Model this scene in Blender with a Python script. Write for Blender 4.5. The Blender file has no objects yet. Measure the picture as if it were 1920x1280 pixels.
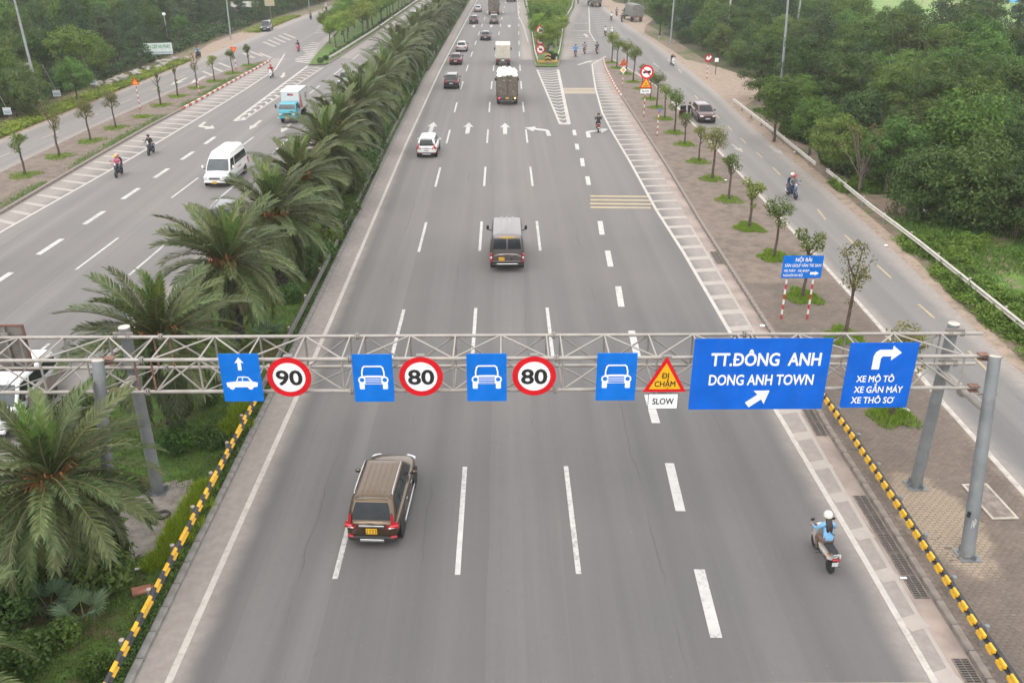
import bpy, bmesh, math, random
import numpy as np
from mathutils import Vector, Matrix, Euler

SC = bpy.context.scene
COL = SC.collection
R = math.radians
PI = math.pi
random.seed(7)

# ---------------------------------------------------------------- camera, sky, sun, exposure
cam_d = bpy.data.cameras.new('camera')
cam_d.sensor_width = 36.0
cam_d.lens = 30.81
cam_d.clip_start = 0.3
cam_d.clip_end = 3000
cam = bpy.data.objects.new('camera', cam_d)
COL.objects.link(cam)
cam.location = (0, 0, 18.1)
cam.rotation_euler = (R(90 - 25.28), 0, R(-0.6))
SC.camera = cam

SUN_EL, SUN_AZ = R(60), R(205)     # high soft sun behind the camera, a little to its left
world = bpy.data.worlds.new('World')
SC.world = world
world.use_nodes = True
wn, wl = world.node_tree.nodes, world.node_tree.links
wn.clear()
w_out = wn.new('ShaderNodeOutputWorld')
w_bg = wn.new('ShaderNodeBackground')
w_sky = wn.new('ShaderNodeTexSky')
w_sky.sky_type = 'NISHITA'
w_sky.sun_disc = False
w_sky.sun_elevation = SUN_EL
w_sky.sun_rotation = SUN_AZ
w_sky.air_density = 1.0
w_sky.dust_density = 4.0
w_sky.ozone_density = 1.0
w_hsv = wn.new('ShaderNodeHueSaturation')        # overcast: the cloud deck takes the blue out
w_hsv.inputs['Saturation'].default_value = 0.12
w_bg.inputs['Strength'].default_value = 0.125
wl.new(w_sky.outputs[0], w_hsv.inputs['Color'])
w_deck = wn.new('ShaderNodeMix')                  # even cloud deck over the clear-sky gradient
w_deck.data_type = 'RGBA'
w_deck.inputs[0].default_value = 0.75
w_deck.inputs[7].default_value = (10.6, 10.6, 10.7, 1)
wl.new(w_hsv.outputs[0], w_deck.inputs[6])
wl.new(w_deck.outputs[2], w_bg.inputs[0])
wl.new(w_bg.outputs[0], w_out.inputs[0])

sun_d = bpy.data.lights.new('sun', 'SUN')
sun_d.energy = .55
sun_d.angle = R(50)
sun_d.color = (1.0, 0.96, 0.9)
sun = bpy.data.objects.new('sun', sun_d)
COL.objects.link(sun)
sun.rotation_euler = Vector((-math.sin(SUN_AZ) * math.cos(SUN_EL), -math.cos(SUN_AZ) * math.cos(SUN_EL), -math.sin(SUN_EL))).to_track_quat('-Z', 'Y').to_euler()

SC.view_settings.view_transform = 'Standard'
SC.view_settings.look = 'None'
SC.view_settings.gamma = 1.0
SC.view_settings.use_curve_mapping = False
SC.view_settings.exposure = 0.72
SC.render.engine = 'CYCLES'
SC.cycles.use_denoising = True
SC.cycles.denoiser = 'OPENIMAGEDENOISE'
SC.cycles.max_bounces = 6
SC.cycles.diffuse_bounces = 3
SC.cycles.glossy_bounces = 2
SC.cycles.transmission_bounces = 3
SC.cycles.volume_bounces = 1
SC.cycles.transparent_max_bounces = 8
SC.cycles.sample_clamp_indirect = 5.0

# ---------------------------------------------------------------- materials
def nodes_of(name):
    m = bpy.data.materials.new(name)
    m.use_nodes = True
    nt = m.node_tree
    return m, nt, nt.nodes, nt.links, nt.nodes['Principled BSDF']


def mixrgb(n, l, fac, a, b):
    x = n.new('ShaderNodeMix')
    x.data_type = 'RGBA'
    for sock, val in ((x.inputs[0], fac), (x.inputs[6], a), (x.inputs[7], b)):
        if hasattr(val, 'is_output'):
            l.new(val, sock)
        elif isinstance(val, (tuple, list)):
            sock.default_value = (*val[:3], 1)
        else:
            sock.default_value = val
    return x.outputs[2]


def mathn(n, l, op, a, b=None, clamp=False):
    x = n.new('ShaderNodeMath')
    x.operation = op
    x.use_clamp = clamp
    for i, val in enumerate((a, b)):
        if val is None:
            continue
        if hasattr(val, 'is_output'):
            l.new(val, x.inputs[i])
        else:
            x.inputs[i].default_value = val
    return x.outputs[0]


def noise(n, l, vec, scale, detail=3, rough=.55, sx=1, sy=1, sz=1):
    mp = n.new('ShaderNodeMapping')
    mp.inputs['Scale'].default_value = (sx, sy, sz)
    l.new(vec, mp.inputs['Vector'])
    t = n.new('ShaderNodeTexNoise')
    t.inputs['Scale'].default_value = scale
    t.inputs['Detail'].default_value = detail
    t.inputs['Roughness'].default_value = rough
    l.new(mp.outputs[0], t.inputs['Vector'])
    return t.outputs['Fac']


def ramp(n, l, fac, lo, hi):
    mr = n.new('ShaderNodeMapRange')
    mr.interpolation_type = 'SMOOTHSTEP'
    mr.inputs['From Min'].default_value = lo
    mr.inputs['From Max'].default_value = hi
    l.new(fac, mr.inputs['Value'])
    return mr.outputs[0]


def pos(n):
    return n.new('ShaderNodeNewGeometry').outputs['Position']


def bump(n, l, b, h, strength=.3, dist=.02):
    x = n.new('ShaderNodeBump')
    x.inputs['Strength'].default_value = strength
    x.inputs['Distance'].default_value = dist
    l.new(h, x.inputs['Height'])
    l.new(x.outputs[0], b.inputs['Normal'])


MATS = {}


def mat(name, col, rough=.6, metal=0., coat=0., var=.12, scale=3., dirt=None, dirt_amt=.35, emit=None, spec=None):
    """painted / metal / plastic surfaces: base colour with uneven tone and a little grime"""
    if name in MATS:
        return MATS[name]
    m, nt, n, l, b = nodes_of(name)
    tc = n.new('ShaderNodeTexCoord').outputs['Object']
    f = noise(n, l, tc, scale, 4)
    lo = tuple(c * (1 - var) for c in col)
    hi = tuple(min(1, c * (1 + var)) for c in col)
    c = mixrgb(n, l, ramp(n, l, f, .3, .7), lo, hi)
    if dirt:
        g = ramp(n, l, noise(n, l, tc, scale * 2.3, 6, .7), .5, .75)
        c = mixrgb(n, l, mathn(n, l, 'MULTIPLY', g, dirt_amt), c, dirt)
    l.new(c, b.inputs['Base Color'])
    r = n.new('ShaderNodeMapRange')
    r.inputs['To Min'].default_value = max(.02, rough - .08)
    r.inputs['To Max'].default_value = min(1, rough + .12)
    l.new(f, r.inputs['Value'])
    l.new(r.outputs[0], b.inputs['Roughness'])
    b.inputs['Metallic'].default_value = metal
    b.inputs['Coat Weight'].default_value = coat
    b.inputs['Coat Roughness'].default_value = .08
    if spec is not None:
        b.inputs['Specular IOR Level'].default_value = spec
    if emit:
        b.inputs['Emission Color'].default_value = (*emit[:3], 1)
        b.inputs['Emission Strength'].default_value = emit[3]
    MATS[name] = m
    return m


def glass_mat(name, col=(.02, .025, .028)):
    m = mat(name, col, .08, 0, 0, .2, 2., spec=.3)
    return m


def leaf_mat(name, dark, light, transl=.27, rough=.5):
    """foliage: each leaf has its own tint, each plant its own cast"""
    m, nt, n, l, b = nodes_of(name)
    at = n.new('ShaderNodeAttribute')
    at.attribute_name = 'tint'
    oi = n.new('ShaderNodeObjectInfo')
    c = mixrgb(n, l, at.outputs['Fac'], dark, light)
    hs = n.new('ShaderNodeHueSaturation')
    l.new(c, hs.inputs['Color'])
    hv = n.new('ShaderNodeMapRange')
    hv.inputs['To Min'].default_value = .462
    hv.inputs['To Max'].default_value = .512
    l.new(oi.outputs['Random'], hv.inputs['Value'])
    l.new(hv.outputs[0], hs.inputs['Hue'])
    vv = n.new('ShaderNodeMapRange')
    vv.inputs['To Min'].default_value = .62
    vv.inputs['To Max'].default_value = 1.38
    x = mathn(n, l, 'FRACT', mathn(n, l, 'MULTIPLY', oi.outputs['Random'], 17.31))
    l.new(x, vv.inputs['Value'])
    l.new(vv.outputs[0], hs.inputs['Value'])
    b.inputs['Roughness'].default_value = rough
    b.inputs['Specular IOR Level'].default_value = .3
    l.new(hs.outputs[0], b.inputs['Base Color'])
    tr = n.new('ShaderNodeBsdfTranslucent')
    l.new(hs.outputs[0], tr.inputs['Color'])
    mx = n.new('ShaderNodeMixShader')
    mx.inputs[0].default_value = transl
    l.new(b.outputs[0], mx.inputs[1])
    l.new(tr.outputs[0], mx.inputs[2])
    l.new(mx.outputs[0], n['Material Output'].inputs['Surface'])
    MATS[name] = m
    return m


# ---------------------------------------------------------------- mesh builder
def rnd(a, b):
    return random.uniform(a, b)


class MB:
    def __init__(s):
        s.v, s.f, s.mi, s.cur = [], [], [], 0

    def mat(s, i):
        s.cur = i
        return s

    def add(s, vs, fs):
        o = len(s.v)
        s.v += [tuple(v) for v in vs]
        for f in fs:
            s.f.append(tuple(i + o for i in f))
            s.mi.append(s.cur)
        return s

    def box(s, c, d, rot=None, ch=0.):
        """box centred at c with size d; ch = chamfer"""
        hx, hy, hz = d[0] / 2, d[1] / 2, d[2] / 2
        M = rot.to_matrix() if rot is not None else None
        if ch <= 0:
            vs = [Vector((x * hx, y * hy, z * hz)) for z in (-1, 1) for x, y in ((-1, -1), (1, -1), (1, 1), (-1, 1))]
            fs = [(3, 2, 1, 0), (4, 5, 6, 7), (0, 1, 5, 4), (1, 2, 6, 5), (2, 3, 7, 6), (3, 0, 4, 7)]
        else:
            ch = min(ch, hx * .9, hy * .9, hz * .9)
            vs, fs = [], []
            for z, k in ((-hz, ch), (-hz + ch, 0), (hz - ch, 0), (hz, ch)):
                a, b2 = hx - k, hy - k
                q = ch
                for x, y in ((-a + q, -b2), (a - q, -b2), (a, -b2 + q), (a, b2 - q), (a - q, b2), (-a + q, b2), (-a, b2 - q), (-a, -b2 + q)):
                    vs.append(Vector((x, y, z)))
            fs.append(tuple(range(7, -1, -1)))
            for r in range(3):
                for i in range(8):
                    j = (i + 1) % 8
                    fs.append((r * 8 + i, r * 8 + j, r * 8 + 8 + j, r * 8 + 8 + i))
            fs.append(tuple(range(24, 32)))
        c = Vector(c)
        vs = [(M @ v if M else v) + c for v in vs]
        return s.add(vs, fs)

    def tube(s, pts, r, n=8, cap=True):
        pts = [Vector(p) for p in pts]
        rs = r if isinstance(r, (list, tuple)) else [r] * len(pts)
        vs, fs = [], []
        up = Vector((0, 0, 1))
        prev = None
        for i, p in enumerate(pts):
            d = (pts[min(i + 1, len(pts) - 1)] - pts[max(i - 1, 0)])
            if d.length < 1e-9:
                d = Vector((0, 0, 1))
            d.normalize()
            if prev is None:
                a = d.cross(up)
                if a.length < .05:
                    a = d.cross(Vector((0, 1, 0)))
            else:
                a = prev - d * prev.dot(d)
            a.normalize()
            prev = a
            b = d.cross(a)
            for k in range(n):
                t = 2 * PI * k / n
                vs.append(p + (a * math.cos(t) + b * math.sin(t)) * rs[i])
        for i in range(len(pts) - 1):
            for k in range(n):
                j = (k + 1) % n
                fs.append((i * n + k, i * n + j, (i + 1) * n + j, (i + 1) * n + k))
        if cap:
            fs.append(tuple(range(n - 1, -1, -1)))
            fs.append(tuple(range((len(pts) - 1) * n, len(pts) * n)))
        return s.add(vs, fs)

    def prism(s, poly, y0, y1):
        """polygon in x,z (counter-clockwise seen from -y) extruded from y0 (front) to y1"""
        k = len(poly)
        vs = [(x, y0, z) for x, z in poly] + [(x, y1, z) for x, z in poly]
        fs = [tuple(range(k)), tuple(range(2 * k - 1, k - 1, -1))]
        for i in range(k):
            j = (i + 1) % k
            fs.append((i, i + k, j + k, j))
        return s.add(vs, fs)

    def slab(s, poly, z0, z1):
        """polygon in x,y (counter-clockwise from above) extruded from z0 up to z1"""
        k = len(poly)
        vs = [(x, y, z1) for x, y in poly] + [(x, y, z0) for x, y in poly]
        fs = [tuple(range(k)), tuple(range(2 * k - 1, k - 1, -1))]
        for i in range(k):
            j = (i + 1) % k
            fs.append((j, i, i + k, j + k))
        return s.add(vs, fs)

    def poly(s, pts):
        return s.add(pts, [tuple(range(len(pts)))])

    def lathe(s, prof, n=16, c=(0, 0, 0), axis='z'):
        """profile of (radius, height)"""
        vs, fs = [], []
        c = Vector(c)
        for r, h in prof:
            for k in range(n):
                t = 2 * PI * k / n
                a, b = r * math.cos(t), r * math.sin(t)
                vs.append(c + Vector({'z': (a, b, h), 'x': (h, a, b), 'y': (b, h, a)}[axis]))
        m = len(prof)
        for i in range(m - 1):
            for k in range(n):
                j = (k + 1) % n
                fs.append((i * n + k, i * n + j, (i + 1) * n + j, (i + 1) * n + k))
        fs.append(tuple(range(n - 1, -1, -1)))
        fs.append(tuple(range((m - 1) * n, m * n)))
        return s.add(vs, fs)

    def loft(s, rings, cap=True):
        n = len(rings[0])
        vs = [p for r in rings for p in r]
        fs = []
        for i in range(len(rings) - 1):
            for k in range(n):
                j = (k + 1) % n
                fs.append((i * n + k, i * n + j, (i + 1) * n + j, (i + 1) * n + k))
        if cap:
            fs.append(tuple(range(n - 1, -1, -1)))
            fs.append(tuple(range((len(rings) - 1) * n, len(rings) * n)))
        return s.add(vs, fs)

    def mesh(s, name, mats, angle=35):
        me = bpy.data.meshes.new(name)
        me.from_pydata(s.v, [], s.f)
        for m in (mats if isinstance(mats, (list, tuple)) else [mats]):
            me.materials.append(m)
        me.polygons.foreach_set('material_index', s.mi)
        bm = bmesh.new()
        bm.from_mesh(me)
        bmesh.ops.recalc_face_normals(bm, faces=bm.faces)
        bm.to_mesh(me)
        bm.free()
        if angle:
            me.polygons.foreach_set('use_smooth', [True] * len(me.polygons))
            me.set_sharp_from_angle(angle=R(angle))
        me.update()
        return me

    def build(s, name, mats, parent=None, angle=35, loc=None, rot=None):
        return link(name, s.mesh(name, mats, angle), parent, loc, rot)


def link(name, data, parent=None, loc=None, rot=None):
    o = bpy.data.objects.new(name, data)
    COL.objects.link(o)
    if parent is not None:
        o.parent = parent
    if loc is not None:
        o.location = loc
    if rot is not None:
        o.rotation_euler = rot
    return o


def tag(o, label=None, cat=None, group=None, kind=None):
    if label:
        o['label'] = label
    if cat:
        o['category'] = cat
    if group:
        o['group'] = group
    if kind:
        o['kind'] = kind
    return o


def thing(name, label, cat, loc=(0, 0, 0), rotz=0., group=None):
    o = bpy.data.objects.new(name, None)
    o.empty_display_size = .2
    COL.objects.link(o)
    o.location = loc
    o.rotation_euler = (0, 0, rotz)
    return tag(o, label, cat, group)


def dup(root, loc, rotz=0., label=None, group=None, scale=None, swap=None):
    """copy a thing with its parts and their sub-parts"""
    def cp(o, parent):
        c = o.copy()
        COL.objects.link(c)
        if parent is not None:
            c.parent = parent
        if swap:
            for i, sl in enumerate(c.material_slots):
                if sl.material and sl.material.name in swap:
                    sl.link = 'OBJECT'
                    sl.material = swap[sl.material.name] if not isinstance(swap[sl.material.name], str) else MATS[swap[sl.material.name]]
        for ch in o.children:
            cp(ch, c)
        return c
    r = cp(root, None)
    r.location = loc
    r.rotation_euler = (0, 0, rotz)
    if scale:
        r.scale = scale if isinstance(scale, (tuple, list)) else (scale,) * 3
    if label:
        r['label'] = label
    if group:
        r['group'] = group
    return r


def remove_tree(o):
    for c in list(o.children):
        remove_tree(c)
    bpy.data.objects.remove(o)


def np_mesh(name, verts, faces_flat, nper, mats, tint=None, smooth=False, mi=None):
    """fast mesh from numpy arrays; every face has nper corners"""
    me = bpy.data.meshes.new(name)
    nv, nf = len(verts), len(faces_flat) // nper
    me.vertices.add(nv)
    me.vertices.foreach_set('co', np.asarray(verts, np.float32).ravel())
    me.loops.add(nf * nper)
    me.loops.foreach_set('vertex_index', np.asarray(faces_flat, np.int32))
    me.polygons.add(nf)
    me.polygons.foreach_set('loop_start', np.arange(0, nf * nper, nper, dtype=np.int32))
    if mi is not None:
        me.polygons.foreach_set('material_index', np.asarray(mi, np.int32))
    for m in (mats if isinstance(mats, (list, tuple)) else [mats]):
        me.materials.append(m)
    if tint is not None:
        a = me.attributes.new('tint', 'FLOAT', 'FACE')
        a.data.foreach_set('value', np.asarray(tint, np.float32))
    me.update(calc_edges=True)
    if smooth:
        me.polygons.foreach_set('use_smooth', [True] * nf)
    return me


def leaf_arrays(rng, P0, nrm, size, aspect=.5, jitter=.8):
    """rhombic leaves folded along the midrib. P0 (N,3) base points, nrm (N,3) facing"""
    N = len(P0)
    nrm = nrm + rng.normal(0, jitter, (N, 3))
    nrm /= np.linalg.norm(nrm, axis=1, keepdims=True) + 1e-9
    a = rng.normal(0, 1, (N, 3))
    a -= nrm * np.sum(a * nrm, axis=1, keepdims=True)
    a /= np.linalg.norm(a, axis=1, keepdims=True) + 1e-9
    b = np.cross(nrm, a)
    s = size[:, None] * rng.uniform(.7, 1.3, (N, 1))
    base = P0 - a * s * .5
    tip = P0 + a * s * .5 - nrm * s * .12
    l = P0 + b * s * aspect * .5 + nrm * s * .1
    r = P0 - b * s * aspect * .5 + nrm * s * .1
    V = np.stack([base, r, tip, l], 1).reshape(-1, 3)
    i = np.arange(N)[:, None] * 4
    F = np.concatenate([i + 0, i + 1, i + 2, i + 0, i + 2, i + 3], 1).reshape(-1)
    return V, F


def resample(line, ys):
    line = sorted(line, key=lambda p: p[1])
    return np.interp(ys, [p[1] for p in line], [p[0] for p in line])


def xs(line, y):
    return float(resample(line, [y])[0])


def strip(name, left, right, y0, y1, z, m, step=2., parent=None, kind='structure', cols=1, zl=None):
    """ground strip between two lines running along the road; stores the distance to each edge"""
    n = max(2, int((y1 - y0) / step) + 1)
    ys = np.linspace(y0, y1, n)
    L, Rr = resample(left, ys), resample(right, ys)
    V, dl, dr = [], [], []
    for k in range(cols + 1):
        t = k / cols
        X = L + (Rr - L) * t
        V.append(np.stack([X, ys, np.full(n, z)], 1))
        dl.append((Rr - L) * t)
        dr.append((Rr - L) * (1 - t))
    V = np.concatenate(V)
    F = []
    for k in range(cols):
        for i in range(n - 1):
            a, b = k * n + i, (k + 1) * n + i
            F += [a, b, b + 1, a + 1]
    me = np_mesh(name, V, F, 4, m)
    for nm, d in (('dl', dl), ('dr', dr)):
        at = me.attributes.new(nm, 'FLOAT', 'POINT')
        at.data.foreach_set('value', np.concatenate(d).astype(np.float32))
    o = link(name, me, parent)
    if kind:
        o['kind'] = kind
    return o


# ---------------------------------------------------------------- survey
_th = R(25.28)
_ps = R(0.6)
_fw = Vector((math.sin(_ps) * math.cos(_th), math.cos(_ps) * math.cos(_th), -math.sin(_th)))
_rt = Vector((math.cos(_ps), -math.sin(_ps), 0))
_up = _rt.cross(_fw)


def P(u, v, z=0.):
    """metres on the level plane at height z, surveyed from the photograph (1920 wide)"""
    d = _fw * 1643 + _rt * (u - 960) + _up * (640 - v)
    t = (z - 18.1) / d.z
    return (d.x * t, d.y * t)

# ================================================================ THE SETTING: ground, roads, islands, kerbs, markings
def bend(y):
    """the main carriageway swings gently right beyond a hundred metres"""
    return 1.9 * (max(0, y - 100) / 130) ** 1.5


def asphalt(name, base, dust, dl=(.3, 1.2), dr=(.3, 1.2), amt=.8, streak=1.):
    m, nt, n, l, b = nodes_of(name)
    p = pos(n)
    aL = n.new('ShaderNodeAttribute')
    aL.attribute_name = 'dl'
    aR = n.new('ShaderNodeAttribute')
    aR.attribute_name = 'dr'
    big = noise(n, l, p, .12, 3)
    st = noise(n, l, p, 1.0, 4, .6, 1.1, .02, 1)
    fine = noise(n, l, p, 38, 2, .7)
    mid = noise(n, l, p, 3.2, 5, .65)
    lo = tuple(c * .88 for c in base)
    hi = tuple(c * 1.10 for c in base)
    c = mixrgb(n, l, ramp(n, l, st, .3, .7), lo, hi)
    c = mixrgb(n, l, mathn(n, l, 'MULTIPLY', ramp(n, l, big, .35, .7), .35), c, tuple(x * f for x, f in zip(base, (1.25, 1.17, 1.12))))
    c = mixrgb(n, l, mathn(n, l, 'MULTIPLY', ramp(n, l, mid, .45, .8), .22), c, tuple(x * .72 for x in base))
    # wheel paths of the 3.75 m lanes, polished darker, and scattered oil drips
    lane = mathn(n, l, 'MULTIPLY', mathn(n, l, 'SUBTRACT', aL.outputs['Fac'], .85), 3.351)
    wp = mathn(n, l, 'MULTIPLY', mathn(n, l, 'MULTIPLY_ADD', mathn(n, l, 'COSINE', lane), -.5), ramp(n, l, noise(n, l, p, .3, 3, .5, 3, .06, 1), .3, .6))
    wp.node.inputs[0].links[0].from_node.inputs[2].default_value = .5
    c = mixrgb(n, l, mathn(n, l, 'MULTIPLY', wp, .30), c, tuple(x * .55 for x in base))
    drip = mathn(n, l, 'MULTIPLY', ramp(n, l, noise(n, l, p, 2.4, 3, .6, 1, .45, 1), .66, .78), .22)
    c = mixrgb(n, l, drip, c, tuple(x * .4 for x in base))
    # paver strips laid side by side keep slightly different tones
    wn_ = n.new('ShaderNodeTexWhiteNoise')
    wn_.noise_dimensions = '1D'
    l.new(mathn(n, l, 'FLOOR', mathn(n, l, 'ADD', mathn(n, l, 'MULTIPLY', aL.outputs['Fac'], .42), mathn(n, l, 'MULTIPLY', noise(n, l, p, .09, 2), .16))), wn_.inputs['W'])
    c = mixrgb(n, l, mathn(n, l, 'MULTIPLY', wn_.outputs['Value'], .44), c, tuple(x * .66 for x in base))
    spk = ramp(n, l, noise(n, l, p, 17, 1, .5), .76, .80)
    c = mixrgb(n, l, mathn(n, l, 'MULTIPLY', spk, .55), c, (.45, .43, .40))
    pit = ramp(n, l, noise(n, l, p, 6.3, 2, .5), .74, .79)
    c = mixrgb(n, l, mathn(n, l, 'MULTIPLY', pit, .5), c, tuple(x * .45 for x in base))
    # the surface turns paler further up the road
    sy = n.new('ShaderNodeSeparateXYZ')
    l.new(p, sy.inputs[0])
    c = mixrgb(n, l, mathn(n, l, 'MULTIPLY', ramp(n, l, mathn(n, l, 'ADD', sy.outputs[1], mathn(n, l, 'MULTIPLY', big, 30)), 40, 85), .22), c, dust)
    # tar joints: thin dark wandering seams
    wob = mathn(n, l, 'ADD', aL.outputs['Fac'], mathn(n, l, 'MULTIPLY', noise(n, l, p, .5, 3), .5))
    sm = n.new('ShaderNodeMath')
    sm.operation = 'PINGPONG'
    l.new(wob, sm.inputs[0])
    sm.inputs[1].default_value = 1.875
    seam = mathn(n, l, 'MULTIPLY', mathn(n, l, 'SUBTRACT', 1.0, ramp(n, l, sm.outputs[0], .0, .045)), ramp(n, l, noise(n, l, p, .35, 2, .5, 2, .4, 1), .5, .62))
    c = mixrgb(n, l, mathn(n, l, 'MULTIPLY', seam, .45), c, tuple(x * .45 for x in base))
    # dust swept to the edges
    wl_ = mathn(n, l, 'ADD', aL.outputs['Fac'], mathn(n, l, 'MULTIPLY', mathn(n, l, 'SUBTRACT', noise(n, l, p, .7, 3), .5), .5))
    wr_ = mathn(n, l, 'ADD', aR.outputs['Fac'], mathn(n, l, 'MULTIPLY', mathn(n, l, 'SUBTRACT', noise(n, l, p, .6, 3), .5), .6))
    fL = mathn(n, l, 'SUBTRACT', 1.0, ramp(n, l, wl_, *dl))
    fR = mathn(n, l, 'SUBTRACT', 1.0, ramp(n, l, wr_, *dr))
    f = mathn(n, l, 'MAXIMUM', fL, fR)
    f = mathn(n, l, 'MULTIPLY', f, mathn(n, l, 'MULTIPLY_ADD', mid, .35, None) if False else amt)
    dc = mixrgb(n, l, ramp(n, l, mid, .35, .7), tuple(x * .9 for x in dust), tuple(x * 1.1 for x in dust))
    c = mixrgb(n, l, f, c, dc)
    g = mathn(n, l, 'MULTIPLY_ADD', fine, .6)
    g.node.inputs[2].default_value = .70
    cm = n.new('ShaderNodeVectorMath')
    cm.operation = 'SCALE'
    l.new(c, cm.inputs[0])
    l.new(g, cm.inputs['Scale'])
    l.new(cm.outputs[0], b.inputs['Base Color'])
    b.inputs['Roughness'].default_value = .82
    b.inputs['Specular IOR Level'].default_value = .3
    bump(n, l, b, fine, .25, .006)
    MATS[name] = m
    return m


DUST = (.30, .264, .238)
asph_main = asphalt('main_asphalt', (.140, .135, .132), DUST, (.95, 1.75), (1.2, 2.3), .85)
asph_ramp = asphalt('ramp_asphalt', (.152, .147, .143), DUST, (.4, 2.4), (.4, 2.2), .8)
asph_left = asphalt('left_asphalt', (.162, .155, .151), DUST, (1.2, 2.6), (.6, 1.8), .7)
asph_side = asphalt('side_asphalt', (.176, .170, .164), DUST, (.2, .9), (.3, 1.4), .8)


def soil_mat(name, cols, scales=(.12, .9), thr=(.42, .6), rough=.95, b_amt=.5):
    """earth with patches of growth: cols = (earth, dark earth, green, light green)"""
    m, nt, n, l, b = nodes_of(name)
    p = pos(n)
    n1 = noise(n, l, p, scales[0], 5, .6)
    n2 = noise(n, l, p, scales[1], 5, .65)
    n3 = noise(n, l, p, 9, 4, .7)
    e = mixrgb(n, l, ramp(n, l, n2, .35, .65), cols[0], cols[1])
    g = mixrgb(n, l, ramp(n, l, n2, .4, .62), cols[2], cols[3])
    f = mathn(n, l, 'ADD', mathn(n, l, 'MULTIPLY', n1, .6), mathn(n, l, 'MULTIPLY', n2, .4))
    c = mixrgb(n, l, ramp(n, l, f, *thr), e, g)
    k = n.new('ShaderNodeVectorMath')
    k.operation = 'SCALE'
    l.new(c, k.inputs[0])
    s_ = mathn(n, l, 'MULTIPLY_ADD', n3, .7)
    s_.node.inputs[2].default_value = .65
    l.new(s_, k.inputs['Scale'])
    l.new(k.outputs[0], b.inputs['Base Color'])
    b.inputs['Roughness'].default_value = rough
    b.inputs['Specular IOR Level'].default_value = .15
    bump(n, l, b, n3, b_amt, .05)
    MATS[name] = m
    return m


soil_wood = soil_mat('wood_floor', ((.10, .075, .055), (.06, .048, .036), (.045, .075, .025), (.07, .11, .03)))
soil_verge = soil_mat('verge_earth', ((.22, .165, .125), (.15, .115, .09), (.06, .10, .03), (.10, .15, .04)), (.16, 1.2), (.50, .62))
soil_dirt = soil_mat('bare_dirt', ((.34, .26, .20), (.25, .195, .155), (.30, .235, .18), (.20, .17, .12)), (.2, 1.6), (.5, .7))
soil_median = soil_mat('median_turf', ((.15, .095, .065), (.11, .075, .055), (.055, .10, .025), (.09, .15, .035)), (.22, 1.5), (.36, .5))
soil_island = soil_mat('island_earth', ((.21, .165, .135), (.165, .13, .108), (.19, .15, .125), (.14, .115, .095)), (.25, 1.4), (.45, .6))
turf_gore = soil_mat('gore_turf', ((.16, .13, .09), (.12, .10, .07), (.07, .13, .03), (.11, .18, .045)), (.3, 1.5), (.38, .5))
field_mat = soil_mat('field_grass', ((.30, .25, .16), (.22, .22, .10), (.14, .24, .07), (.22, .33, .11)), (.035, .3), (.36, .52))
sand_mat = soil_mat('spilt_sand', ((.36, .29, .20), (.30, .235, .17), (.34, .27, .19), (.27, .21, .16)), (.5, 2.5), (.4, .6))
cement_mat = soil_mat('dry_cement', ((.30, .27, .235), (.24, .215, .19), (.27, .24, .21), (.20, .175, .15)), (.5, 2.5), (.4, .6))

# ---- ground sheet to the horizon and the far field
ground = MB().poly([(-900, -300, -.06), (900, -300, -.06), (900, 1500, -.06), (-900, 1500, -.06)]).build('ground', soil_wood)
tag(ground, kind='structure')
fld = MB().poly([(58, 150, -.045), (64, 122, -.045), (300, 116, -.045), (460, 420, -.045), (92, 420, -.045)]).build('far_field', field_mat)
tag(fld, kind='structure')

# ---- edge lines of everything that runs along the road (metres: across, along)
MED_R = [(-9.85, 0), (-9.85, 42), (-9.95, 60), (-10.15, 81), (-10.3, 126), (-9.6, 198), (-8.8, 259), (-8.0, 320)]
MED_L = [(-18.9, 0), (-17.4, 48), (-16.3, 79), (-15.3, 128), (-14.2, 184), (-13.7, 213), (-13.0, 320)]
KERB_R = [(12.55, 0), (12.7, 17), (12.8, 30), (13.1, 39), (13.25, 56), (13.6, 72), (13.8, 90), (14.0, 113), (14.5, 128), (15.0, 136.5), (15.6, 138.2)]
SIDE_L = [(18.0, 0), (18.3, 25), (18.4, 32), (18.8, 40), (18.95, 50), (19.1, 65), (19.3, 85), (19.35, 112), (18.2, 123.5), (16.7, 137), (16.2, 138.2)]
SIDE_R = [(22.9, 0), (23.3, 36), (23.8, 45), (24.4, 54), (24.8, 65), (25.0, 87), (26.0, 108), (26.4, 135), (26.5, 159), (26.0, 178), (25.7, 196), (26, 320)]
GORE_L = [(4.7, 130), (4.65, 145), (5.5, 198), (5.9, 259), (7.0, 320)]
GORE_R = [(8.0, 130), (9.5, 145), (13.3, 193), (17.6, 229), (20.2, 259), (24, 320)]
LK_R = [(-34.6, 0), (-35.0, 59), (-35.25, 75), (-35.3, 89), (-34.9, 103), (-34.8, 117), (-34.6, 135), (-34.9, 137.5)]
LK_L = [(-41.5, 0), (-40.8, 70), (-40.8, 87), (-40.3, 100), (-39.9, 111), (-38.4, 125.6), (-36.1, 136.2), (-35.5, 137.5)]
LS_L = [(-48.0, 0), (-47.1, 83), (-46.8, 100), (-46.3, 131), (-46.0, 150), (-45.2, 202), (-42.2, 246), (-38, 320)]
WEDGE_R = [(-25.6, 131.5), (-25.0, 142), (-23.8, 174), (-22.1, 253), (-20.5, 320)]
WEDGE_L = [(-28.3, 133), (-29.8, 150), (-31.5, 175), (-33.0, 215), (-33.5, 259), (-33, 320)]

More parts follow.
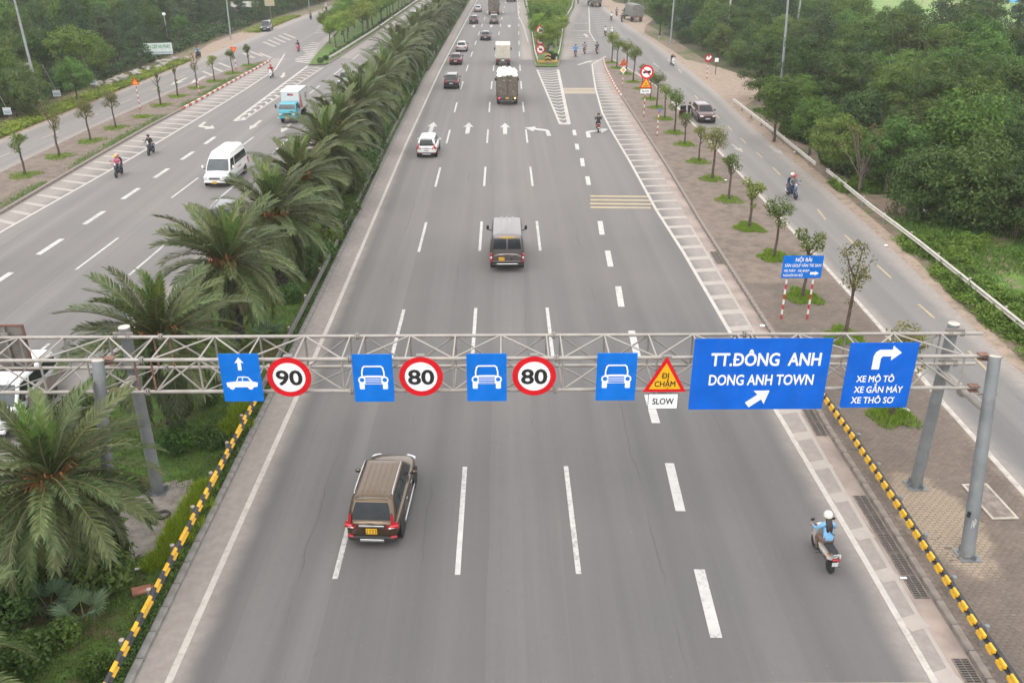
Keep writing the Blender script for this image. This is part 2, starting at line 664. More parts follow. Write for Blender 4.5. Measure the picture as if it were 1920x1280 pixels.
main_road = strip('main_road', MED_R, KERB_R, 0, 138, 0, asph_main)
strip('main_road', [(a, b) for a, b in MED_R], GORE_L, 130, 320, -.006, asph_main)
ramp_road = strip('slip_road', GORE_R, SIDE_R, 126, 320, -.012, asph_ramp)
side_road = strip('side_road', SIDE_L, SIDE_R, 0, 140, -.018, asph_side)
left_road = strip('left_carriageway', LK_R, MED_L, 0, 140, 0, asph_left)
strip('left_carriageway', WEDGE_R, MED_L, 131.5, 320, -.006, asph_left)
strip('left_slip_road', LS_L, WEDGE_L, 130, 320, -.012, asph_left)
left_side_road = strip('left_side_road', LS_L, LK_L, 0, 140, -.018, asph_side)

# ---- verges
off = lambda ln, d: [(a + d, b) for a, b in ln]
strip('right_verge', off(SIDE_R, -.05), off(SIDE_R, 4.2), 0, 320, -.03, soil_verge)
strip('dirt_shoulder', off(SIDE_R, -.1), [(23.9, 0), (24.0, 36), (24.5, 45), (25.3, 54), (25.7, 65), (26.2, 87), (27.2, 100), (31.5, 108), (33.5, 118), (31, 130), (27.8, 138), (27.4, 159), (27, 176), (29.5, 190), (34, 205), (37, 230), (30, 250), (29, 320)], 0, 320, -.024, soil_dirt)
strip('grass_bank', off(SIDE_R, 1.6), off(SIDE_R, 15), 22, 58, -.028, soil_mat('bank_turf', ((.22, .165, .115), (.16, .12, .085), (.075, .15, .03), (.12, .20, .045)), (.22, 1.1), (.40, .52)))
strip('left_verge', off(LS_L, -6), off(LS_L, .05), 0, 320, -.03, soil_verge)
strip('left_dirt_shoulder', [(-48.6, 0), (-47.7, 83), (-47.5, 100), (-47.4, 131), (-48.4, 142), (-50.5, 160), (-50, 180), (-46.5, 196), (-45.9, 203), (-43, 246), (-39, 320)], off(LS_L, .1), 0, 320, -.024, soil_dirt)


# ---- raised islands
def island(name, left, right, y0, y1, m, z=.16, step=2., inset=.16):
    return strip(name, off(left, inset), off(right, -inset), y0, y1, z, m, step)


isl_R = island('right_island', KERB_R, SIDE_L, 0, 138.2, soil_island)
isl_L = island('left_island', LK_L, LK_R, 0, 137.5, soil_island)
isl_M = island('palm_median', MED_L, MED_R, 0, 320, soil_median, .12)
isl_G = island('gore_island', GORE_L, GORE_R, 130, 320, turf_gore, .12)
isl_W = island('left_wedge_island', WEDGE_L, WEDGE_R, 132.2, 320, turf_gore, .12)


# ---- kerbs: one stone after another
def kerb_mat(name, a, dirt=(.12, .095, .075)):
    return mat(name, a, .85, var=.22, scale=2.5, dirt=dirt, dirt_amt=.6)


K_OLD = kerb_mat('kerb_concrete', (.21, .18, .155))
K_GREY = kerb_mat('kerb_grey', (.20, .19, .18))
K_WHITE = kerb_mat('kerb_white', (.56, .53, .49))
K_RED = kerb_mat('kerb_red', (.36, .075, .06))
K_PALE = kerb_mat('kerb_pale', (.42, .385, .34))


def kerb(name, line, y0, y1, length, width, z0, z1, mats, side=1, limit=300, gap=.02):
    root = bpy.data.objects.new(name, None)
    COL.objects.link(root)
    root['kind'] = 'structure'
    meshes = {}
    y, k = y0, 0
    while y < y1 and k < limit:
        ye = min(y + length, y1)
        a = Vector((xs(line, y), y, 0))
        b = Vector((xs(line, ye), ye, 0))
        d = b - a
        key = (k % len(mats), round(d.length, 1))
        if key not in meshes:
            meshes[key] = MB().box((0, 0, 0), (width, d.length - gap, z1 - z0), ch=.022).mesh('kerb_stone', mats[k % len(mats)], 0)
        o = link('kerb_stone', meshes[key], root)
        nrm = Vector((d.y, -d.x, 0)).normalized()
        o.location = (a + b) / 2 + nrm * side * width / 2 + Vector((0, 0, (z0 + z1) / 2 + rnd(-.006, .006)))
        o.rotation_euler = (0, rnd(-.012, .012), math.atan2(-d.x, d.y) + rnd(-.004, .004))
        y, k = ye, k + 1
    return root


kerb('island_kerb', KERB_R, 14, 106, 1.0, .2, -.03, .195, [K_OLD])
kerb('painted_island_kerb', KERB_R, 106, 138, 1.0, .2, -.03, .215, [K_WHITE, K_RED])
kerb('side_road_kerb', SIDE_L, 20, 137.5, 2.0, .2, -.04, .185, [K_PALE], side=-1)
kerb('left_island_kerb', LK_R, 54, 98, 1.0, .22, -.03, .20, [K_OLD], side=-1)
kerb('red_white_kerb', LK_R, 98, 137.5, 1.0, .24, -.03, .24, [K_RED, K_WHITE], side=-1)
kerb('left_side_kerb', LK_L, 66, 136, 2.0, .2, -.04, .18, [K_OLD], side=1)
kerb('median_kerb', MED_R, 13, 126, 1.0, .22, -.03, .15, [K_GREY], side=-1)
kerb('median_back_kerb', MED_L, 20, 230, 3.0, .22, -.03, .15, [K_OLD], side=1)
kerb('gore_kerb', GORE_L, 131, 230, 2.0, .2, -.04, .14, [K_OLD])
kerb('gore_back_kerb', GORE_R, 131, 230, 2.0, .2, -.04, .14, [K_OLD], side=-1)
kerb('wedge_kerb', WEDGE_R, 134, 250, 2.0, .2, -.04, .14, [K_OLD], side=-1)

# gutter of pinkish concrete along the right kerb
gut = mat('gutter_concrete', (.29, .232, .20), .9, var=.2, scale=.8, dirt=(.2, .15, .12), dirt_amt=.5)
strip('gutter', off(KERB_R, -.62), off(KERB_R, .01), 0, 128, .004, gut, 3.)


# ---- paint on the roads
def paint_mat(name, col, wear=.5, under=(.25, .235, .22)):
    m, nt, n, l, b = nodes_of(name)
    p = pos(n)
    a = noise(n, l, p, 5.5, 6, .75)
    g = noise(n, l, p, .25, 2)
    w = mathn(n, l, 'ADD', a, mathn(n, l, 'MULTIPLY', mathn(n, l, 'SUBTRACT', g, .5), .3))
    f = ramp(n, l, w, wear - .03, wear + .07)
    c = mixrgb(n, l, ramp(n, l, noise(n, l, p, 2.2, 4), .3, .7), tuple(x * .86 for x in col), col)
    c = mixrgb(n, l, mathn(n, l, 'MULTIPLY', f, .75), c, under)
    l.new(c, b.inputs['Base Color'])
    b.inputs['Roughness'].default_value = .7
    MATS[name] = m
    return m


P_WHITE = paint_mat('road_paint', (.50, .483, .46), .54)
P_EDGE = paint_mat('edge_paint', (.48, .45, .41), .54, (.36, .31, .27))
P_FAINT = paint_mat('faded_paint', (.37, .335, .305), .47, (.36, .31, .27))
P_GORE = paint_mat('gore_paint', (.48, .455, .42), .515, (.33, .29, .26))
P_YELL = paint_mat('yellow_paint', (.43, .33, .18), .51)
P_YFADE = paint_mat('faded_yellow', (.42, .33, .22), .50, (.28, .25, .22))
unit_quad = {}


def dash(x0, y0, x1, y1, w, m, road, z=.008, name='lane_dash'):
    """a painted dash from one point to another"""
    d = math.hypot(x1 - x0, y1 - y0)
    key = (round(d, 1), w, m.name)
    if key not in unit_quad:
        h = d / 2
        unit_quad[key] = MB().poly([(-w / 2, -h, 0), (w / 2, -h, 0), (w / 2, h, 0), (-w / 2, h, 0)]).mesh(name, m, 0)
    o = link(name, unit_quad[key], road, ((x0 + x1) / 2, (y0 + y1) / 2, z), (0, 0, math.atan2(-(x1 - x0), y1 - y0)))
    return o


def line(pts, w, m, road, z=.008, name='edge_line', step=3.):
    pts = [Vector((p[0], p[1], 0)) for p in pts]
    V, F = [], []
    dense = []
    for a, b in zip(pts, pts[1:]):
        k = max(1, int((b - a).length / step))
        dense += [a.lerp(b, i / k) for i in range(k)]
    dense.append(pts[-1])
    for i, p in enumerate(dense):
        d = (dense[min(i + 1, len(dense) - 1)] - dense[max(i - 1, 0)]).normalized()
        s = Vector((d.y, -d.x, 0)) * w / 2
        V += [p - s + Vector((0, 0, z)), p + s + Vector((0, 0, z))]
    for i in range(len(dense) - 1):
        F.append((2 * i, 2 * i + 1, 2 * i + 3, 2 * i + 2))
    return MB().add(V, F).build(name, m, road, 0)


# main carriageway: left solid line, three rows of 6 m dashes on a 15 m beat
line([(-9.0, 5), (-8.8, 40), (-8.95, 81), (-8.75, 126), (-8.35, 157), (-7.3, 229), (-6.2, 300)], .2, P_EDGE, main_road)
for base, ph in ((-5.22, 21.3), (-1.46, 21.45), (2.29, 21.45)):
    y = ph
    while y < 275:
        if not (base > 2 and 130 < y < 140):
            dash(base + bend(y), y, base + bend(y + 6), y + 6, .17, P_WHITE, main_road)
        y += 15
# thick dashes between the carriageway and the slip lane (traced from the photograph)
for a, b in ((P(1311, 1067), P(1343, 1195)), (P(1255, 868), P(1276, 958)), (P(1215, 740), P(1230, 793)), (P(1184, 620), P(1196, 672)), (P(1159, 537), P(1165, 575)), (P(1139, 470), P(1145, 500)),
             (P(1125, 415), P(1129, 440)), (P(1101, 331), P(1104, 347)), (P(1091, 297), P(1093, 312)), (P(1081, 270), P(1083, 281)), (P(1076, 244), P(1078, 254))):
    dash(b[0], b[1], a[0], a[1], .34, P_WHITE, main_road, name='wide_dash')
# right edge line with its faded ladder of bars beside the gutter
EDGE_R = [(11.4, 5), (11.4, 22), (11.3, 30), (11.2, 39), (11.1, 51), (10.85, 60), (10.85, 74), (10.7, 87), (10.75, 96), (11.5, 111), (12.4, 124), (13.1, 132.8), (16.0, 141.5)]
line(EDGE_R, .2, P_EDGE, main_road, .010)
y = 15.
while y < 124:
    xa, xb = xs(EDGE_R, y) + .08, xs(KERB_R, y + .5) - .62
    dash(xa, y + .05, xb, y + .45 - .2, .55 if y < 60 else .4, P_FAINT, main_road, .007, 'ladder_bar')
    y += 2.05
line([(xs(KERB_R, y_) - .70, y_) for y_ in range(14, 62, 6)], .14, P_FAINT, main_road, .0072)
# gore: two edge lines and the chevron bars between
gL, gR = [P(1050, 233), P(1007, 131)], [P(1067, 233), P(1046, 131)]
line(gL, .22, P_GORE, main_road, .012)
line(gR, .36, P_GORE, main_road, .013)
line([P(1049, 233), P(1068, 233)], .45, P_GORE, main_road, .011)
for k in range(19):
    t = k / 19
    y = gL[0][1] + (gL[1][1] - gL[0][1]) * (t + .03)
    xa, xb = xs(gL, y), xs(gR, y)
    line([(xa, y), ((xa + xb) / 2, y - .9), (xb, y)], .40, P_GORE, main_road, .0105, 'chevron_bar', 9)
line([P(990, 79), P(982, 50), P(972, 29), P(971, 8), P(968, -25)], .2, P_EDGE, main_road)
# yellow rumble strips across the slip lane
for v in (368, 375, 382, 389):
    a, b = P(1107, v), P(1228, v + 1)
    dash(a[0], a[1], b[0] - .3, b[1], .42, P_YELL, main_road, .009, 'rumble_strip')
for v in (166.5, 169.5, 172.5, 175):
    a, b = P(1056, v), P(1116, v)
    dash(a[0], a[1], b[0], b[1], .8, P_YFADE, main_road, .009, 'rumble_strip')
for k in range(4):
    dash(4.3, 16.93 - .55 * k, 11.2, 16.90 - .55 * k, .3, P_YELL, main_road, .009, 'rumble_strip')


def arrow(pts, x, y, road, rot=0., m=None, z=.009):
    o = MB().poly([(a, b, 0) for a, b in pts]).build('road_arrow', m or P_WHITE, road, 0, (x, y, z), (0, 0, rot))
    return o


AHEAD = [(-.16, 0), (.16, 0), (.16, 3.2), (.62, 3.0), (0, 6.2), (-.62, 3.0), (-.16, 3.2)]
SLIM = [(-.2, 0), (.2, 0), (.2, 3.3), (.52, 3.1), (0, 5.4), (-.52, 3.1), (-.2, 3.3)]
LEFT = [(.5, 0), (.9, 0), (.82, 2.3), (.62, 2.9), (-.5, 3.6), (-.48, 4.3), (-1.55, 3.8), (-.75, 1.95), (-.68, 2.8), (.42, 2.2)]
for u, v in ((806, 250), (876, 251), (947, 252)):
    p = P(u, v)
    arrow(SLIM, p[0], p[1], main_road)
p = P(1018, 255)
arrow(LEFT, p[0] - .1, p[1], main_road)
p = P(1110, 258)
arrow([(-a, b) for a, b in reversed(LEFT)], p[0] + .4, p[1], main_road)
for u, v in ((888, 52), (921, 52), (955, 52)):
    p = P(u, v)
    arrow(SLIM, p[0], p[1], main_road)
p = P(1084, 122)
arrow(SLIM, p[0], p[1], ramp_road, -.5, P_GORE)
p = P(1101, 70)
arrow(SLIM, p[0], p[1], ramp_road, 0, P_GORE)
# slip road beyond the gore: bars on its left and right sides, give-way teeth
sl = [P(1074, 62), P(1098, 80), P(1090, 95)]
for k in range(14):
    t = k / 13
    v = 106 - 41 * t
    a = P(1058 + 16 * t, v)
    b = (a[0] + 2.6 + 2.4 * math.sin(t * PI), a[1] + .6)
    dash(a[0], a[1], b[0], b[1], .5, P_FAINT, ramp_road, .006, 'hatch_bar')
for k in range(16):
    t = k / 15
    a = P(1106 + 17 * t, 18 + 50 * t)
    b = (a[0] + 1.5 + 3.6 * t, a[1] - 1.5)
    dash(a[0], a[1], b[0], b[1], .45, P_FAINT, ramp_road, .006, 'hatch_bar')
line([P(1104, 14), P(1106, 62), P(1116, 78)], .2, P_EDGE, ramp_road, .007)
for v in (44, 58):
    for k in range(7):
        a = P(1077 + 4.2 * k, v)
        dash(a[0] - .25, a[1], a[0] + .25, a[1], .5, P_GORE, ramp_road, .006, 'give_way_tooth')
line([P(1075, 60.5), P(1105, 60.5)], .3, P_FAINT, ramp_road, .0065)

# right side road: white left edge, yellow centre dashes
line([(a + .12, b) for a, b in SIDE_L if b < 125], .16, P_EDGE, side_road, .002 + .004)
for u0, v0, u1, v1 in ((1533, 392, 1548, 412), (1584, 440, 1604, 460), (1645, 497, 1671, 521), (1722, 570, 1752, 596), (1816, 657, 1853, 696), (1449, 314, 1463, 328), (1418, 285, 1430, 296), (1389, 259, 1399, 269), (1365, 236, 1373, 245), (1342, 215, 1349, 222),
                       (1321, 196, 1327, 203), (1303, 179, 1309, 186), (1272, 130, 1278, 137), (1252, 112, 1258, 117), (1225, 118, 1235, 126)):
    a, b = P(u0, v0), P(u1, v1)
    dash(b[0], b[1], a[0], a[1], .15, P_YELL if v0 > 150 else P_FAINT, side_road, -.006, 'centre_dash')
for u, v in ((1372, 270), (1444, 274)):
    p = P(u, v)
    arrow([(a * .62, b * .55) for a, b in AHEAD], p[0], p[1], side_road, PI + .06, P_FAINT, -.006)

# left carriageway
LL1 = [(-22.6, 17), (-21.5, 49), (-20.35, 80), (-19.4, 128), (-18.4, 184), (-17.8, 213), (-16.8, 300)]
LL2 = [(-26.2, 17), (-25, 48.5), (-24.4, 68), (-23.8, 84), (-23.25, 108), (-22.8, 128), (-22.1, 184), (-21.5, 260)]
LL3 = [(-29.3, 20), (-28.5, 50), (-28.0, 64), (-27.5, 82)]
for ln, ph, n_ in ((LL1, 17.5, 19), (LL2, 33.4, 8)):
    for k in range(n_):
        y = ph + 15 * k
        dash(xs(ln, y), y, xs(ln, y + 5.8), y + 5.8, .16, P_WHITE, left_road)
for k in range(9):
    y = 32.9 + 6.05 * k
    dash(xs(LL3, y), y, xs(LL3, y + 3), y + 3, .36, P_WHITE, left_road, name='wide_dash')
LSOL = [(-33.6, 20), (-33.0, 56), (-32.2, 76), (-31.9, 95), (-31.75, 110), (-31.95, 128), (-34.4, 145)]
line(LSOL, .2, P_EDGE, left_road)
y = 45.
while y < 128:
    xa, xb = xs(LSOL, y) - .1, xs(LK_R, y + 1.2) + .3
    dash(xa, y, xb, y + .9, .42, P_FAINT, left_road, .006, 'ladder_bar')
    y += 2.05
gl, gr = [P(439, 227), P(577, 124)], [P(462, 222), P(606, 127)]
line(gl, .32, P_GORE, left_road, .010)
line(gr, .24, P_FAINT, left_road, .0105)
line([P(439, 227), P(461, 224)], .5, P_GORE, left_road, .0095)
for k in range(17):
    y = gl[0][1] + 1 + (gl[1][1] - gl[0][1]) * k / 17.5
    xa, xb = xs(gl, y), xs(gr, y)
    line([(xa, y - .2), ((xa + xb) / 2, y + .8), (xb, y - .4)], .5, P_GORE if k < 9 else P_FAINT, left_road, .0088, 'chevron_bar', 9)
for u, v, pts, rt in ((396, 229, LEFT, PI), (489, 226, SLIM, PI), (546, 231, SLIM, PI), (533, 137, SLIM, PI + .15), (761, 47, SLIM, PI)):
    p = P(u, v)
    arrow([(a * .85, b * .85) for a, b in pts], p[0], p[1], left_road, rt, P_GORE)
line([P(820, -10), P(805, 0), P(774, 22), P(707, 62), P(655, 92)], .2, P_EDGE, left_road, .004)
for k in range(12):
    a = P(581 + 19 * k / 11, 118 - 36 * k / 11)
    dash(a[0], a[1], a[0] - 2.2 - .5 * math.sin(k), a[1] + 1.2, .6, P_GORE, left_road, .006, 'hatch_bar')
for k in range(14):
    a = P(589 + 30 * k / 13, 62 - 44 * k / 13)
    dash(a[0], a[1], a[0] + 2.6 - .1 * k, a[1] - .3, .55, P_FAINT, left_road, .006, 'hatch_bar')
for u, v in ((494, 79), (503, 75), (513, 71), (523, 67), (532, 63), (487, 100), (470, 97), (455, 100), (410, 118), (396, 126), (380, 134)):
    a, b = P(u, v), P(u + 22, v + 9)
    dash(a[0], a[1], b[0], b[1], .5, P_FAINT, left_side_road, .002, 'hatch_bar')
for k in range(9):
    y = 75 + 9 * k
    dash(-43.9 + .02 * (y - 75), y, -43.8 + .02 * (y - 75), y + 3, .15, P_YFADE, left_side_road, -.008, 'centre_dash')
for u, v in ((350, 146), (385, 143)):
    p = P(u, v)
    arrow(AHEAD, p[0], p[1], left_side_road, PI, P_GORE, -.008)

# ---- paving of the right island: pavers laid in a running bond, uneven
def pavers():
    rng = np.random.default_rng(3)
    cells = []
    pl, pw = .245, .125
    for j in range(int(30 / pw)):
        y = 15.5 + j * pw
        x0, x1 = xs(KERB_R, y) + .22, xs(SIDE_L, y) - .22
        k = int((x1 - x0) / pl)
        for i in range(k):
            cells.append((x0 + (i + .5 + (.5 if j % 2 else 0)) * pl, y))
    C = np.array(cells)
    keep = ~((np.abs(C[:, 0] - 20) < .01))
    C = C[keep]
    N = len(C)
    hx, hy = pl / 2 - .006, pw / 2 - .006
    z = .1675 + rng.normal(0, .0022, N) + .004 * np.sin(C[:, 0] * 1.7) * np.sin(C[:, 1] * .9)
    sx, sy = rng.normal(0, .02, N), rng.normal(0, .03, N)
    V = []
    for dx, dy in ((-1, -1), (1, -1), (1, 1), (-1, 1)):
        V.append(np.stack([C[:, 0] + dx * (hx - .008), C[:, 1] + dy * (hy - .008), z + dx * hx * sx + dy * hy * sy], 1))
    for dx, dy in ((-1, -1), (1, -1), (1, 1), (-1, 1)):
        V.append(np.stack([C[:, 0] + dx * hx, C[:, 1] + dy * hy, np.full(N, .15)], 1))
    V = np.stack(V, 1).reshape(-1, 3)
    b = np.arange(N)[:, None] * 8
    F = np.concatenate([b + q for q in (0, 1, 2, 3, 4, 5, 1, 0, 5, 6, 2, 1, 6, 7, 3, 2, 7, 4, 0, 3)], 1).reshape(-1)
    t = np.repeat(rng.uniform(0, 1, N), 5)
    return np_mesh('paver', V, F, 4, MATS['paver_clay'], t)


def paver_mat():
    m, nt, n, l, b = nodes_of('paver_clay')
    at = n.new('ShaderNodeAttribute')
    at.attribute_name = 'tint'
    p = pos(n)
    c = mixrgb(n, l, at.outputs['Fac'], (.150, .121, .098), (.176, .142, .116))
    c = mixrgb(n, l, mathn(n, l, 'MULTIPLY', ramp(n, l, noise(n, l, p, .55, 5, .6), .45, .65), .75), c, (.125, .105, .092))
    c = mixrgb(n, l, mathn(n, l, 'MULTIPLY', ramp(n, l, noise(n, l, p, 2.6, 6, .7), .52, .75), .5), c, (.26, .215, .18))
    # sand spilt round the gantry footings, thinning out over the joints
    sp = n.new('ShaderNodeSeparateXYZ')
    l.new(p, sp.inputs[0])
    def off_(sock, c0, r0):
        q = mathn(n, l, 'DIVIDE', mathn(n, l, 'SUBTRACT', sock, c0), r0)
        return mathn(n, l, 'MULTIPLY', q, q)
    d = mathn(n, l, 'SQRT', mathn(n, l, 'ADD', off_(sp.outputs[0], 14.55, 1.35), off_(sp.outputs[1], 23.9, 3.1)))
    d = mathn(n, l, 'ADD', d, mathn(n, l, 'MULTIPLY', mathn(n, l, 'SUBTRACT', noise(n, l, p, 1.3, 6, .7), .5), .9))
    fs = mathn(n, l, 'SUBTRACT', 1.0, ramp(n, l, d, .72, 1.05))
    c = mixrgb(n, l, mathn(n, l, 'MULTIPLY', fs, .88), c, mixrgb(n, l, noise(n, l, p, 4, 5, .7), (.27, .215, .16), (.40, .32, .235)))
    l.new(c, b.inputs['Base Color'])
    b.inputs['Roughness'].default_value = .9
    b.inputs['Specular IOR Level'].default_value = .2
    MATS['paver_clay'] = m


paver_mat()
pv = link('paver', pavers(), isl_R)
pv['kind'] = 'stuff'


def blotch(name, pts, z, m, seed=0, parent=None, n=5, amp=.12):
    """irregular flat patch: outline pushed in and out"""
    rng = random.Random(seed)
    V = []
    k = len(pts)
    for i in range(k):
        a, b = Vector(pts[i]), Vector(pts[(i + 1) % k])
        for j in range(n):
            p = a.lerp(b, j / n)
            V.append((p.x + rng.gauss(0, amp), p.y + rng.gauss(0, amp), z))
    o = MB().poly(V).build(name, m, parent, 0)
    o['kind'] = 'structure'
    return o


blotch('cement_spill', [P(268, 920, .12), P(330, 905, .12), P(372, 900, .12), P(345, 960, .12), P(322, 1010, .12), P(290, 1040, .12), P(245, 1050, .12), P(210, 1015, .12), P(235, 960, .12)], .13, cement_mat, 6)

# drain grates in the gutter
iron = mat('cast_iron', (.19, .165, .145), .7, .3, var=.3, dirt=(.28, .22, .18), dirt_amt=.7)
dark = mat('drain_dark', (.04, .036, .032), .95)
gr_bars = MB()
gr_frame = MB()
for sx_ in (-.21, .21):
    gr_frame.box((sx_, 0, .012), (.03, 1.0, .03))
gr_frame.box((0, 0, .012), (.025, .98, .028))
for sy_ in (-.49, .49):
    gr_frame.box((0, sy_, .0125), (.39, .03, .03))
gr_pit = MB().poly([(-.2, -.48, 0), (.2, -.48, 0), (.2, .48, 0), (-.2, .48, 0)])
bar_me = MB().box((0, 0, 0), (.19, .026, .022)).mesh('grate_bar', iron, 0)
fr_me, pit_me = gr_frame.mesh('grate_frame', iron, 0), gr_pit.mesh('grate_pit', dark, 0)
G_LAB = ['iron drain grate at the near end of the gutter by the lower right kerb', 'iron drain grate with a white scrap lying on it in the gutter row',
         'second grate from the near end of the gutter row of five', 'middle grate of the gutter row of five', 'fourth grate from the near end of the gutter row of five',
         'far end grate of the gutter row beside the gantry poles', 'near half of the grate pair under the town sign', 'far half of the grate pair under the town sign',
         'near grate of the pair up the kerb beside the blue direction board', 'far grate of the pair up the kerb beside the blue direction board']
for i, yv in enumerate([17.35, 20.75, 21.8, 22.85, 23.9, 24.95, 30.0, 31.05, 49.5, 50.6]):
    g = thing('drain_grate', G_LAB[i], 'drain grate', (xs(KERB_R, yv) - .27, yv, .008), math.atan2(-(xs(KERB_R, yv + 1) - xs(KERB_R, yv - 1)), 2), 'drain grates along the right gutter')
    link('grate_pit', pit_me, g)
    link('grate_frame', fr_me, g)
    for s in (-.105, .105):
        for k in range(11):
            link('grate_bar', bar_me, g, (s, -.42 + .084 * k, .012))
# rectangular inspection cover frame set in the paving
ic = thing('inspection_cover', 'sunken concrete cover in a pale rectangular frame beside the right gantry legs', 'manhole cover', (16.75, 24.85, .17), .03)
pale = mat('pale_cement', (.40, .36, .30), .9, var=.2, dirt=(.2, .16, .13))
MB().box((0, 0, .012), (.78, 1.9, .02)).build('cover_slab', mat('cover_concrete', (.20, .165, .14), .9, var=.3), ic, 0)
for a in ((-.42, 0, .09, 2.05), (.42, 0, .09, 2.05), (0, -.98, .75, .09), (0, .98, .75, .09)):
    MB().box((a[0], a[1], .025), (a[2], a[3], .05), ch=.01).build('frame_bar', pale, ic, 0)

# ================================================================ GANTRY AND ITS SIGNS
TRUSS = mat('truss_paint', (.34, .315, .285), .55, .15, var=.12, scale=1.2, dirt=(.25, .17, .12), dirt_amt=.55)
TRUSS_D = mat('truss_steel_dull', (.27, .255, .235), .6, .2, var=.2, scale=2, dirt=(.24, .13, .08), dirt_amt=.6)
RUST = mat('rusty_steel', (.19, .10, .07), .8, .1, var=.3, scale=4, dirt=(.28, .2, .15))
POLE = mat('galvanised_pole', (.20, .215, .22), .55, .3, var=.16, scale=1.1, dirt=(.33, .29, .24), dirt_amt=.5)
POLE_TOP = mat('pole_cap', (.46, .42, .37), .7, var=.15)

gan = thing('sign_gantry', 'grey lattice gantry spanning the main carriageway and carrying the row of signs', 'gantry', (0, 24.7, 0))
YF, YR, ZT, ZB = 23.87 - 24.7, 25.52 - 24.7, 6.26, 5.17
seg = [(-23.3, -17.2), (-17.1, -11.0), (-10.9, -4.72), (-4.66, 1.57), (1.61, 7.72), (7.76, 14.75)]
tube_cache = {}


def member(name, a, b, r, m, parent, n=8):
    a, b = Vector(a), Vector(b)
    L = round((b - a).length, 2)
    key = (name, L, r, m.name)
    if key not in tube_cache:
        tube_cache[key] = MB().tube([(0, 0, -L / 2), (0, 0, L / 2)], r, n).mesh(name, m, 50)
    o = link(name, tube_cache[key], parent, (a + b) / 2)
    o.rotation_euler = (b - a).to_track_quat('Z', 'Y').to_euler()
    return o


for si, (x0, x1) in enumerate(seg):
    last = si == len(seg) - 1
    for y, z in ((YF, ZT), (YF, ZB), (YR, ZT), (YR, ZB)):
        xe = x1 if not last else (15.0 if y == YF and z == ZT else 14.75 if y == YF else 15.45)
        member('chord', (x0, y, z), (xe, y, z), .058 if y == YF else .055, TRUSS, gan, 12)
        if not last and x1 > -16:
            fl = MB().lathe([(.115, -.04), (.115, -.012)], 14, axis='x').lathe([(.115, .012), (.115, .04)], 14, axis='x')
            for k in range(6):
                t = k * PI / 3
                fl.tube([(-.07, .09 * math.cos(t), .09 * math.sin(t)), (.07, .09 * math.cos(t), .09 * math.sin(t))], .014, 5)
            fl.build('flange_joint', TRUSS_D, gan, loc=(x1 + .03, y, z))
    nodes_x = [x0 + .2 + (min(x1, 14.3) - .4 - x0) * k / 4 for k in range(5)]
    for k, x in enumerate(nodes_x):
        dm = RUST if abs(x + 11) < .4 else TRUSS_D
        member('strut', (x, YF, ZB), (x, YF, ZT), .034, TRUSS if dm is TRUSS_D else RUST, gan)
        member('strut', (x, YR, ZB), (x, YR, ZT), .034, dm, gan)
        member('cross_bar', (x, YF, ZT), (x, YR, ZT), .028, TRUSS, gan)
        member('cross_bar', (x, YF, ZB), (x, YR, ZB), .028, TRUSS_D, gan)
        if k < 4:
            x2 = nodes_x[k + 1]
            f = k % 2 == 0
            member('diagonal', (x, YF, ZB if f else ZT), (x2, YF, ZT if f else ZB), .032, TRUSS, gan)
            member('diagonal', (x, YR, ZT if f else ZB), (x2, YR, ZB if f else ZT), .03, TRUSS_D, gan)
            member('diagonal', (x, YF if f else YR, ZT + .012), (x2, YR if f else YF, ZT + .012), .03, TRUSS, gan)
            member('diagonal', (x, YR if f else YF, ZB - .012), (x2, YF if f else YR, ZB - .012), .028, TRUSS_D, gan)

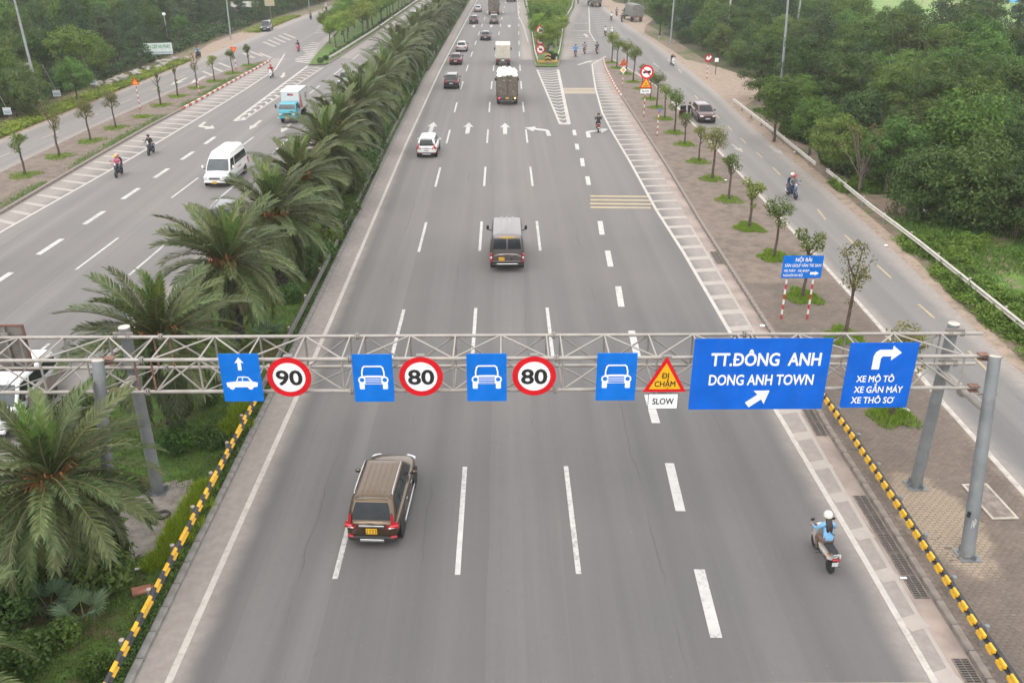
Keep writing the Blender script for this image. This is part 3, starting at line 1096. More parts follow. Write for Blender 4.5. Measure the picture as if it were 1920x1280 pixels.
# legs: a vertical rear leg and a front leg that leans in to it, tied by a flanged cross pipe
for xb, zb in ((14.6, .17), (-12.2, .12)):
    rear_top = Vector((xb, YR + .27, ZT + .22))
    rear_bot = Vector((xb, YR + .30, zb))
    front_bot = Vector((xb, 22.0 - 24.7, zb))
    front_top = Vector((xb + (.27 if xb > 0 else .03), YF - .23, ZT + .09))
    for a, b, r0, r1 in ((rear_bot, rear_top, .205, .18), (front_bot, front_top, .215, .175)):
        pl = MB().tube([a, a.lerp(b, .5), b], [r0, (r0 + r1) / 2, r1], 20).build('leg_pole', POLE, gan)
        d = (b - a).normalized()
        MB().tube([b + d * .002, b + d * .02], r1 + .004, 20).build('pole_cap', POLE_TOP, pl)
        bp = MB().box((a.x, a.y, zb + .012), (.66, .66, .024))
        for k in range(8):
            t = k * PI / 4 + .2
            bp.tube([(a.x + .27 * math.cos(t), a.y + .27 * math.sin(t), zb + .02), (a.x + .27 * math.cos(t), a.y + .27 * math.sin(t), zb + .08)], .022, 6)
        for k in range(4):
            t = k * PI / 2 + .4
            c_, s_ = math.cos(t), math.sin(t)
            bp.box((a.x + .27 * c_, a.y + .27 * s_, zb + .1), (.12, .014, .17), Euler((0, 0, t)))
        bp.build('base_plate', POLE, pl, 0)
    # cross pipe
    zc = 4.72
    ya = rear_bot.lerp(rear_top, .73).y
    tf = (zc - front_bot.z) / (front_top.z - front_bot.z)
    yb = front_bot.lerp(front_top, tf).y
    xc = front_bot.lerp(front_top, tf).x
    cp = MB().tube([(xb, ya - .1, zc), (xc, yb + .1, zc)], .135, 16).build('cross_pipe', TRUSS, gan)
    fy = (ya + yb) / 2
    fl = MB().lathe([(.225, -.03), (.225, -.006)], 18, axis='y').lathe([(.225, .006), (.225, .03)], 18, axis='y')
    for k in range(8):
        t = k * PI / 4
        fl.tube([(.185 * math.cos(t), -.05, .185 * math.sin(t)), (.185 * math.cos(t), .05, .185 * math.sin(t))], .018, 6)
    fl.build('pipe_flange', TRUSS_D, cp, loc=((xb + xc) / 2, fy, zc))
    # saddles and u-bolts
    for z, y, px in ((ZT, YR, xb), (ZB, YR, xb)):
        sd = MB().box((px, y + .1, z + .02), (.62, .06, .2))
        for dx in (-.24, -.16, .16, .24):
            sd.tube([(px + dx, y + .1, z + .075), (px + dx, y - .06, z + .075), (px + dx, y - .085, z), (px + dx, y - .06, z - .075), (px + dx, y + .1, z - .075)], .014, 6)
        sd.build('saddle_clamp', TRUSS_D, gan)
    for z in (ZT, ZB):
        t = (z - front_bot.z) / (front_top.z - front_bot.z)
        q = front_bot.lerp(front_top, t)
        sx_ = -1 if xb > 0 else 1
        br = MB().box((q.x + sx_ * .24, YF - .02, z + .085), (.3, .24, .025)).box((q.x + sx_ * .24, YF - .02, z - .085), (.3, .24, .025)).box((q.x + sx_ * .22, YF + .09, z), (.3, .025, .16))
        br.tube([(q.x - .28, q.y + .12, z), (q.x + .3, q.y + .12, z)], .02, 6)
        br.build('leg_bracket', RUST, gan, 0)
# chalk scrawl on the right front leg
sc = MB()
p0, p1 = Vector((14.6, -2.7, .17)), Vector((14.87, YF - .23, ZT + .09))
dv = (p1 - p0).normalized()
for k, (a, b) in enumerate((((0, 0), (.02, .16)), ((.02, .16), (.07, .15)), ((.07, .15), (.08, .04)), ((.12, .02), (.13, .2)), ((.13, .2), (.19, .17)), ((.19, .17), (.18, .08)))):
    q = []
    for u_, w_ in (a, b):
        ang = -PI / 2 - .45 + u_ * 2.5
        c_ = p0 + dv * (1.05 + w_ * 1.6)
        q.append(c_ + Vector((math.cos(ang), math.sin(ang), 0)) * .236)
    sc.tube(q, .009, 4)
sc.build('chalk_scrawl', mat('chalk', (.6, .58, .55), .9), gan)
MB().box((14.42, -2.53, 1.62), (.1, .02, .2), Euler((0, 0, -.8))).build('paint_patch', mat('black_paint', (.02, .02, .02), .6), gan, 0)

# ---------------------------------------------------------------- sign faces
S_BLUE = mat('sign_blue', (.001, .155, .62), .5, var=.09, scale=1.2, spec=.2, dirt=(.10, .20, .45), dirt_amt=.22)
S_BLUE2 = mat('sign_blue_deep', (.001, .115, .58), .5, var=.09, scale=1.2, spec=.2, dirt=(.08, .17, .45), dirt_amt=.22)
S_WHITE = mat('sign_white', (.84, .84, .84), .5, var=.03, spec=.3)
S_RED = mat('sign_red', (.62, .006, .014), .45, var=.06, spec=.3)
S_YEL = mat('sign_yellow', (.80, .42, .008), .5, var=.05, spec=.3)
S_ORG = mat('sign_orange', (.75, .19, .02), .5, var=.05, spec=.3)
S_BLACK = mat('sign_black', (.012, .012, .013), .5)
S_BACK = mat('sign_back', (.20, .19, .18), .6, .3, var=.2, dirt=(.2, .1, .07))


def text_mesh(body, size, bold=0., align='CENTER', shear=0., space=1.):
    """lettering as thin flat shapes; the weight comes from copies nudged sideways, each a hair deeper"""
    c = bpy.data.curves.new('lettering', 'FONT')
    c.body = body
    c.size = size
    c.align_x = align
    c.shear = shear
    c.space_character = space
    c.resolution_u = 3
    o = bpy.data.objects.new('lettering', c)
    COL.objects.link(o)
    dg = bpy.context.evaluated_depsgraph_get()
    me = bpy.data.meshes.new_from_object(o.evaluated_get(dg))
    bpy.data.objects.remove(o)
    bpy.data.curves.remove(c)
    co = np.empty(len(me.vertices) * 3, np.float32)
    me.vertices.foreach_get('co', co)
    co = co.reshape(-1, 3)
    fs = [tuple(p.vertices) for p in me.polygons]
    V, F = [], []
    bd = bold * size
    for k, (dx, dy) in enumerate(((0, 0), (1, 0), (-1, 0), (0, .8), (0, -.8), (.7, .6), (-.7, .6), (.7, -.6), (-.7, -.6)) if bold else ((0, 0),)):
        o_ = len(V)
        V += [(x + dx * bd, y_ + dy * bd, z_ + .0004 * k) for x, y_, z_ in co.tolist()]
        F += [tuple(i + o_ for i in f) for f in fs]
    bpy.data.meshes.remove(me)
    me = bpy.data.meshes.new('lettering')
    me.from_pydata(V, [], F)
    return me


def text_w(body, size, shear=0.):
    me = text_mesh(body, size, 0, 'LEFT', shear)
    x = [v.co.x for v in me.vertices]
    bpy.data.meshes.remove(me)
    return (min(x), max(x)) if x else (0, 0)


STROKED = {'Đ': 'D', 'Ơ': 'O', 'Ờ': 'Ò', 'Ư': 'U'}


def text(body, size, x, z, y, m, parent, bold=.02, width=None, **k):
    """one line of lettering; the strokes and horns of the Vietnamese letters are added as shapes of their own"""
    plain = ''.join(STROKED.get(c, c) for c in body)
    me = text_mesh(plain, size, bold, **k)
    me.materials.append(m)
    lo0, hi0 = text_w(plain, size)
    mid = (lo0 + hi0) / 2 if k.get('align', 'CENTER') == 'CENTER' else 0
    add = MB()
    sh = k.get('shear', 0.)
    cap = .69 * size
    for i, c in enumerate(body):
        if c not in STROKED:
            continue
        a, b = text_w('D' if c == 'Đ' else plain[i], size)
        r = text_w(plain[:i + 1], size)[1] - mid
        l = r - (b - a)
        zt = .0045
        if c == 'Đ':
            q = [(l - .09 * size, cap * .43), (l + .30 * size, cap * .43), (l + .30 * size, cap * .58), (l - .09 * size, cap * .58)]
        else:
            q = [(r - .12 * size, cap * .86), (r + .03 * size, cap * .80), (r + .12 * size, cap * 1.02), (r + .02 * size, cap * 1.06), (r - .03 * size, cap * .93)]
        add.add([(px + py * sh, py, zt) for px, py in q], [tuple(range(len(q)))])
    if add.v:
        bm = bmesh.new()
        bm.from_mesh(me)
        vs = [bm.verts.new(v) for v in add.v]
        for f in add.f:
            bm.faces.new([vs[i] for i in f])
        bm.to_mesh(me)
        bm.free()
    o = link('lettering', me, parent, (x, y, z), (PI / 2, 0, 0))
    if width:
        w = max(v.co.x for v in me.vertices) - min(v.co.x for v in me.vertices)
        o.scale = (width / w, 1, 1)
    return o


def disc_pts(r, n=40, cx=0, cz=0):
    return [(cx + r * math.cos(2 * PI * k / n), cz + r * math.sin(2 * PI * k / n)) for k in range(n)]


def rrect(x0, z0, x1, z1, r, n=4):
    pts = []
    for cx, cz, a0 in ((x1 - r, z0 + r, -PI / 2), (x1 - r, z1 - r, 0), (x0 + r, z1 - r, PI / 2), (x0 + r, z0 + r, PI)):
        for k in range(n + 1):
            t = a0 + PI / 2 * k / n
            pts.append((cx + r * math.cos(t), cz + r * math.sin(t)))
    return pts


def flat(polys, y, m, parent, name, d=.004):
    b = MB()
    for i, p in enumerate(polys):
        b.prism(p, y - d - i * .0006, y)
    return b.build(name, m, parent, 0)


def stroke(pts, w):
    out = []
    for a, b in zip(pts, pts[1:]):
        a, b = Vector(a), Vector(b)
        d = (b - a).normalized()
        s = Vector((d.y, -d.x)) * w / 2
        e = d * w * .35
        out.append([tuple(a - e + s), tuple(b + e + s), tuple(b + e - s), tuple(a - e - s)][::1])
    return out


def ccw(p):
    a = sum(p[i][0] * p[(i + 1) % len(p)][1] - p[(i + 1) % len(p)][0] * p[i][1] for i in range(len(p)))
    return p if a > 0 else p[::-1]


def back_frame(t, w, h):
    b = MB()
    for x in (-w * .3, w * .3):
        b.box((x, .05, 0), (.05, .05, h * .96))
    for z in (-h * .28, h * .28):
        b.box((0, .045, z), (w * .9, .04, .04))
    b.build('mounting_frame', S_BACK, t, 0)


def blue_board(label, x, z, w, h, m, group=None):
    t = thing('direction_sign', label, 'road sign', (x, 23.62, z), 0, group)
    MB().prism(rrect(-w / 2, -h / 2, w / 2, h / 2, .03), -.02, .0).build('panel', m, t, 0)
    flat([ccw([(-w / 2 + .05, -h / 2 + .05), (w / 2 - .05, -h / 2 + .05), (w / 2 - .05, h / 2 - .05), (-w / 2 + .05, h / 2 - .05)])], .012, S_BACK, t, 'backing')
    back_frame(t, w, h)
    return t


LANE_G = 'blue lane signs on the gantry'
# lane sign with arrow and side view of a car
t = blue_board('blue lane sign with white up arrow over a car in profile, beside the 90 disc', -7.95, 5.775, 1.2, 1.62, S_BLUE, LANE_G)
flat([[(-.055, .26), (.055, .26), (.055, .52), (.14, .50), (0, .70), (-.14, .50), (-.055, .52)]], -.0225, S_WHITE, t, 'arrow_symbol')
car = [(-.47, -.16), (-.45, -.31), (-.40, -.315), (-.37, -.375), (-.31, -.40), (-.25, -.375), (-.22, -.315), (.16, -.315), (.19, -.375), (.25, -.40), (.31, -.375), (.34, -.315), (.46, -.30), (.485, -.16), (.33, -.12), (.22, .03), (.10, .055), (-.10, .045), (-.17, -.12), (-.30, -.13)]
flat([ccw(car)], -.0225, S_WHITE, t, 'car_symbol')
flat([ccw([(-.13, -.105), (.02, -.105), (.02, .015), (-.08, .015)]), ccw([(.05, -.105), (.26, -.105), (.19, .005), (.05, .015)])], -.0285, S_BLUE, t, 'car_window_symbol', .002)


def car_front_sign(x, label):
    t = blue_board(label, x, 5.74, 1.21, 1.62, S_BLUE, LANE_G)
    frame = [(-.33, .02), (-.335, .2), (-.30, .36), (-.25, .405), (.25, .405), (.30, .36), (.335, .2), (.33, .02)]
    flat(stroke(frame, .045), -.0225, S_WHITE, t, 'windscreen_symbol')
    body = [(-.38, .07), (-.2, .095), (.2, .095), (.38, .07), (.45, .01), (.46, -.08), (.42, -.17), (.3, -.2), (-.3, -.2), (-.42, -.17), (-.46, -.08), (-.45, .01)]
    flat([ccw(body)], -.0265, S_WHITE, t, 'bonnet_symbol', .003)
    for a_ in (-.43, .275):
        flat([ccw(rrect(a_, -.37, a_ + .155, -.14, .03))], -.0225, S_WHITE, t, 'wheel_symbol', .0035)
    for a_ in (-.345, .345):
        flat([ccw(disc_pts(.068, 18, a_, -.05))], -.0305, S_BLUE, t, 'lamp_symbol', .002)
    flat([ccw(rrect(-.245, zz - .018, .245, zz + .018, .012)) for zz in (.015, -.045, -.105, -.16)], -.0305, S_BLUE, t, 'grille_symbol', .002)
    return t


car_front_sign(-3.96, 'blue sign with head on white car between the 90 and first 80 discs')
car_front_sign(-.52, 'blue lane sign with a white car seen head on, between the two 80 discs')
car_front_sign(3.42, 'blue lane sign with a white car seen head on, left of the yellow warning triangle')


def speed_sign(x, num, label):
    t = thing('speed_limit_sign', label, 'speed sign', (x, 23.62, 5.785), 0, 'speed limit discs on the gantry')
    MB().prism(disc_pts(.665), -.02, 0).build('red_ring', S_RED, t, 0)
    flat([disc_pts(.49)], -.0225, S_WHITE, t, 'white_face')
    text(num, .70, 0, -.25, -.0295, S_BLACK, t, bold=.028, width=.80)
    back_frame(t, .9, 1.1)
    MB().box((0, .06, .69), (.25, .16, .03)).build('top_clip', TRUSS_D, t, 0)


speed_sign(-6.50, '90', 'round red-ringed speed limit disc reading 90')
speed_sign(-2.51, '80', 'round red-ringed disc reading 80 between the first and second car signs')
speed_sign(.92, '80', 'round red-ringed disc reading 80 right of the second car sign')

t = thing('warning_sign', 'yellow gantry triangle reading DI CHAM above the white SLOW plate', 'warning sign', (4.92, 23.62, 5.72))
MB().prism([(-.66, -.5), (.66, -.5), (.02, .68), (-.02, .68)], -.02, 0).build('red_triangle', S_RED, t, 0)
flat([[(-.49, -.40), (.49, -.40), (0, .49)]], -.0225, S_YEL, t, 'yellow_face')
text('ĐI', .27, 0, -.03, -.0295, S_BLACK, t, bold=.02, width=.22)
text('CHẬM', .27, 0, -.31, -.0295, S_BLACK, t, bold=.02, width=.64)
back_frame(t, .7, .8)
MB().box((0, .05, .62), (.28, .1, .18)).box((-.05, .06, -.58), (.26, .06, .2)).box((.2, .06, -.58), (.04, .04, .2)).box((-.3, .06, -.58), (.04, .04, .2)).build('hanger', TRUSS_D, t, 0)
t = thing('slow_plate', 'small white plate lettered SLOW under the gantry triangle', 'road sign', (4.90, 23.62, 4.895))
MB().prism(rrect(-.46, -.265, .46, .265, .015), -.02, 0).build('border', S_BLACK, t, 0)
flat([rrect(-.447, -.252, .447, .252, .012)], -.0225, S_WHITE, t, 'white_face')
text('SLOW', .30, 0, -.10, -.0295, S_BLACK, t, bold=.02, width=.66)

t = blue_board('wide blue board lettered DONG ANH TOWN with a slanted white arrow', 7.78, 5.805, 4.15, 2.42, S_BLUE2)
text('TT.ĐÔNG  ANH', .60, .15, .31, -.0245, S_WHITE, t, bold=.03, width=3.34)
text('DONG ANH TOWN', .50, .07, -.35, -.0245, S_WHITE, t, bold=.026, width=3.2)
ar = Matrix.Rotation(R(-52), 2)
arr = [(-.13, -.5), (.13, -.5), (.13, .05), (.36, .02), (0, .5), (-.36, .02), (-.13, .05)]
arr = [tuple(ar @ Vector(p) * .82) for p in arr]
flat([[(x + .05, z - .80) for x, z in arr]], -.0225, S_WHITE, t, 'arrow_symbol')
t = blue_board('smaller blue board with a right turn arrow over XE MO TO lettering', 11.44, 5.745, 2.08, 2.22, S_BLUE2)
flat([[(-.28, .22), (-.05, .22), (-.05, .6), (.0, .66), (.26, .66), (.26, .52), (.55, .78), (.26, 1.02), (.26, .88), (-.12, .88), (-.23, .8), (-.28, .66)]], -.0225, S_WHITE, t, 'turn_arrow_symbol')
text('XE MÔ TÔ', .31, -.09, -.21, -.0245, S_WHITE, t, bold=.024, width=1.16)
text('XE GẮN MÁY', .31, .06, -.58, -.0245, S_WHITE, t, bold=.024, width=1.50)
text('XE THÔ SƠ', .31, -.06, -.95, -.0245, S_WHITE, t, bold=.024, width=1.34)

# back of the board that faces the other carriageway
t = thing('sign_board_back', 'back of a brown edged grey board facing the other carriageway at the left frame edge', 'road sign', (-17.15, 25.68, 5.82))
MB().box((0, .02, 0), (3.6, .03, 1.62)).build('panel', mat('board_grey', (.20, .18, .165), .6, .2, var=.15, dirt=(.18, .12, .09)), t, 0)
fb = MB()
for x in (-1.78, 1.78):
    fb.box((x, -.005, 0), (.07, .06, 1.66))
for z in (-.8, .8):
    fb.box((0, -.006, z), (3.49, .06, .06))
fb.build('edge_frame', mat('board_edge', (.16, .075, .055), .7, var=.2), t, 0)
for x in (-1.2, 1.2):
    MB().box((x, -.05, 0), (.07, .07, 1.5)).box((x, -.075, .5), (.22, .1, .16)).build('mounting_post', TRUSS_D, t, 0)

# ================================================================ PLANTS
BARK = mat('bark', (.085, .062, .048), .95, var=.35, scale=6)
BARK_L = mat('bark_pale', (.15, .12, .095), .95, var=.3, scale=5)
L_STREET = leaf_mat('street_tree_leaf', (.085, .135, .022), (.20, .27, .05))
L_OLIVE = leaf_mat('olive_leaf', (0.098, 0.112, 0.030), (0.238, 0.240, 0.071))
L_WOOD = leaf_mat('wood_leaf', (.022, .070, .010), (.112, .205, .027))
L_YELL = leaf_mat('light_leaf', (.07, .145, .016), (.20, .31, .036))
L_DARK = leaf_mat('dark_leaf', (0.027, 0.064, 0.025), (0.075, 0.136, 0.045))
L_HEDGE = leaf_mat('hedge_leaf', (.025, .068, .013), (.10, .178, .034))
L_PALM = leaf_mat('palm_leaf', (.048, .078, .027), (.138, .178, .066), .25, .45)
L_PALM_Y = leaf_mat('young_palm_leaf', (.065, .125, .025), (.13, .215, .05), .3, .45)
L_DEAD = leaf_mat('dry_frond', (.16, .125, .07), (.26, .21, .13), .2)
L_GRASS = leaf_mat('grass_blade', (.10, .22, .018), (.24, .42, .04), .3)
L_LIME = leaf_mat('lime_grass', (.17, .36, .02), (.36, .58, .05), .45)
L_WEED = leaf_mat('weed_leaf', (.065, .18, .022), (.165, .36, .05), .35)
L_TURF = leaf_mat('turf_blade', (0.065, 0.140, 0.020), (0.150, 0.252, 0.044), .3)
L_FAN = leaf_mat('fan_palm_leaf', (0.058, 0.111, 0.055), (0.117, 0.182, 0.094), .2, .4)
STALK = mat('palm_stalk', (.17, .15, .06), .6, var=.25)
FIBRE = mat('palm_fibre', (.30, .125, .04), .9, var=.35, scale=5)
PALM_BARK = mat('palm_bark', (.055, .048, .042), .95, var=.4, scale=5)


def blob_points(rng, blobs, n, shell=.55, flat_top=0.):
    """points in a set of ellipsoids, kept towards their skins; returns points and outward directions"""
    w = np.array([b[3] * b[4] + b[4] * b[5] + b[3] * b[5] for b in blobs])
    idx = rng.choice(len(blobs), n, p=w / w.sum())
    B = np.array(blobs)[idx]
    d = rng.normal(0, 1, (n, 3))
    d /= np.linalg.norm(d, axis=1, keepdims=True)
    r = shell + (1 - shell) * rng.uniform(0, 1, (n, 1)) ** .6
    r *= 1 + rng.normal(0, .07, (n, 1))
    p = B[:, :3] + d * B[:, 3:6] * r
    nr = d / B[:, 3:6]
    nr /= np.linalg.norm(nr, axis=1, keepdims=True)
    nr[:, 2] += .45
    return p, nr


def crown_mesh(name, seed, blobs, n, size, m, aspect=.5, jitter=.8, shell=.5, cluster=0, spread=.26):
    """leaves over the blobs; with cluster > 0 they gather in sprays with gaps between"""
    rng = np.random.default_rng(seed)
    if cluster:
        k = max(8, n // cluster)
        cp, cn = blob_points(rng, blobs, k, shell)
        idx = rng.integers(0, k, n)
        o = rng.normal(0, 1, (n, 3)) * spread * np.array([1, 1, .62])
        p = cp[idx] + o
        nr = cn[idx] + o / spread * .45
        tone = rng.uniform(0, 1, k)[idx]
    else:
        p, nr = blob_points(rng, blobs, n, shell)
        tone = .5 + .5 * np.sin(p[:, 0] * 2.1 + seed) * np.sin(p[:, 1] * 2.4 + 1.3 * seed) * np.sin(p[:, 2] * 2.2)
    V, F = leaf_arrays(rng, p, nr, np.full(n, size), aspect, jitter)
    t = np.clip(.55 * tone + rng.uniform(0, .5, n), 0, 1)
    return np_mesh(name, V, F, 3, m, np.repeat(t, 2))


def limbs(mb, rng, base, top, r, n, spread, rise, r2=.35):
    """trunk from base to top with n limbs leaving its upper part"""
    base, top = Vector(base), Vector(top)
    k = 5
    pts = [base.lerp(top, i / k) + Vector((rng.gauss(0, .03), rng.gauss(0, .03), 0)) * (0 if i == 0 else 1) for i in range(k + 1)]
    mb.tube(pts, [r * (1.25 if i == 0 else 1 - .45 * i / k) for i in range(k + 1)], 8)
    ends = []
    for i in range(n):
        a = 2 * PI * i / n + rng.uniform(-.5, .5)
        s = pts[k].lerp(pts[k - 2], rng.uniform(0, .9))
        e = s + Vector((math.cos(a) * spread, math.sin(a) * spread, rise)) * rng.uniform(.7, 1.15)
        mb.tube([s, s.lerp(e, .5) + Vector((0, 0, -.08 * rise)), e], [r * .5, r * .35, r * .12], 6)
        ends.append(e)
    return ends


# ---- street trees: slim trunk, small tufted crown
def street_tree(seed, kind, H):
    rng = random.Random(seed)
    t = thing('street_tree', 'x', 'street tree')
    mb = MB()
    lean = (rng.uniform(-.12, .12), rng.uniform(-.1, .1))
    top = (lean[0], lean[1], H * (.70 if kind != 'pruned' else .82))
    ends = limbs(mb, rng, (0, 0, -.1), top, .105, 5, .55, .75 if kind != 'sparse' else 1.2)
    blobs, n, sz = [], 900, .15
    if kind == 'tuft':
        for e in ends + [Vector(top) + Vector((0, 0, .6))]:
            blobs.append((e.x, e.y, e.z, .42, .42, .34))
        blobs.append((top[0], top[1], top[2] + .45, .7, .7, .5))
    elif kind == 'twotier':
        for e in ends:
            blobs.append((e.x * .9, e.y * .9, e.z, .4, .4, .36))
        blobs.append((top[0] * .6, top[1] * .6 - .05, H * .52, .42, .42, .26))
        blobs.append((top[0] * .5 + .1, top[1] * .5, H * .36, .28, .28, .2))
    elif kind == 'sparse':
        n = 560
        for e in ends:
            blobs.append((e.x, e.y, e.z - .1, .36, .36, .5))
            for j in range(4):
                e2 = e + Vector((rng.uniform(-.4, .4), rng.uniform(-.4, .4), rng.uniform(.3, .8)))
                mb.tube([e, e.lerp(e2, .5) + Vector((rng.uniform(-.06, .06), 0, 0)), e2], [.02, .013, .006], 4)
                blobs.append((e2.x, e2.y, e2.z - .2, .14, .14, .2))
        blobs.append((top[0], top[1], top[2] - .5, .55, .55, .28))
        blobs.append((0, 0, H * .4, .3, .3, .2))
    elif kind == 'pruned':
        n = 260
        blobs.append((top[0], top[1], top[2], .2, .2, .3))
        blobs.append((.05, 0, H * .5, .16, .16, .16))
        blobs.append((.05, 0, H * .4, .16, .16, .12))
    else:
        n = 1250
        for e in ends:
            blobs.append((e.x * 1.1, e.y * 1.1, e.z - .15, .5, .5, .45))
        blobs.append((top[0], top[1], top[2] + .5, .8, .8, .75))
    mb.build('trunk', BARK, t, 40)
    lm = {'sparse': L_OLIVE, 'olive': L_OLIVE}.get(kind, L_STREET)
    link('crown', crown_mesh('crown', seed, blobs, n, sz, lm, .5, .9, .25), t)
    return t


ST = {k: [street_tree(s, k, h) for s, h in v] for k, v in {
    'tuft': [(1, 3.9), (2, 4.0)], 'twotier': [(3, 4.2), (4, 4.3)], 'sparse': [(5, 4.6), (6, 4.4)], 'full': [(7, 4.4), (8, 4.5)], 'olive': [(9, 4.3)], 'pruned': [(10, 3.7), (11, 3.6)]}.items()}
ST_USED = set()


def place_street(kind, i, u, v, label, group, scale=1., z=.16, at=None):
    proto = ST[kind][i]
    p = at or P(u, v, z)
    if proto.name not in ST_USED:
        ST_USED.add(proto.name)
        proto.location = (p[0], p[1], z)
        proto.scale = (scale,) * 3
        proto['label'] = label
        proto['group'] = group
        return proto
    return dup(proto, (p[0], p[1], z), rnd(0, 6.28), label, group, scale * rnd(.95, 1.05))


G_R = 'street trees on the right island'
ROW_R = [('olive', 0, 1670, 778, 'leafy topped street tree rising behind the gap between the two blue boards', .98),
         ('sparse', 0, 1583, 632, 'thin street tree with bare upright twigs just beyond the gantry', 1.0),
         ('twotier', 0, 1505, 557, 'street tree with two leaf tufts standing behind the blue NOI BAI board', .95),
         ('full', 0, 1452, 482, 'full crowned street tree one place past the NOI BAI board tree', .88),
         ('twotier', 1, 1404, 427, 'street tree with low leaf tufts on its trunk, next to bare twigs', .98),
         ('tuft', 0, 1367, 375, 'flat tufted street tree in front of the couple on a motorbike', .92),
         ('olive', 0, 1335, 336, 'tall olive crowned street tree just nearer than the parked maroon car', 1.05),
         ('tuft', 1, 1309, 303, 'small dark crowned street tree hiding the nose of the parked maroon car', .8),
         ('tuft', 0, 1284, 271, 'flat crowned street tree beside the open door of the parked car', .82),
         ('full', 0, 1265, 249, 'full crowned street tree with a white band, beyond the short striped post', 1.02),
         ('full', 1, 1246, 223, 'slim banded street tree standing right of the truck ban sign', .82),
         ('full', 0, 1231, 202, 'round crowned street tree just behind the truck ban sign', .9),
         ('tuft', 1, 1219, 186, 'street tree whose trunk is hidden by the truck ban sign stack', .85),
         ('tuft', 0, 1203, 167, 'flat topped street tree left of the truck ban disc', .8),
         ('full', 1, 1187, 154, 'fourth street tree from the far tip of the right island', 1.02),
         ('full', 0, 1174, 139, 'third street tree from the far tip of the right island', 1.0),
         ('full', 1, 1156, 128, 'second street tree from the far tip of the right island', 1.0),
         ('full', 0, 1147, 118, 'street tree at the far tip of the right island', 1.05)]
for k, i, u, v, lb, s in ROW_R:
    place_street(k, i, u, v, lb, G_R, s)
G_L = 'street trees on the left island'
ROW_L = [('tuft', 0, 47, 329, 'nearest street tree on the left island, dense flat green crown', .95),
         ('sparse', 1, 111, 294, 'second street tree from the near end of the left island', .98),
         ('olive', 0, 170, 265, 'third street tree from the near end of the left island', .95),
         ('olive', 0, 217, 240, 'fourth street tree from the near end of the left island', .88),
         ('pruned', 0, 302, 198, 'almost bare pruned street tree beside the triangle warning post', 1.05),
         ('pruned', 1, 334, 181, 'bare pruned trunk just beyond the first pruned tree', 1.0),
         ('sparse', 0, 370, 165, 'street tree with leaves along its trunk, behind the plain striped post', .85),
         ('tuft', 1, 403, 153, 'tufted street tree next to the one behind the striped post', .85),
         ('full', 1, 437, 138, 'round crowned street tree in front of the inverted triangle sign', .72),
         ('twotier', 1, 467, 123, 'slim street tree at the far tip of the left island', .88)]
for k, i, u, v, lb, s in ROW_L:
    place_street(k, i, u, v, lb, G_L, s)

# ---- date palms of the median
def frond(seed, L, droop, m, nleaf=40):
    """feather frond growing along +y from the origin"""
    rng = random.Random(seed)
    K = 12
    ax = []
    ang, p = .10, Vector((0, 0, 0))
    for i in range(K + 1):
        ax.append(p.copy())
        t = i / K
        p = p + Vector((0, math.cos(ang), math.sin(ang))) * (L / K)
        ang -= droop * (.3 + 1.4 * t) / K
    mb = MB()
    mb.mat(1).tube(ax, [.028 * (1 - .8 * i / K) + .004 for i in range(K + 1)], 4, False)
    mb.mat(0)
    V, F = [], []
    for s in (-1, 1):
        for j in range(nleaf):
            t = .10 + .90 * (j + rng.uniform(-.3, .3)) / nleaf
            t = min(.995, max(.06, t))
            f = t * K
            i = min(K - 1, int(f))
            o = ax[i].lerp(ax[i + 1], f - i)
            d = (ax[i + 1] - ax[i]).normalized()
            up = Vector((1, 0, 0)).cross(d)
            ll = L * .165 * (math.sin(min(1, t * 1.25 + .12) * PI * .62) ** .8) * rng.uniform(.85, 1.1) * (1 if t < .8 else 1 - (t - .8) * 1.9)
            fw = .55 + .5 * t + rng.uniform(-.12, .12)
            lift = rng.uniform(.15, .6)
            side = Vector((s, 0, 0))
            e = (side * math.cos(fw) + d * math.sin(fw) + up * lift * .6).normalized()
            w = .021 + .008 * rng.random()
            wd = e.cross(up).normalized() * w
            mid = o + e * ll * .55
            tip = o + e * ll + Vector((0, 0, -1)) * ll * .16
            b = len(V)
            V += [o - wd * .5, o + wd * .5, mid + wd, mid - wd, tip]
            F += [(b, b + 1, b + 2, b + 3), (b + 3, b + 2, b + 4)]
    mb.add(V, F)
    me = bpy.data.meshes.new('frond')
    me.from_pydata(mb.v, [], mb.f)
    me.materials.append(m)
    me.materials.append(STALK)
    me.polygons.foreach_set('material_index', mb.mi)
    a = me.attributes.new('tint', 'FLOAT', 'FACE')
    a.data.foreach_set('value', np.array([min(1, max(0, rng.gauss(.5, .25))) for _ in mb.f], np.float32))
    me.update()
    return me


FR = [frond(20 + i, 2.95, d, L_PALM, 54) for i, d in enumerate((.9, 1.15, 1.4, 1.65))]
FR_Y = [frond(30 + i, 2.5, d, L_PALM_Y) for i, d in enumerate((.35, .6))]
FR_D = [frond(40 + i, 2.5, d, L_DEAD) for i, d in enumerate((1.2,))]


def frond_specs(seed, n=84, dead=7):
    rng = random.Random(seed)
    out = []
    for k in range(n):
        t = (k + .5) / n
        el = R(84) - R(138) * t ** .85 + rng.gauss(0, .09)
        az = k * 2.399963 + rng.uniform(-.25, .25)
        if t < .10:
            me = FR_Y[k % 2]
        else:
            me = FR[min(3, int((t - .1) * 4.2))]
        out.append((me, az, el, rng.uniform(.86, 1.12) * (1 if t > .1 else .85), rng.uniform(-.5, .5)))
    for k in range(dead):
        out.append((FR_D[0], rng.uniform(0, 6.28), R(-52) + rng.gauss(0, .1), rng.uniform(.7, .95), rng.uniform(-.6, .6)))
    return out


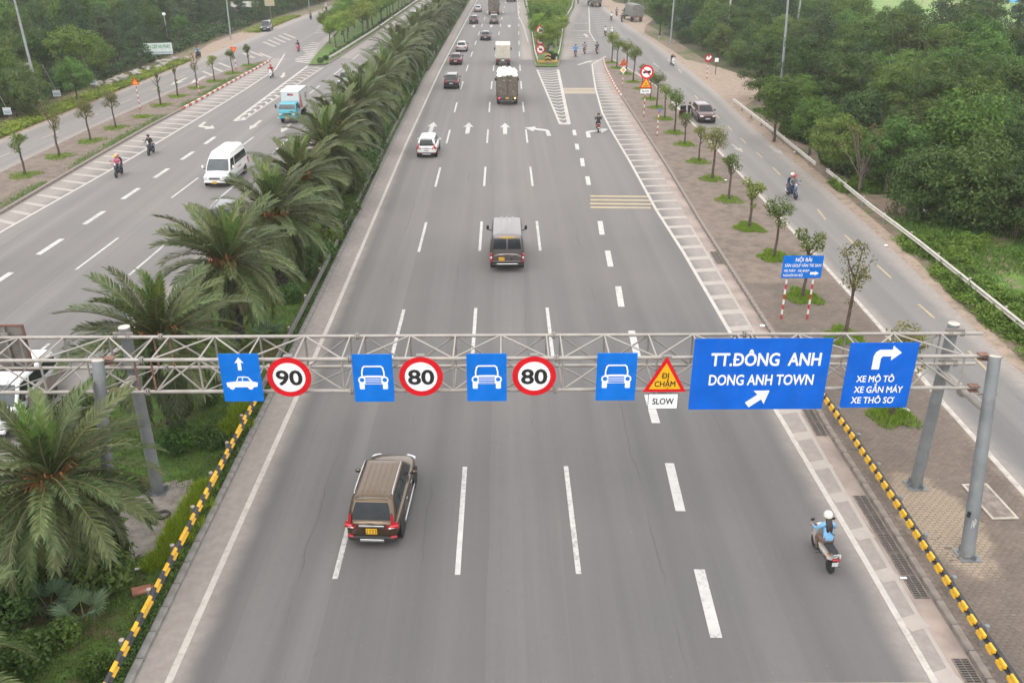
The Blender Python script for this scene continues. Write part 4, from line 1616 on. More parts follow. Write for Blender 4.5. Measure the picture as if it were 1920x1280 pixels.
def frond_matrix(az, el, s, roll):
    return Matrix.Rotation(az, 4, 'Z') @ Matrix.Rotation(el, 4, 'X') @ Matrix.Translation((0, .10, 0)) @ Matrix.Rotation(roll, 4, 'Y') @ Matrix.Scale(s, 4)


def palm_trunk(seed, H, r=.26):
    rng = random.Random(seed)
    mb = MB()
    prof = []
    k = int(H / .11)
    for i in range(k + 1):
        z = H * i / k
        rr = r * (1.25 - .3 * min(1, z / .6)) * (1.09 if i % 2 else .93) + (.05 if z > H - .7 else 0)
        prof.append((rr, z))
    mb.lathe(prof, 14)
    for i in range(int(H * 26)):           # cut leaf bases
        a, z = rng.uniform(0, 2 * PI), rng.uniform(.15, H)
        rr = r + .03
        mb.box((rr * math.cos(a), rr * math.sin(a), z), (.10, .13, .09), Euler((0, -.7, a)))
    return mb.mesh('trunk', PALM_BARK, 0)


def palm_heart(seed):
    rng = random.Random(seed)
    mb = MB()
    for i in range(80):
        a = rng.uniform(0, 2 * PI)
        r0 = rng.uniform(.1, .30)
        z0 = rng.uniform(-.35, .12)
        mb.tube([(r0 * math.cos(a), r0 * math.sin(a), z0), (r0 * 1.6 * math.cos(a), r0 * 1.6 * math.sin(a), z0 + .28), (r0 * 2.3 * math.cos(a), r0 * 2.3 * math.sin(a), z0 + .42)], [.06, .04, .018], 4)
        if i % 2:
            mb.tube([(r0 * 1.5 * math.cos(a), r0 * 1.5 * math.sin(a), z0 + .2), (r0 * 2.4 * math.cos(a), r0 * 2.4 * math.sin(a), z0 + .55), (r0 * 3.0 * math.cos(a), r0 * 3.0 * math.sin(a), z0 + .35)], [.03, .03, .02], 4)
    return mb.mesh('fibre_sheath', FIBRE, 0)


TRUNKS = [palm_trunk(1, 3.4), palm_trunk(2, 2.9), palm_trunk(3, 3.8)]
HEARTS = [palm_heart(1), palm_heart(2)]
TR_H = [3.4, 2.9, 3.8]


def crown_joined(seed):
    """all fronds of a far palm in one crown"""
    V, F, MI, T, o = [], [], [], [], 0
    for me, az, el, s, roll in frond_specs(seed, 54, 4):
        M = np.array(frond_matrix(az, el, s, roll))
        co = np.empty(len(me.vertices) * 3, np.float32)
        me.vertices.foreach_get('co', co)
        co = co.reshape(-1, 3)
        V.append(co @ M[:3, :3].T + M[:3, 3])
        for pl in me.polygons:
            vs = list(pl.vertices)
            F.append(tuple(i + o for i in vs))
            MI.append(pl.material_index if me not in FR_Y else (2 if pl.material_index == 0 else 1))
        o += len(me.vertices)
    me = bpy.data.meshes.new('crown')
    me.from_pydata(np.concatenate(V).tolist(), [], F)
    for m in (L_PALM, STALK, L_PALM_Y):
        me.materials.append(m)
    me.polygons.foreach_set('material_index', MI)
    a = me.attributes.new('tint', 'FLOAT', 'FACE')
    a.data.foreach_set('value', np.random.default_rng(seed).uniform(.1, .9, len(F)).astype(np.float32))
    me.update()
    return me


CROWNS = [crown_joined(50 + i) for i in range(3)]
ORD = ['first', 'second', 'third', 'fourth', 'fifth', 'sixth', 'seventh', 'eighth', 'ninth', 'tenth', 'eleventh', 'twelfth', 'thirteenth', 'fourteenth', 'fifteenth', 'sixteenth',
       'seventeenth', 'eighteenth', 'nineteenth', 'twentieth', 'twenty-first', 'twenty-second', 'twenty-third', 'twenty-fourth', 'twenty-fifth', 'twenty-sixth', 'twenty-seventh', 'twenty-eighth', 'twenty-ninth', 'thirtieth']
palm_spots = [(-13.9, 14.6, 1, 1.0), (-12.85, 20.9, 2, 1.0), (-12.75, 29.6, 2, 1.10), (-12.5, 37.4, 2, 1.12), (-12.3, 45.4, 0, 1.16), (-12.5, 53.2, 2, 1.05), (-12.2, 60.8, 0, 1.2), (-12.7, 69, 2, 1.08), (-12.4, 77.5, 0, 1.18)]
y = 86.5
while y < 262:
    palm_spots.append((-12.6 + bend(y) * .75 + rnd(-.4, .4), y, int(rnd(0, 3)), rnd(.92, 1.2)))
    y += rnd(5.8, 8.2)
for i, (x, y, k, s) in enumerate(palm_spots):
    if i == 0:
        lb = 'date palm cut off by the lower left corner of the view'
    elif i == 1:
        lb = 'nearest whole date palm, in front of the left gantry legs'
    else:
        lb = 'date palm number %d past the gantry in the median row' % (i - 1) if i > 31 else '%s date palm beyond the gantry in the median row' % ORD[i - 2]
    t = thing('date_palm', lb, 'palm tree', (x, y, .1), rnd(0, 6.28), 'date palms along the median')
    t.scale = (s,) * 3
    link('trunk', TRUNKS[k], t)
    if i < 9:
        link('fibre_sheath', HEARTS[i % 2], t, (0, 0, TR_H[k]))
        for me, az, el, sc_, roll in frond_specs(100 + i):
            f = link('frond', me, t)
            f.matrix_local = Matrix.Translation((0, 0, TR_H[k] + .05)) @ frond_matrix(az, el, sc_, roll)
    else:
        link('crown', CROWNS[i % 3], t, (0, 0, TR_H[k] + .05))

# ---- shrubs, hedge and undergrowth of the median
def bush_mesh(seed, rx, ry, h, n, size, m, lumps=6):
    rng = random.Random(seed)
    bl = [(0, 0, h * .45, rx * .75, ry * .75, h * .5)]
    for i in range(lumps):
        a = rng.uniform(0, 6.28)
        bl.append((math.cos(a) * rx * .5, math.sin(a) * ry * .5, h * rng.uniform(.35, .75), rx * .42, ry * .42, h * .33))
    return crown_mesh('foliage', seed, bl, n, size, m, .55, .8, .55)


BUSH = [bush_mesh(60 + i, 1.0, 1.1, 1.5, 1500, .17, L_HEDGE) for i in range(3)] + [bush_mesh(64, 1.0, 1.0, 1.2, 1100, .17, L_WOOD), bush_mesh(65, 1.0, 1.0, .9, 900, .16, L_YELL)]
BUSH_STEM = [MB().tube([(0, 0, -.1), (.05, .02, .5), (.02, .1, 1.0)], [.05, .035, .02], 5).tube([(0, 0, -.05), (-.2, .1, .8)], [.035, .02], 5).tube([(0, 0, -.05), (.2, -.2, .7)], [.035, .02], 5).mesh('stem', BARK, 0)]


def bush(k, x, y, s, label, group, z=.08, sz=None):
    b = thing('shrub', label, 'shrub', (x, y, z), rnd(0, 6.28), group)
    b.scale = (s, s, sz or s)
    link('foliage', BUSH[k], b)
    link('stem', BUSH_STEM[0], b)
    return b


bush(0, *P(212, 1100, .1), 1.05, 'rounded dark green shrub with a grey cane prop below the nearest palm', 'median shrubs')
bush(1, *P(60, 1250, .1), .8, 'leafy shrub in the lower left corner under the palm fronds', 'median shrubs')
bush(1, *P(120, 1210, .1), .6, 'low leafy shrub beside the fan palm near the lower left corner', 'median shrubs')
bush(3, *P(460, 655, .1), .55, 'small rounded shrub behind the gantry just left of the 90 disc', 'median shrubs')
bush(0, *P(30, 1100, .1), 1.1, 'shrub growing behind the nearest palm at the left edge', 'median shrubs')
bush(1, *P(545, 565, .1), .75, 'low shrub beneath the second palm beyond the gantry', 'median shrubs')
bush(2, *P(575, 520, .1), .9, 'shrub at the edge of the bare red soil patch by the guardrail', 'median shrubs')
for u_, v_, k_, s_, lb_ in ((40, 1010, 2, .9, 'dark shrub at the left edge behind the nearest palm crown'), (20, 1175, 0, .9, 'dark shrub below the palm fronds at the left edge'), (150, 1020, 3, .7, 'light shrub with flower heads under the nearest palm'), (95, 1100, 4, .75, 'low pale shrub under the nearest palm fronds'),
                              (400, 840, 2, .6, 'dark shrub beside the thick trunk behind the gantry legs'), (390, 760, 0, .7, 'shrub seen through the gantry left of the lane sign'), (180, 1265, 3, .55, 'low shrub at the bottom edge left of the striped guardrail')):
    bush(k_, *P(u_, v_, .1), s_, lb_, 'median shrubs')
bush(0, *P(330, 850, .1), .8, 'shrub at the foot of the palm behind the left gantry legs', 'median shrubs')


def near_palm(what, y):
    k = min(range(2, len(palm_spots)), key=lambda i: abs(palm_spots[i][1] - y))
    return '%s of %s palm beyond the gantry' % (what, 'the ' + ORD[k - 2]) if k < 32 else what + ' of the farthest palms beyond the gantry'


random.seed(41)
y, n_ = 50., 0
while y < 240:
    for q in range(2 if y > 62 else 1):
        x = xs(MED_R, y) - (1.0 if q == 0 else 2.3) + rnd(-.25, .25)
        bush(int(rnd(0, 3.3)), x, y + rnd(-.5, .5), rnd(.85, 1.15), near_palm('hedge bush on the main road side' if q == 0 else 'hedge bush close under the fronds', y), 'median hedge bushes', .05, rnd(.9, 1.25) * (1 if y > 62 else .8))
        n_ += 1
    y += 1.9 + y * .004
y = 30.
while y < 235:
    bush(int(rnd(0, 4.4)), xs(MED_L, y) + 1.4 + rnd(-.3, .5), y, rnd(.6, 1.05), near_palm('bush on the left carriageway side', y), 'median back bushes', .05)
    y += rnd(3, 5.5)

# two fan palms near the shrub
def fan_leaf(seed):
    rng = random.Random(seed)
    V, F = [], []
    n = 26
    for i in range(n):
        a = R(-125) + R(250) * i / (n - 1)
        L = .78 * (1 - .25 * abs(i / (n - 1) - .5) * 2) * rng.uniform(.93, 1.05)
        d = Vector((math.sin(a), math.cos(a), 0))
        s = Vector((d.y, -d.x, 0))
        fold = .05 if i % 2 else -.02
        b = len(V)
        V += [Vector((0, 0, 0)), d * L * .55 + s * .042 + Vector((0, 0, .02)), d * L * .6 + Vector((0, 0, .02 + fold)), d * L * .55 - s * .042 + Vector((0, 0, .02)), d * L + Vector((0, 0, -.10 * rng.random()))]
        F += [(b, b + 1, b + 2), (b, b + 2, b + 3), (b + 1, b + 4, b + 2), (b + 2, b + 4, b + 3)]
    mb = MB().add(V, F)
    me = bpy.data.meshes.new('fan_leaf')
    me.from_pydata(mb.v, [], mb.f)
    me.materials.append(L_FAN)
    a = me.attributes.new('tint', 'FLOAT', 'FACE')
    a.data.foreach_set('value', np.random.default_rng(seed).uniform(.1, .9, len(mb.f)).astype(np.float32))
    me.update()
    return me


FAN = [fan_leaf(1), fan_leaf(2)]
for (u, v, n, lb) in ((160, 1168, 4, 'low fan palm with blue green fans below the rounded shrub'), (95, 1150, 5, 'darker fan palm half hidden under the fronds at lower left'), (505, 640, 4, 'small fan palm on the turf beyond the gantry left chord')):
    p = P(u, v, .1)
    t = thing('fan_palm', lb, 'fan palm', (p[0], p[1], .1), 0, 'fan palms in the median')
    for k in range(n):
        az = k * 2 * PI / n + .5
        e = Vector((math.sin(az) * .35, -math.cos(az) * .35, .55))
        MB().tube([(0, 0, 0), e * .6 + Vector((0, 0, .12)), e], [.018, .014, .010], 5).build('leaf_stalk', STALK, t)
        f = link('fan_leaf', FAN[k % 2], t, e, (R(35), R(rnd(-15, 15)), az + PI))
        f.scale = (.8,) * 3


# ---- grass, weeds
def blades(name, pts, h, w, m, parent=None, seed=0, z=.0):
    rng = np.random.default_rng(seed)
    N = len(pts)
    a = rng.uniform(0, 2 * PI, N)
    hh = h * rng.uniform(.5, 1.25, N)
    s = np.stack([np.cos(a), np.sin(a), np.zeros(N)], 1) * (w * rng.uniform(.7, 1.4, N))[:, None]
    ln = rng.normal(0, .45, (N, 2)) * hh[:, None]
    tip = pts + np.concatenate([ln, hh[:, None]], 1)
    V = np.stack([pts - s, pts + s, tip], 1).reshape(-1, 3)
    F = np.arange(3 * N)
    o = link(name, np_mesh(name, V, F, 3, m, rng.uniform(0, 1, N)), parent)
    o['kind'] = 'stuff'
    return o


def disc_cloud(rng, cx, cy, r, n, z, ex=1., ey=1.):
    a = rng.uniform(0, 2 * PI, n)
    wob = 1 + .18 * np.sin(3 * a + cx) + .12 * np.sin(5 * a + cy)
    q = r * rng.uniform(0, 1, n) ** .68 * wob
    return np.stack([cx + np.cos(a) * q * ex, cy + np.sin(a) * q * ey, np.full(n, z)], 1)


rng = np.random.default_rng(5)
pts = []
for k, i, u, v, lb, s in ROW_R:
    p = P(u, v, .16)
    n = int(2600 if p[1] < 60 else 1000)
    pts.append(disc_cloud(rng, p[0], p[1], 1.02, n, .165, .92, 1.15))
for k, i, u, v, lb, s in ROW_L:
    p = P(u, v, .16)
    pts.append(disc_cloud(rng, p[0], p[1], 1.2, 900, .165, 1., 1.15))
for u, v in ((268, 219), (1503, 490)):
    p = P(u, v, .16)
    pts.append(disc_cloud(rng, p[0], p[1], 1.15, 900, .165))
blades('tree_pit_grass', np.concatenate(pts), .15, .022, L_GRASS, seed=2)
# scruffy turf strip along the left island kerb
n = 9000
yy = rng.uniform(56, 134, n)
xx = resample(LK_R, yy) - .3 - np.abs(rng.normal(0, .5, n))
keep = np.sin(yy * .7) + np.sin(yy * .23 + 1) + rng.normal(0, .5, n) > -.6
blades('kerb_turf', np.stack([xx, yy, np.full(n, .165)], 1)[keep], .14, .025, L_TURF, seed=3)
# median turf near the camera: long bright grass by the spill, short turf elsewhere
n = 70000
yy = 12 + 48 * rng.uniform(0, 1, n) ** 1.2
xr, xl = resample(MED_R, yy), resample(MED_L, yy)
xx = xr - .25 - rng.uniform(0, 1, n) ** 1.3 * (xr - xl - .5)
f = np.sin(xx * 1.9 + yy * .6) + np.sin(yy * 1.1 - xx) + rng.normal(0, .8, n)
cem = np.array([P(u, v, .12) for u, v in ((268, 920), (330, 905), (372, 900), (345, 960), (322, 1010), (290, 1040), (245, 1050), (210, 1015), (235, 960))])
cc = cem.mean(0)
on_spill = ((xx - cc[0]) / 1.35) ** 2 + ((yy - cc[1]) / 1.75) ** 2 < 1
red = ((xx - P(632, 470)[0]) / .9) ** 2 + ((yy - P(632, 470)[1]) / 5) ** 2 < 1
blades('median_turf_blades', np.stack([xx, yy, np.full(n, .12)], 1)[(f > -1.1) & ~on_spill & ~red], .09, .018, L_TURF, seed=4)
pts = []
for u, v, r, nn in ((330, 1010, .55, 1500), (345, 985, .6, 1600), (365, 950, .55, 1500), (312, 1040, .5, 1100), (380, 920, .45, 1000), (290, 1058, .4, 600), (440, 800, .7, 1200), (455, 770, .6, 800)):
    p = P(u, v, .12)
    pts.append(disc_cloud(rng, p[0], p[1], r, nn, .12))
blades('tall_median_grass', np.concatenate(pts), .27, .02, L_LIME, seed=6)


def weeds(name, pts, size, m, seed, parent=None):
    r2 = np.random.default_rng(seed)
    n = len(pts)
    nr = np.tile(np.array([0, 0, 1.]), (n, 1))
    V, F = leaf_arrays(r2, pts, nr, np.full(n, size), .55, .55)
    t = np.clip(.5 + .35 * np.sin(pts[:, 0] * 1.3) * np.sin(pts[:, 1] * 1.1) + r2.normal(0, .22, n), 0, 1)
    o = link(name, np_mesh(name, V, F, 3, m, np.repeat(t, 2)), parent)
    o['kind'] = 'stuff'
    return o


# creeping ground cover along the median kerb
n = 16000
yy = 12 + 60 * rng.uniform(0, 1, n) ** 1.3
xx = resample(MED_R, yy) - .22 - np.abs(rng.normal(0, .22, n))
weeds('creeping_ground_cover', np.stack([xx, yy, .14 + rng.uniform(0, .12, n)], 1), .11, L_HEDGE, 7)
# weeds on the right verge, behind and under the guardrail: mounds of unequal height with bare gaps
rw = np.random.default_rng(81)
mn = 760
my = 30 + 37 * rw.uniform(0, 1, mn) ** 1.05
mx = resample(SIDE_R, my) + .95 + np.abs(rw.normal(.6, 2.7, mn)) + .5 * np.sin(my * .55) + .35 * np.sin(my * 1.7)
mr, mh = rw.uniform(.25, .75, mn), rw.uniform(.15, .75, mn)
bare = ((np.abs(my - 59) < 5.5) & (mx - resample(SIDE_R, my) < 8.5)) | ((np.abs(my - 47) < 3.2) & (np.abs(mx - resample(SIDE_R, my) - 5.0) < 1.6))
mx, my, mr, mh = mx[~bare], my[~bare], mr[~bare], mh[~bare]
n = 78000
ii = rw.integers(0, len(mx), n)
g = rw.normal(0, .5, (n, 2)) * mr[ii][:, None]
zz = np.clip(mh[ii] * np.exp(-(g ** 2).sum(1) / (mr[ii] ** 2 * .6)) * rw.uniform(.45, 1.1, n), .02, 1.2)
xx, yy = mx[ii] + g[:, 0], my[ii] + g[:, 1]
keep = xx > resample(SIDE_R, yy) + .55
weeds('verge_weeds', np.stack([xx, yy, zz], 1)[keep], .16, L_WEED, 8)
n = 34000
yy = 30 + 28 * rng.uniform(0, 1, n)
xx = resample(SIDE_R, yy) + 2.2 + 10.5 * rng.uniform(0, 1, n) ** 1.2
f = np.sin(xx * 1.1 + yy * .5) + np.sin(yy * .9 - xx * .6) + rng.normal(0, .7, n)
blades('bank_grass', np.stack([xx, yy, np.full(n, -.03)], 1)[f > -.5], .22, .035, L_TURF, seed=12)
n = 30000
yy = 58 + 60 * rng.uniform(0, 1, n)
xx = resample(SIDE_R, yy) + 2.6 + np.abs(rng.normal(0, 2.2, n)) + .6 * np.sin(yy * .5)
keep = ~((yy > 98) & (yy < 133) & (xx < resample(SIDE_R, yy) + 7)) & ~((yy < 64) & (xx < 33))
weeds('wood_edge_weeds', np.stack([xx, yy, rng.uniform(0, .7, n) * (.5 + .5 * np.sin(xx + yy * .6))], 1)[keep], .26, L_WOOD, 9)
n = 34000
yy = 70 + 140 * rng.uniform(0, 1, n)
xx = resample(LS_L, yy) - .5 - np.abs(rng.normal(0, 1.6, n))
keep = ~((yy > 138) & (yy < 176) & (xx > -50.5)) 
weeds('left_verge_weeds', np.stack([xx, yy, rng.uniform(0, .35, n)], 1)[keep], .26, L_YELL, 10)

# tall undergrowth filling both woods
def thicket(name, n, sample, seed, m, size, h):
    r3 = np.random.default_rng(seed)
    x, y = sample(r3, n)
    hh = h * (.55 + .45 * np.sin(x * .55 + 1) * np.sin(y * .48 + seed)) * r3.uniform(.35, 1, n)
    weeds(name, np.stack([x, y, np.clip(hh, .05, 9)], 1), size, m, seed)


def s_left(r, n):
    y = 68 + 200 * r.uniform(0, 1, n) ** 1.15
    return resample(LS_L, y) - 5.5 - 62 * r.uniform(0, 1, n) ** 1.6, y


def s_right(r, n):
    y = 66 + 190 * r.uniform(0, 1, n) ** 1.15
    return resample(SIDE_R, y) + 6.5 + 40 * r.uniform(0, 1, n) ** 1.5 + 5 * np.exp(-((y - 115) / 14) ** 2), y


thicket('left_wood_undergrowth', 52000, s_left, 31, L_HEDGE, .55, 2.3)
thicket('right_wood_undergrowth', 36000, s_right, 32, L_WOOD, .5, 1.9)

# ================================================================ WOODS
L_BAMBOO = leaf_mat('feathery_leaf', (.06, .13, .025), (.14, .24, .045))


def wood_tree(name, label, kind, seed):
    """kinds: broad (round lumpy), layered (flat tiers), vine (draped mound), feathery (drooping sprays), cone (dark upright)"""
    rng = random.Random(seed)
    t = thing(name, label, 'tree')
    mb = MB()
    bl, n, sz, m, asp, jit, shell = [], 7200, .25, L_WOOD, .5, .7, .6
    if kind == 'broad':
        H = 7.0
        ends = limbs(mb, rng, (0, 0, -.2), (rng.uniform(-.3, .3), rng.uniform(-.3, .3), 4.0), .17, 6, 1.7, 1.6)
        for e in ends:
            bl.append((e.x, e.y, e.z + .2, 1.25, 1.25, 1.05))
        bl += [(0, 0, 5.9, 1.5, 1.5, 1.2), (.5, -.4, 4.2, 2.0, 2.0, 1.1), (-.6, .5, 3.2, 1.6, 1.6, .9)]
        for k in range(5):
            bl.append((rng.uniform(-1.9, 1.9), rng.uniform(-1.9, 1.9), rng.uniform(3.4, 6.2), .7, .7, .6))
    elif kind == 'layered':
        ends = limbs(mb, rng, (0, 0, -.2), (.2, 0, 4.6), .16, 5, 2.2, .6)
        n, sz, m, asp, jit, shell = 6400, .23, L_HEDGE, .42, .35, .3
        for k in range(13):
            z = 1.7 + 4.3 * k / 12
            a = k * 2.4
            q = 1.5 * (1 - abs(k / 12 - .45) * .8)
            x, y = math.cos(a) * q, math.sin(a) * q
            bl.append((x, y, z, 1.75, 1.3, .2))
            mb.tube([(0, 0, z - .7), (x * .5, y * .5, z - .2), (x * 1.3, y * 1.3, z)], [.07, .05, .015], 5)
        bl.append((0, 0, 6.1, 1.2, 1.2, .3))
    elif kind == 'vine':
        limbs(mb, rng, (0, 0, -.2), (0, 0, 3.4), .16, 5, 1.3, 1.0)
        n, sz, m, shell = 8600, .21, L_HEDGE, .82
        for k in range(9):
            a = k * 2.4
            q = rng.uniform(.6, 2.0)
            bl.append((math.cos(a) * q, math.sin(a) * q, rng.uniform(1.0, 3.6), 1.25, 1.25, rng.uniform(1.0, 1.7)))
        bl.append((0, 0, 3.9, 1.4, 1.4, 1.3))
    elif kind == 'feathery':
        ends = limbs(mb, rng, (0, 0, -.2), (.2, .1, 3.4), .13, 8, 1.5, 1.7)
        n, sz, m, asp, jit, shell = 6400, .34, L_BAMBOO, .24, .5, .35
        for e in ends:
            bl.append((e.x * 1.15, e.y * 1.15, e.z + .1, 1.0, 1.0, .5))
            bl.append((e.x * 1.6, e.y * 1.6, e.z - .8, .7, .7, .4))
        bl += [(0, 0, 5.5, 1.2, 1.2, .8), (.4, .3, 2.6, 1.8, 1.8, .9)]
        for k in range(6):
            e = ends[k]
            mb.tube([e * .6, e * 1.5 + Vector((0, 0, .3))], [.03, .01], 4)
    elif kind == 'cone':
        H = 8.5
        mb.tube([(0, 0, -.2), (.1, 0, 4), (.05, .05, 8)], [.2, .13, .03], 8)
        n, sz, m, jit, shell = 6400, .24, L_DARK, .7, .5
        for k in range(16):
            z = 1.6 + 6.6 * k / 15
            q = 1.9 * (1 - (z / 9.4) ** 2) + .25
            a = k * 2.4
            bl.append((math.cos(a) * q * .55, math.sin(a) * q * .55, z, q * .75, q * .75, .75))
            mb.tube([(0, 0, z), (math.cos(a) * q, math.sin(a) * q, z + .3)], [.05, .015], 4)
    elif kind == 'round':                    # clipped round crown of the islands
        limbs(mb, rng, (0, 0, -.1), (.1, 0, 2.1), .11, 6, .9, 1.0)
        n, sz, m, shell = 5200, .18, L_YELL, .6
        for k in range(9):
            a = k * 2.4
            bl.append((math.cos(a) * .85, math.sin(a) * .85, rng.uniform(2.6, 3.7), .8, .8, .7))
        bl.append((0, 0, 3.8, 1.1, 1.1, .8))
    elif kind == 'pine':                     # nursery cloud pine, dark flat pads
        limbs(mb, rng, (0, 0, -.1), (.3, 0, 3.6), .14, 5, 1.2, .9)
        n, sz, m, asp, jit, shell = 2600, .28, L_DARK, .35, .6, .3
        for k in range(10):
            a = k * 2.4
            q = 1.5 * (1 - k / 13)
            z = 1.3 + k * .36
            bl.append((math.cos(a) * q, math.sin(a) * q, z, .85, .85, .25))
            mb.tube([(0, 0, z - .3), (math.cos(a) * q, math.sin(a) * q, z)], [.05, .02], 4)
    elif kind == 'bare':                     # dead grey branches
        n, sz, m = 300, .25, L_OLIVE
        for k in range(16):
            a, q = rng.uniform(0, 6.28), rng.uniform(.5, 1.9)
            z = rng.uniform(3.2, 5.0)
            e = Vector((math.cos(a) * q, math.sin(a) * q, z))
            mb.tube([(0, 0, rng.uniform(.5, 2.5)), e * .6 + Vector((0, 0, .5)), e], [.05, .035, .012], 5)
            bl.append((e.x, e.y, e.z, .3, .3, .3))
        mb.tube([(0, 0, -.2), (0, 0, 2.8)], [.14, .09], 7)
    mb.build('trunk', BARK_L if kind == 'bare' else BARK, t, 40)
    link('crown', crown_mesh('crown', seed, bl, n, sz, m, asp, jit, shell, 0 if kind == 'bare' else 30, .27 if kind != 'round' else .2), t)
    return t


WT = {}
for kind, seeds in (('broad', (201, 202, 203)), ('layered', (211, 212)), ('vine', (221, 222, 223)), ('feathery', (231, 232)), ('cone', (241, 242)), ('round', (251, 252)), ('pine', (261, 262)), ('bare', (271,))):
    for sd in seeds:
        WT.setdefault(kind, []).append(wood_tree({'broad': 'broadleaf_tree', 'layered': 'layered_tree', 'vine': 'vine_covered_tree', 'feathery': 'feathery_tree', 'cone': 'dark_conical_tree', 'round': 'round_crowned_tree', 'pine': 'cloud_pine', 'bare': 'bare_tree'}[kind], 'x', kind, sd))
WT_USED = set()


def plant(kind, i, x, y, s, label, group=None, rz=None, z=-.05, sz=None):
    proto = WT[kind][i % len(WT[kind])]
    rz = random.uniform(0, 6.28) if rz is None else rz
    sc_ = (s, s, sz or s)
    if proto.name not in WT_USED:
        WT_USED.add(proto.name)
        proto.location, proto.rotation_euler, proto.scale = (x, y, z), (0, 0, rz), sc_
        proto['label'] = label
        if group:
            proto['group'] = group
        return proto
    return dup(proto, (x, y, z), rz, label, group, sc_)


# named trees at the front of the right wood (places traced from the photograph)
random.seed(77)
FRONT = [('layered', 0, 1490, 190, 1.25, 'tiered flat-branched tree spreading over the dirt lay-by behind the striped post sign'),
         ('layered', 1, 1410, 160, 1.05, 'tiered tree at the far end of the row leaning over the dirt lay-by'),
         ('layered', 1, 1560, 215, 1.15, 'large tiered tree right of the leaning lamp post in the right wood'),
         ('layered', 0, 1600, 140, 1.3, 'highest tiered tree behind the lamp post in the right wood'),
         ('broad', 0, 1435, 235, .85, 'bright leafy tree just left of the right lamp post foot'),
         ('broad', 1, 1500, 262, .7, 'leafy tree standing right behind the foot of the right lamp post'),
         ('feathery', 0, 1545, 300, .8, 'feathery tree behind the near end of the far guardrail'),
         ('bare', 0, 1590, 330, 1.0, 'half bare tree with grey twisting branches above the guardrail gap'),
         ('feathery', 1, 1640, 330, .9, 'feathery tree right of the bare branches above the guardrail gap'),
         ('vine', 0, 1700, 380, 1.0, 'vine covered tree behind the rubbish heap'),
         ('vine', 1, 1790, 390, 1.15, 'vine draped tree overhanging the bare earth by the near guardrail'),
         ('vine', 2, 1880, 415, 1.1, 'darkest vine curtain at the right frame edge above the weeds'),
         ('vine', 0, 1915, 380, 1.25, 'tall vine mound touching the right frame edge'),
         ('feathery', 0, 1690, 310, 1.0, 'pale yellowish feathery tree in the middle of the right wood'),
         ('broad', 2, 1760, 330, 1.1, 'broad tree behind the vine covered trees on the right')]
taken = []
for kind, i, u, v, s, lb in FRONT:
    p = P(u, v + 30)
    p = (p[0] + .8, p[1])
    plant(kind, i, p[0], p[1], s, lb)
    taken.append((p[0], p[1], 2.4))


def inside_view(x, y, margin=8):
    half = 979 * 20.03 / (36400 / (y + 8.6))
    return -half - margin < x < half + margin


def scatter(n_max, sample, spacing, reject):
    out = []
    tries = 0
    while len(out) < n_max and tries < 60000:
        tries += 1
        x, y = sample()
        if reject(x, y):
            continue
        d = spacing(y)
        if all((x - a) ** 2 + (y - b) ** 2 > max(d, r) ** 2 for a, b, r in taken):
            taken.append((x, y, d * .8))
            out.append((x, y))
    return out


def right_edge(y):
    return xs([(33.5, 30), (35.5, 48), (36.5, 56), (36.0, 63), (31.0, 69), (29.0, 80), (29.5, 95), (34.5, 104), (37.5, 118), (33, 130), (31, 150), (31.5, 178), (38, 195), (42, 230), (34, 252), (33, 320)], y)


def rej_right(x, y):
    if x < right_edge(y) or not inside_view(x, y, 5):
        return True
    if x > 58 + max(0, y - 150) * .36 and y > 122:     # open field beyond the wood
        return True
    return False


KIND_NAME = {'broad': 'leafy tree ', 'vine': 'creeper covered tree ', 'layered': 'tiered tree ', 'feathery': 'feathery tree ', 'cone': 'dark conical tree ', 'pine': 'cloud pruned pine '}
LBR = {'broad': ('broad leafy tree deep in the mixed wood beyond the right side road', 'broadleaf trees of the right wood'),
       'vine': ('creeper covered tree deep in the mixed wood beyond the right side road', 'creeper trees of the right wood'),
       'layered': ('tiered tree deep in the mixed wood beyond the right side road', 'tiered trees of the right wood'),
       'feathery': ('feathery tree deep in the mixed wood beyond the right side road', 'feathery trees of the right wood'),
       'cone': ('dark conical tree rising from the right wood', 'conical trees of the right wood')}
pts_ = scatter(285, lambda: (random.uniform(28, 150), 44 + 250 * random.random() ** 1.25), lambda y: 3.1 + y * .011, rej_right)
for x, y in pts_:
    d = x - right_edge(y)
    w = random.random()
    if y < 100:
        kind = 'vine' if w < .42 else 'feathery' if w < .68 else 'broad' if w < .93 else 'layered'
        s = random.uniform(.75, 1.15) * (.72 if d < 3 else 1)
    else:
        kind = 'broad' if w < .42 else 'feathery' if w < .6 else 'cone' if w < .72 else 'vine' if w < .85 else 'layered'
        s = random.uniform(.85, 1.3) * (.7 if d < 3 else 1)
    where = ('behind the near guardrail' if y < 66 else 'behind the far guardrail' if y < 98 else 'behind the dirt lay-by' if y < 135 else 'by the far right lamp post' if y < 185 else 'by the far dirt yard')
    edge = 'at the edge of the right wood ' if d < 5 else 'inside the right wood ' if d < 25 else 'deep in the right wood '
    plant(kind, random.randrange(3), x, y, s, KIND_NAME[kind] + edge + where, LBR[kind][1], sz=s * random.uniform(.85, 1.15))

for u, v, s_, kd, lb in ((1828, 88, 1.35, 'broad', 'big dark round tree standing out against the pale field at top right'), (1786, 96, 1.05, 'broad', 'smaller tree left of the big dark tree at the field edge'), (1900, 84, 1.0, 'cone', 'dark tree at the right frame edge below the blue shelter'), (1690, 80, 1.1, 'feathery', 'pale feathery tree where the wood meets the field')):
    p = P(u, v)
    plant(kd, 1, p[0], p[1], s_, lb)
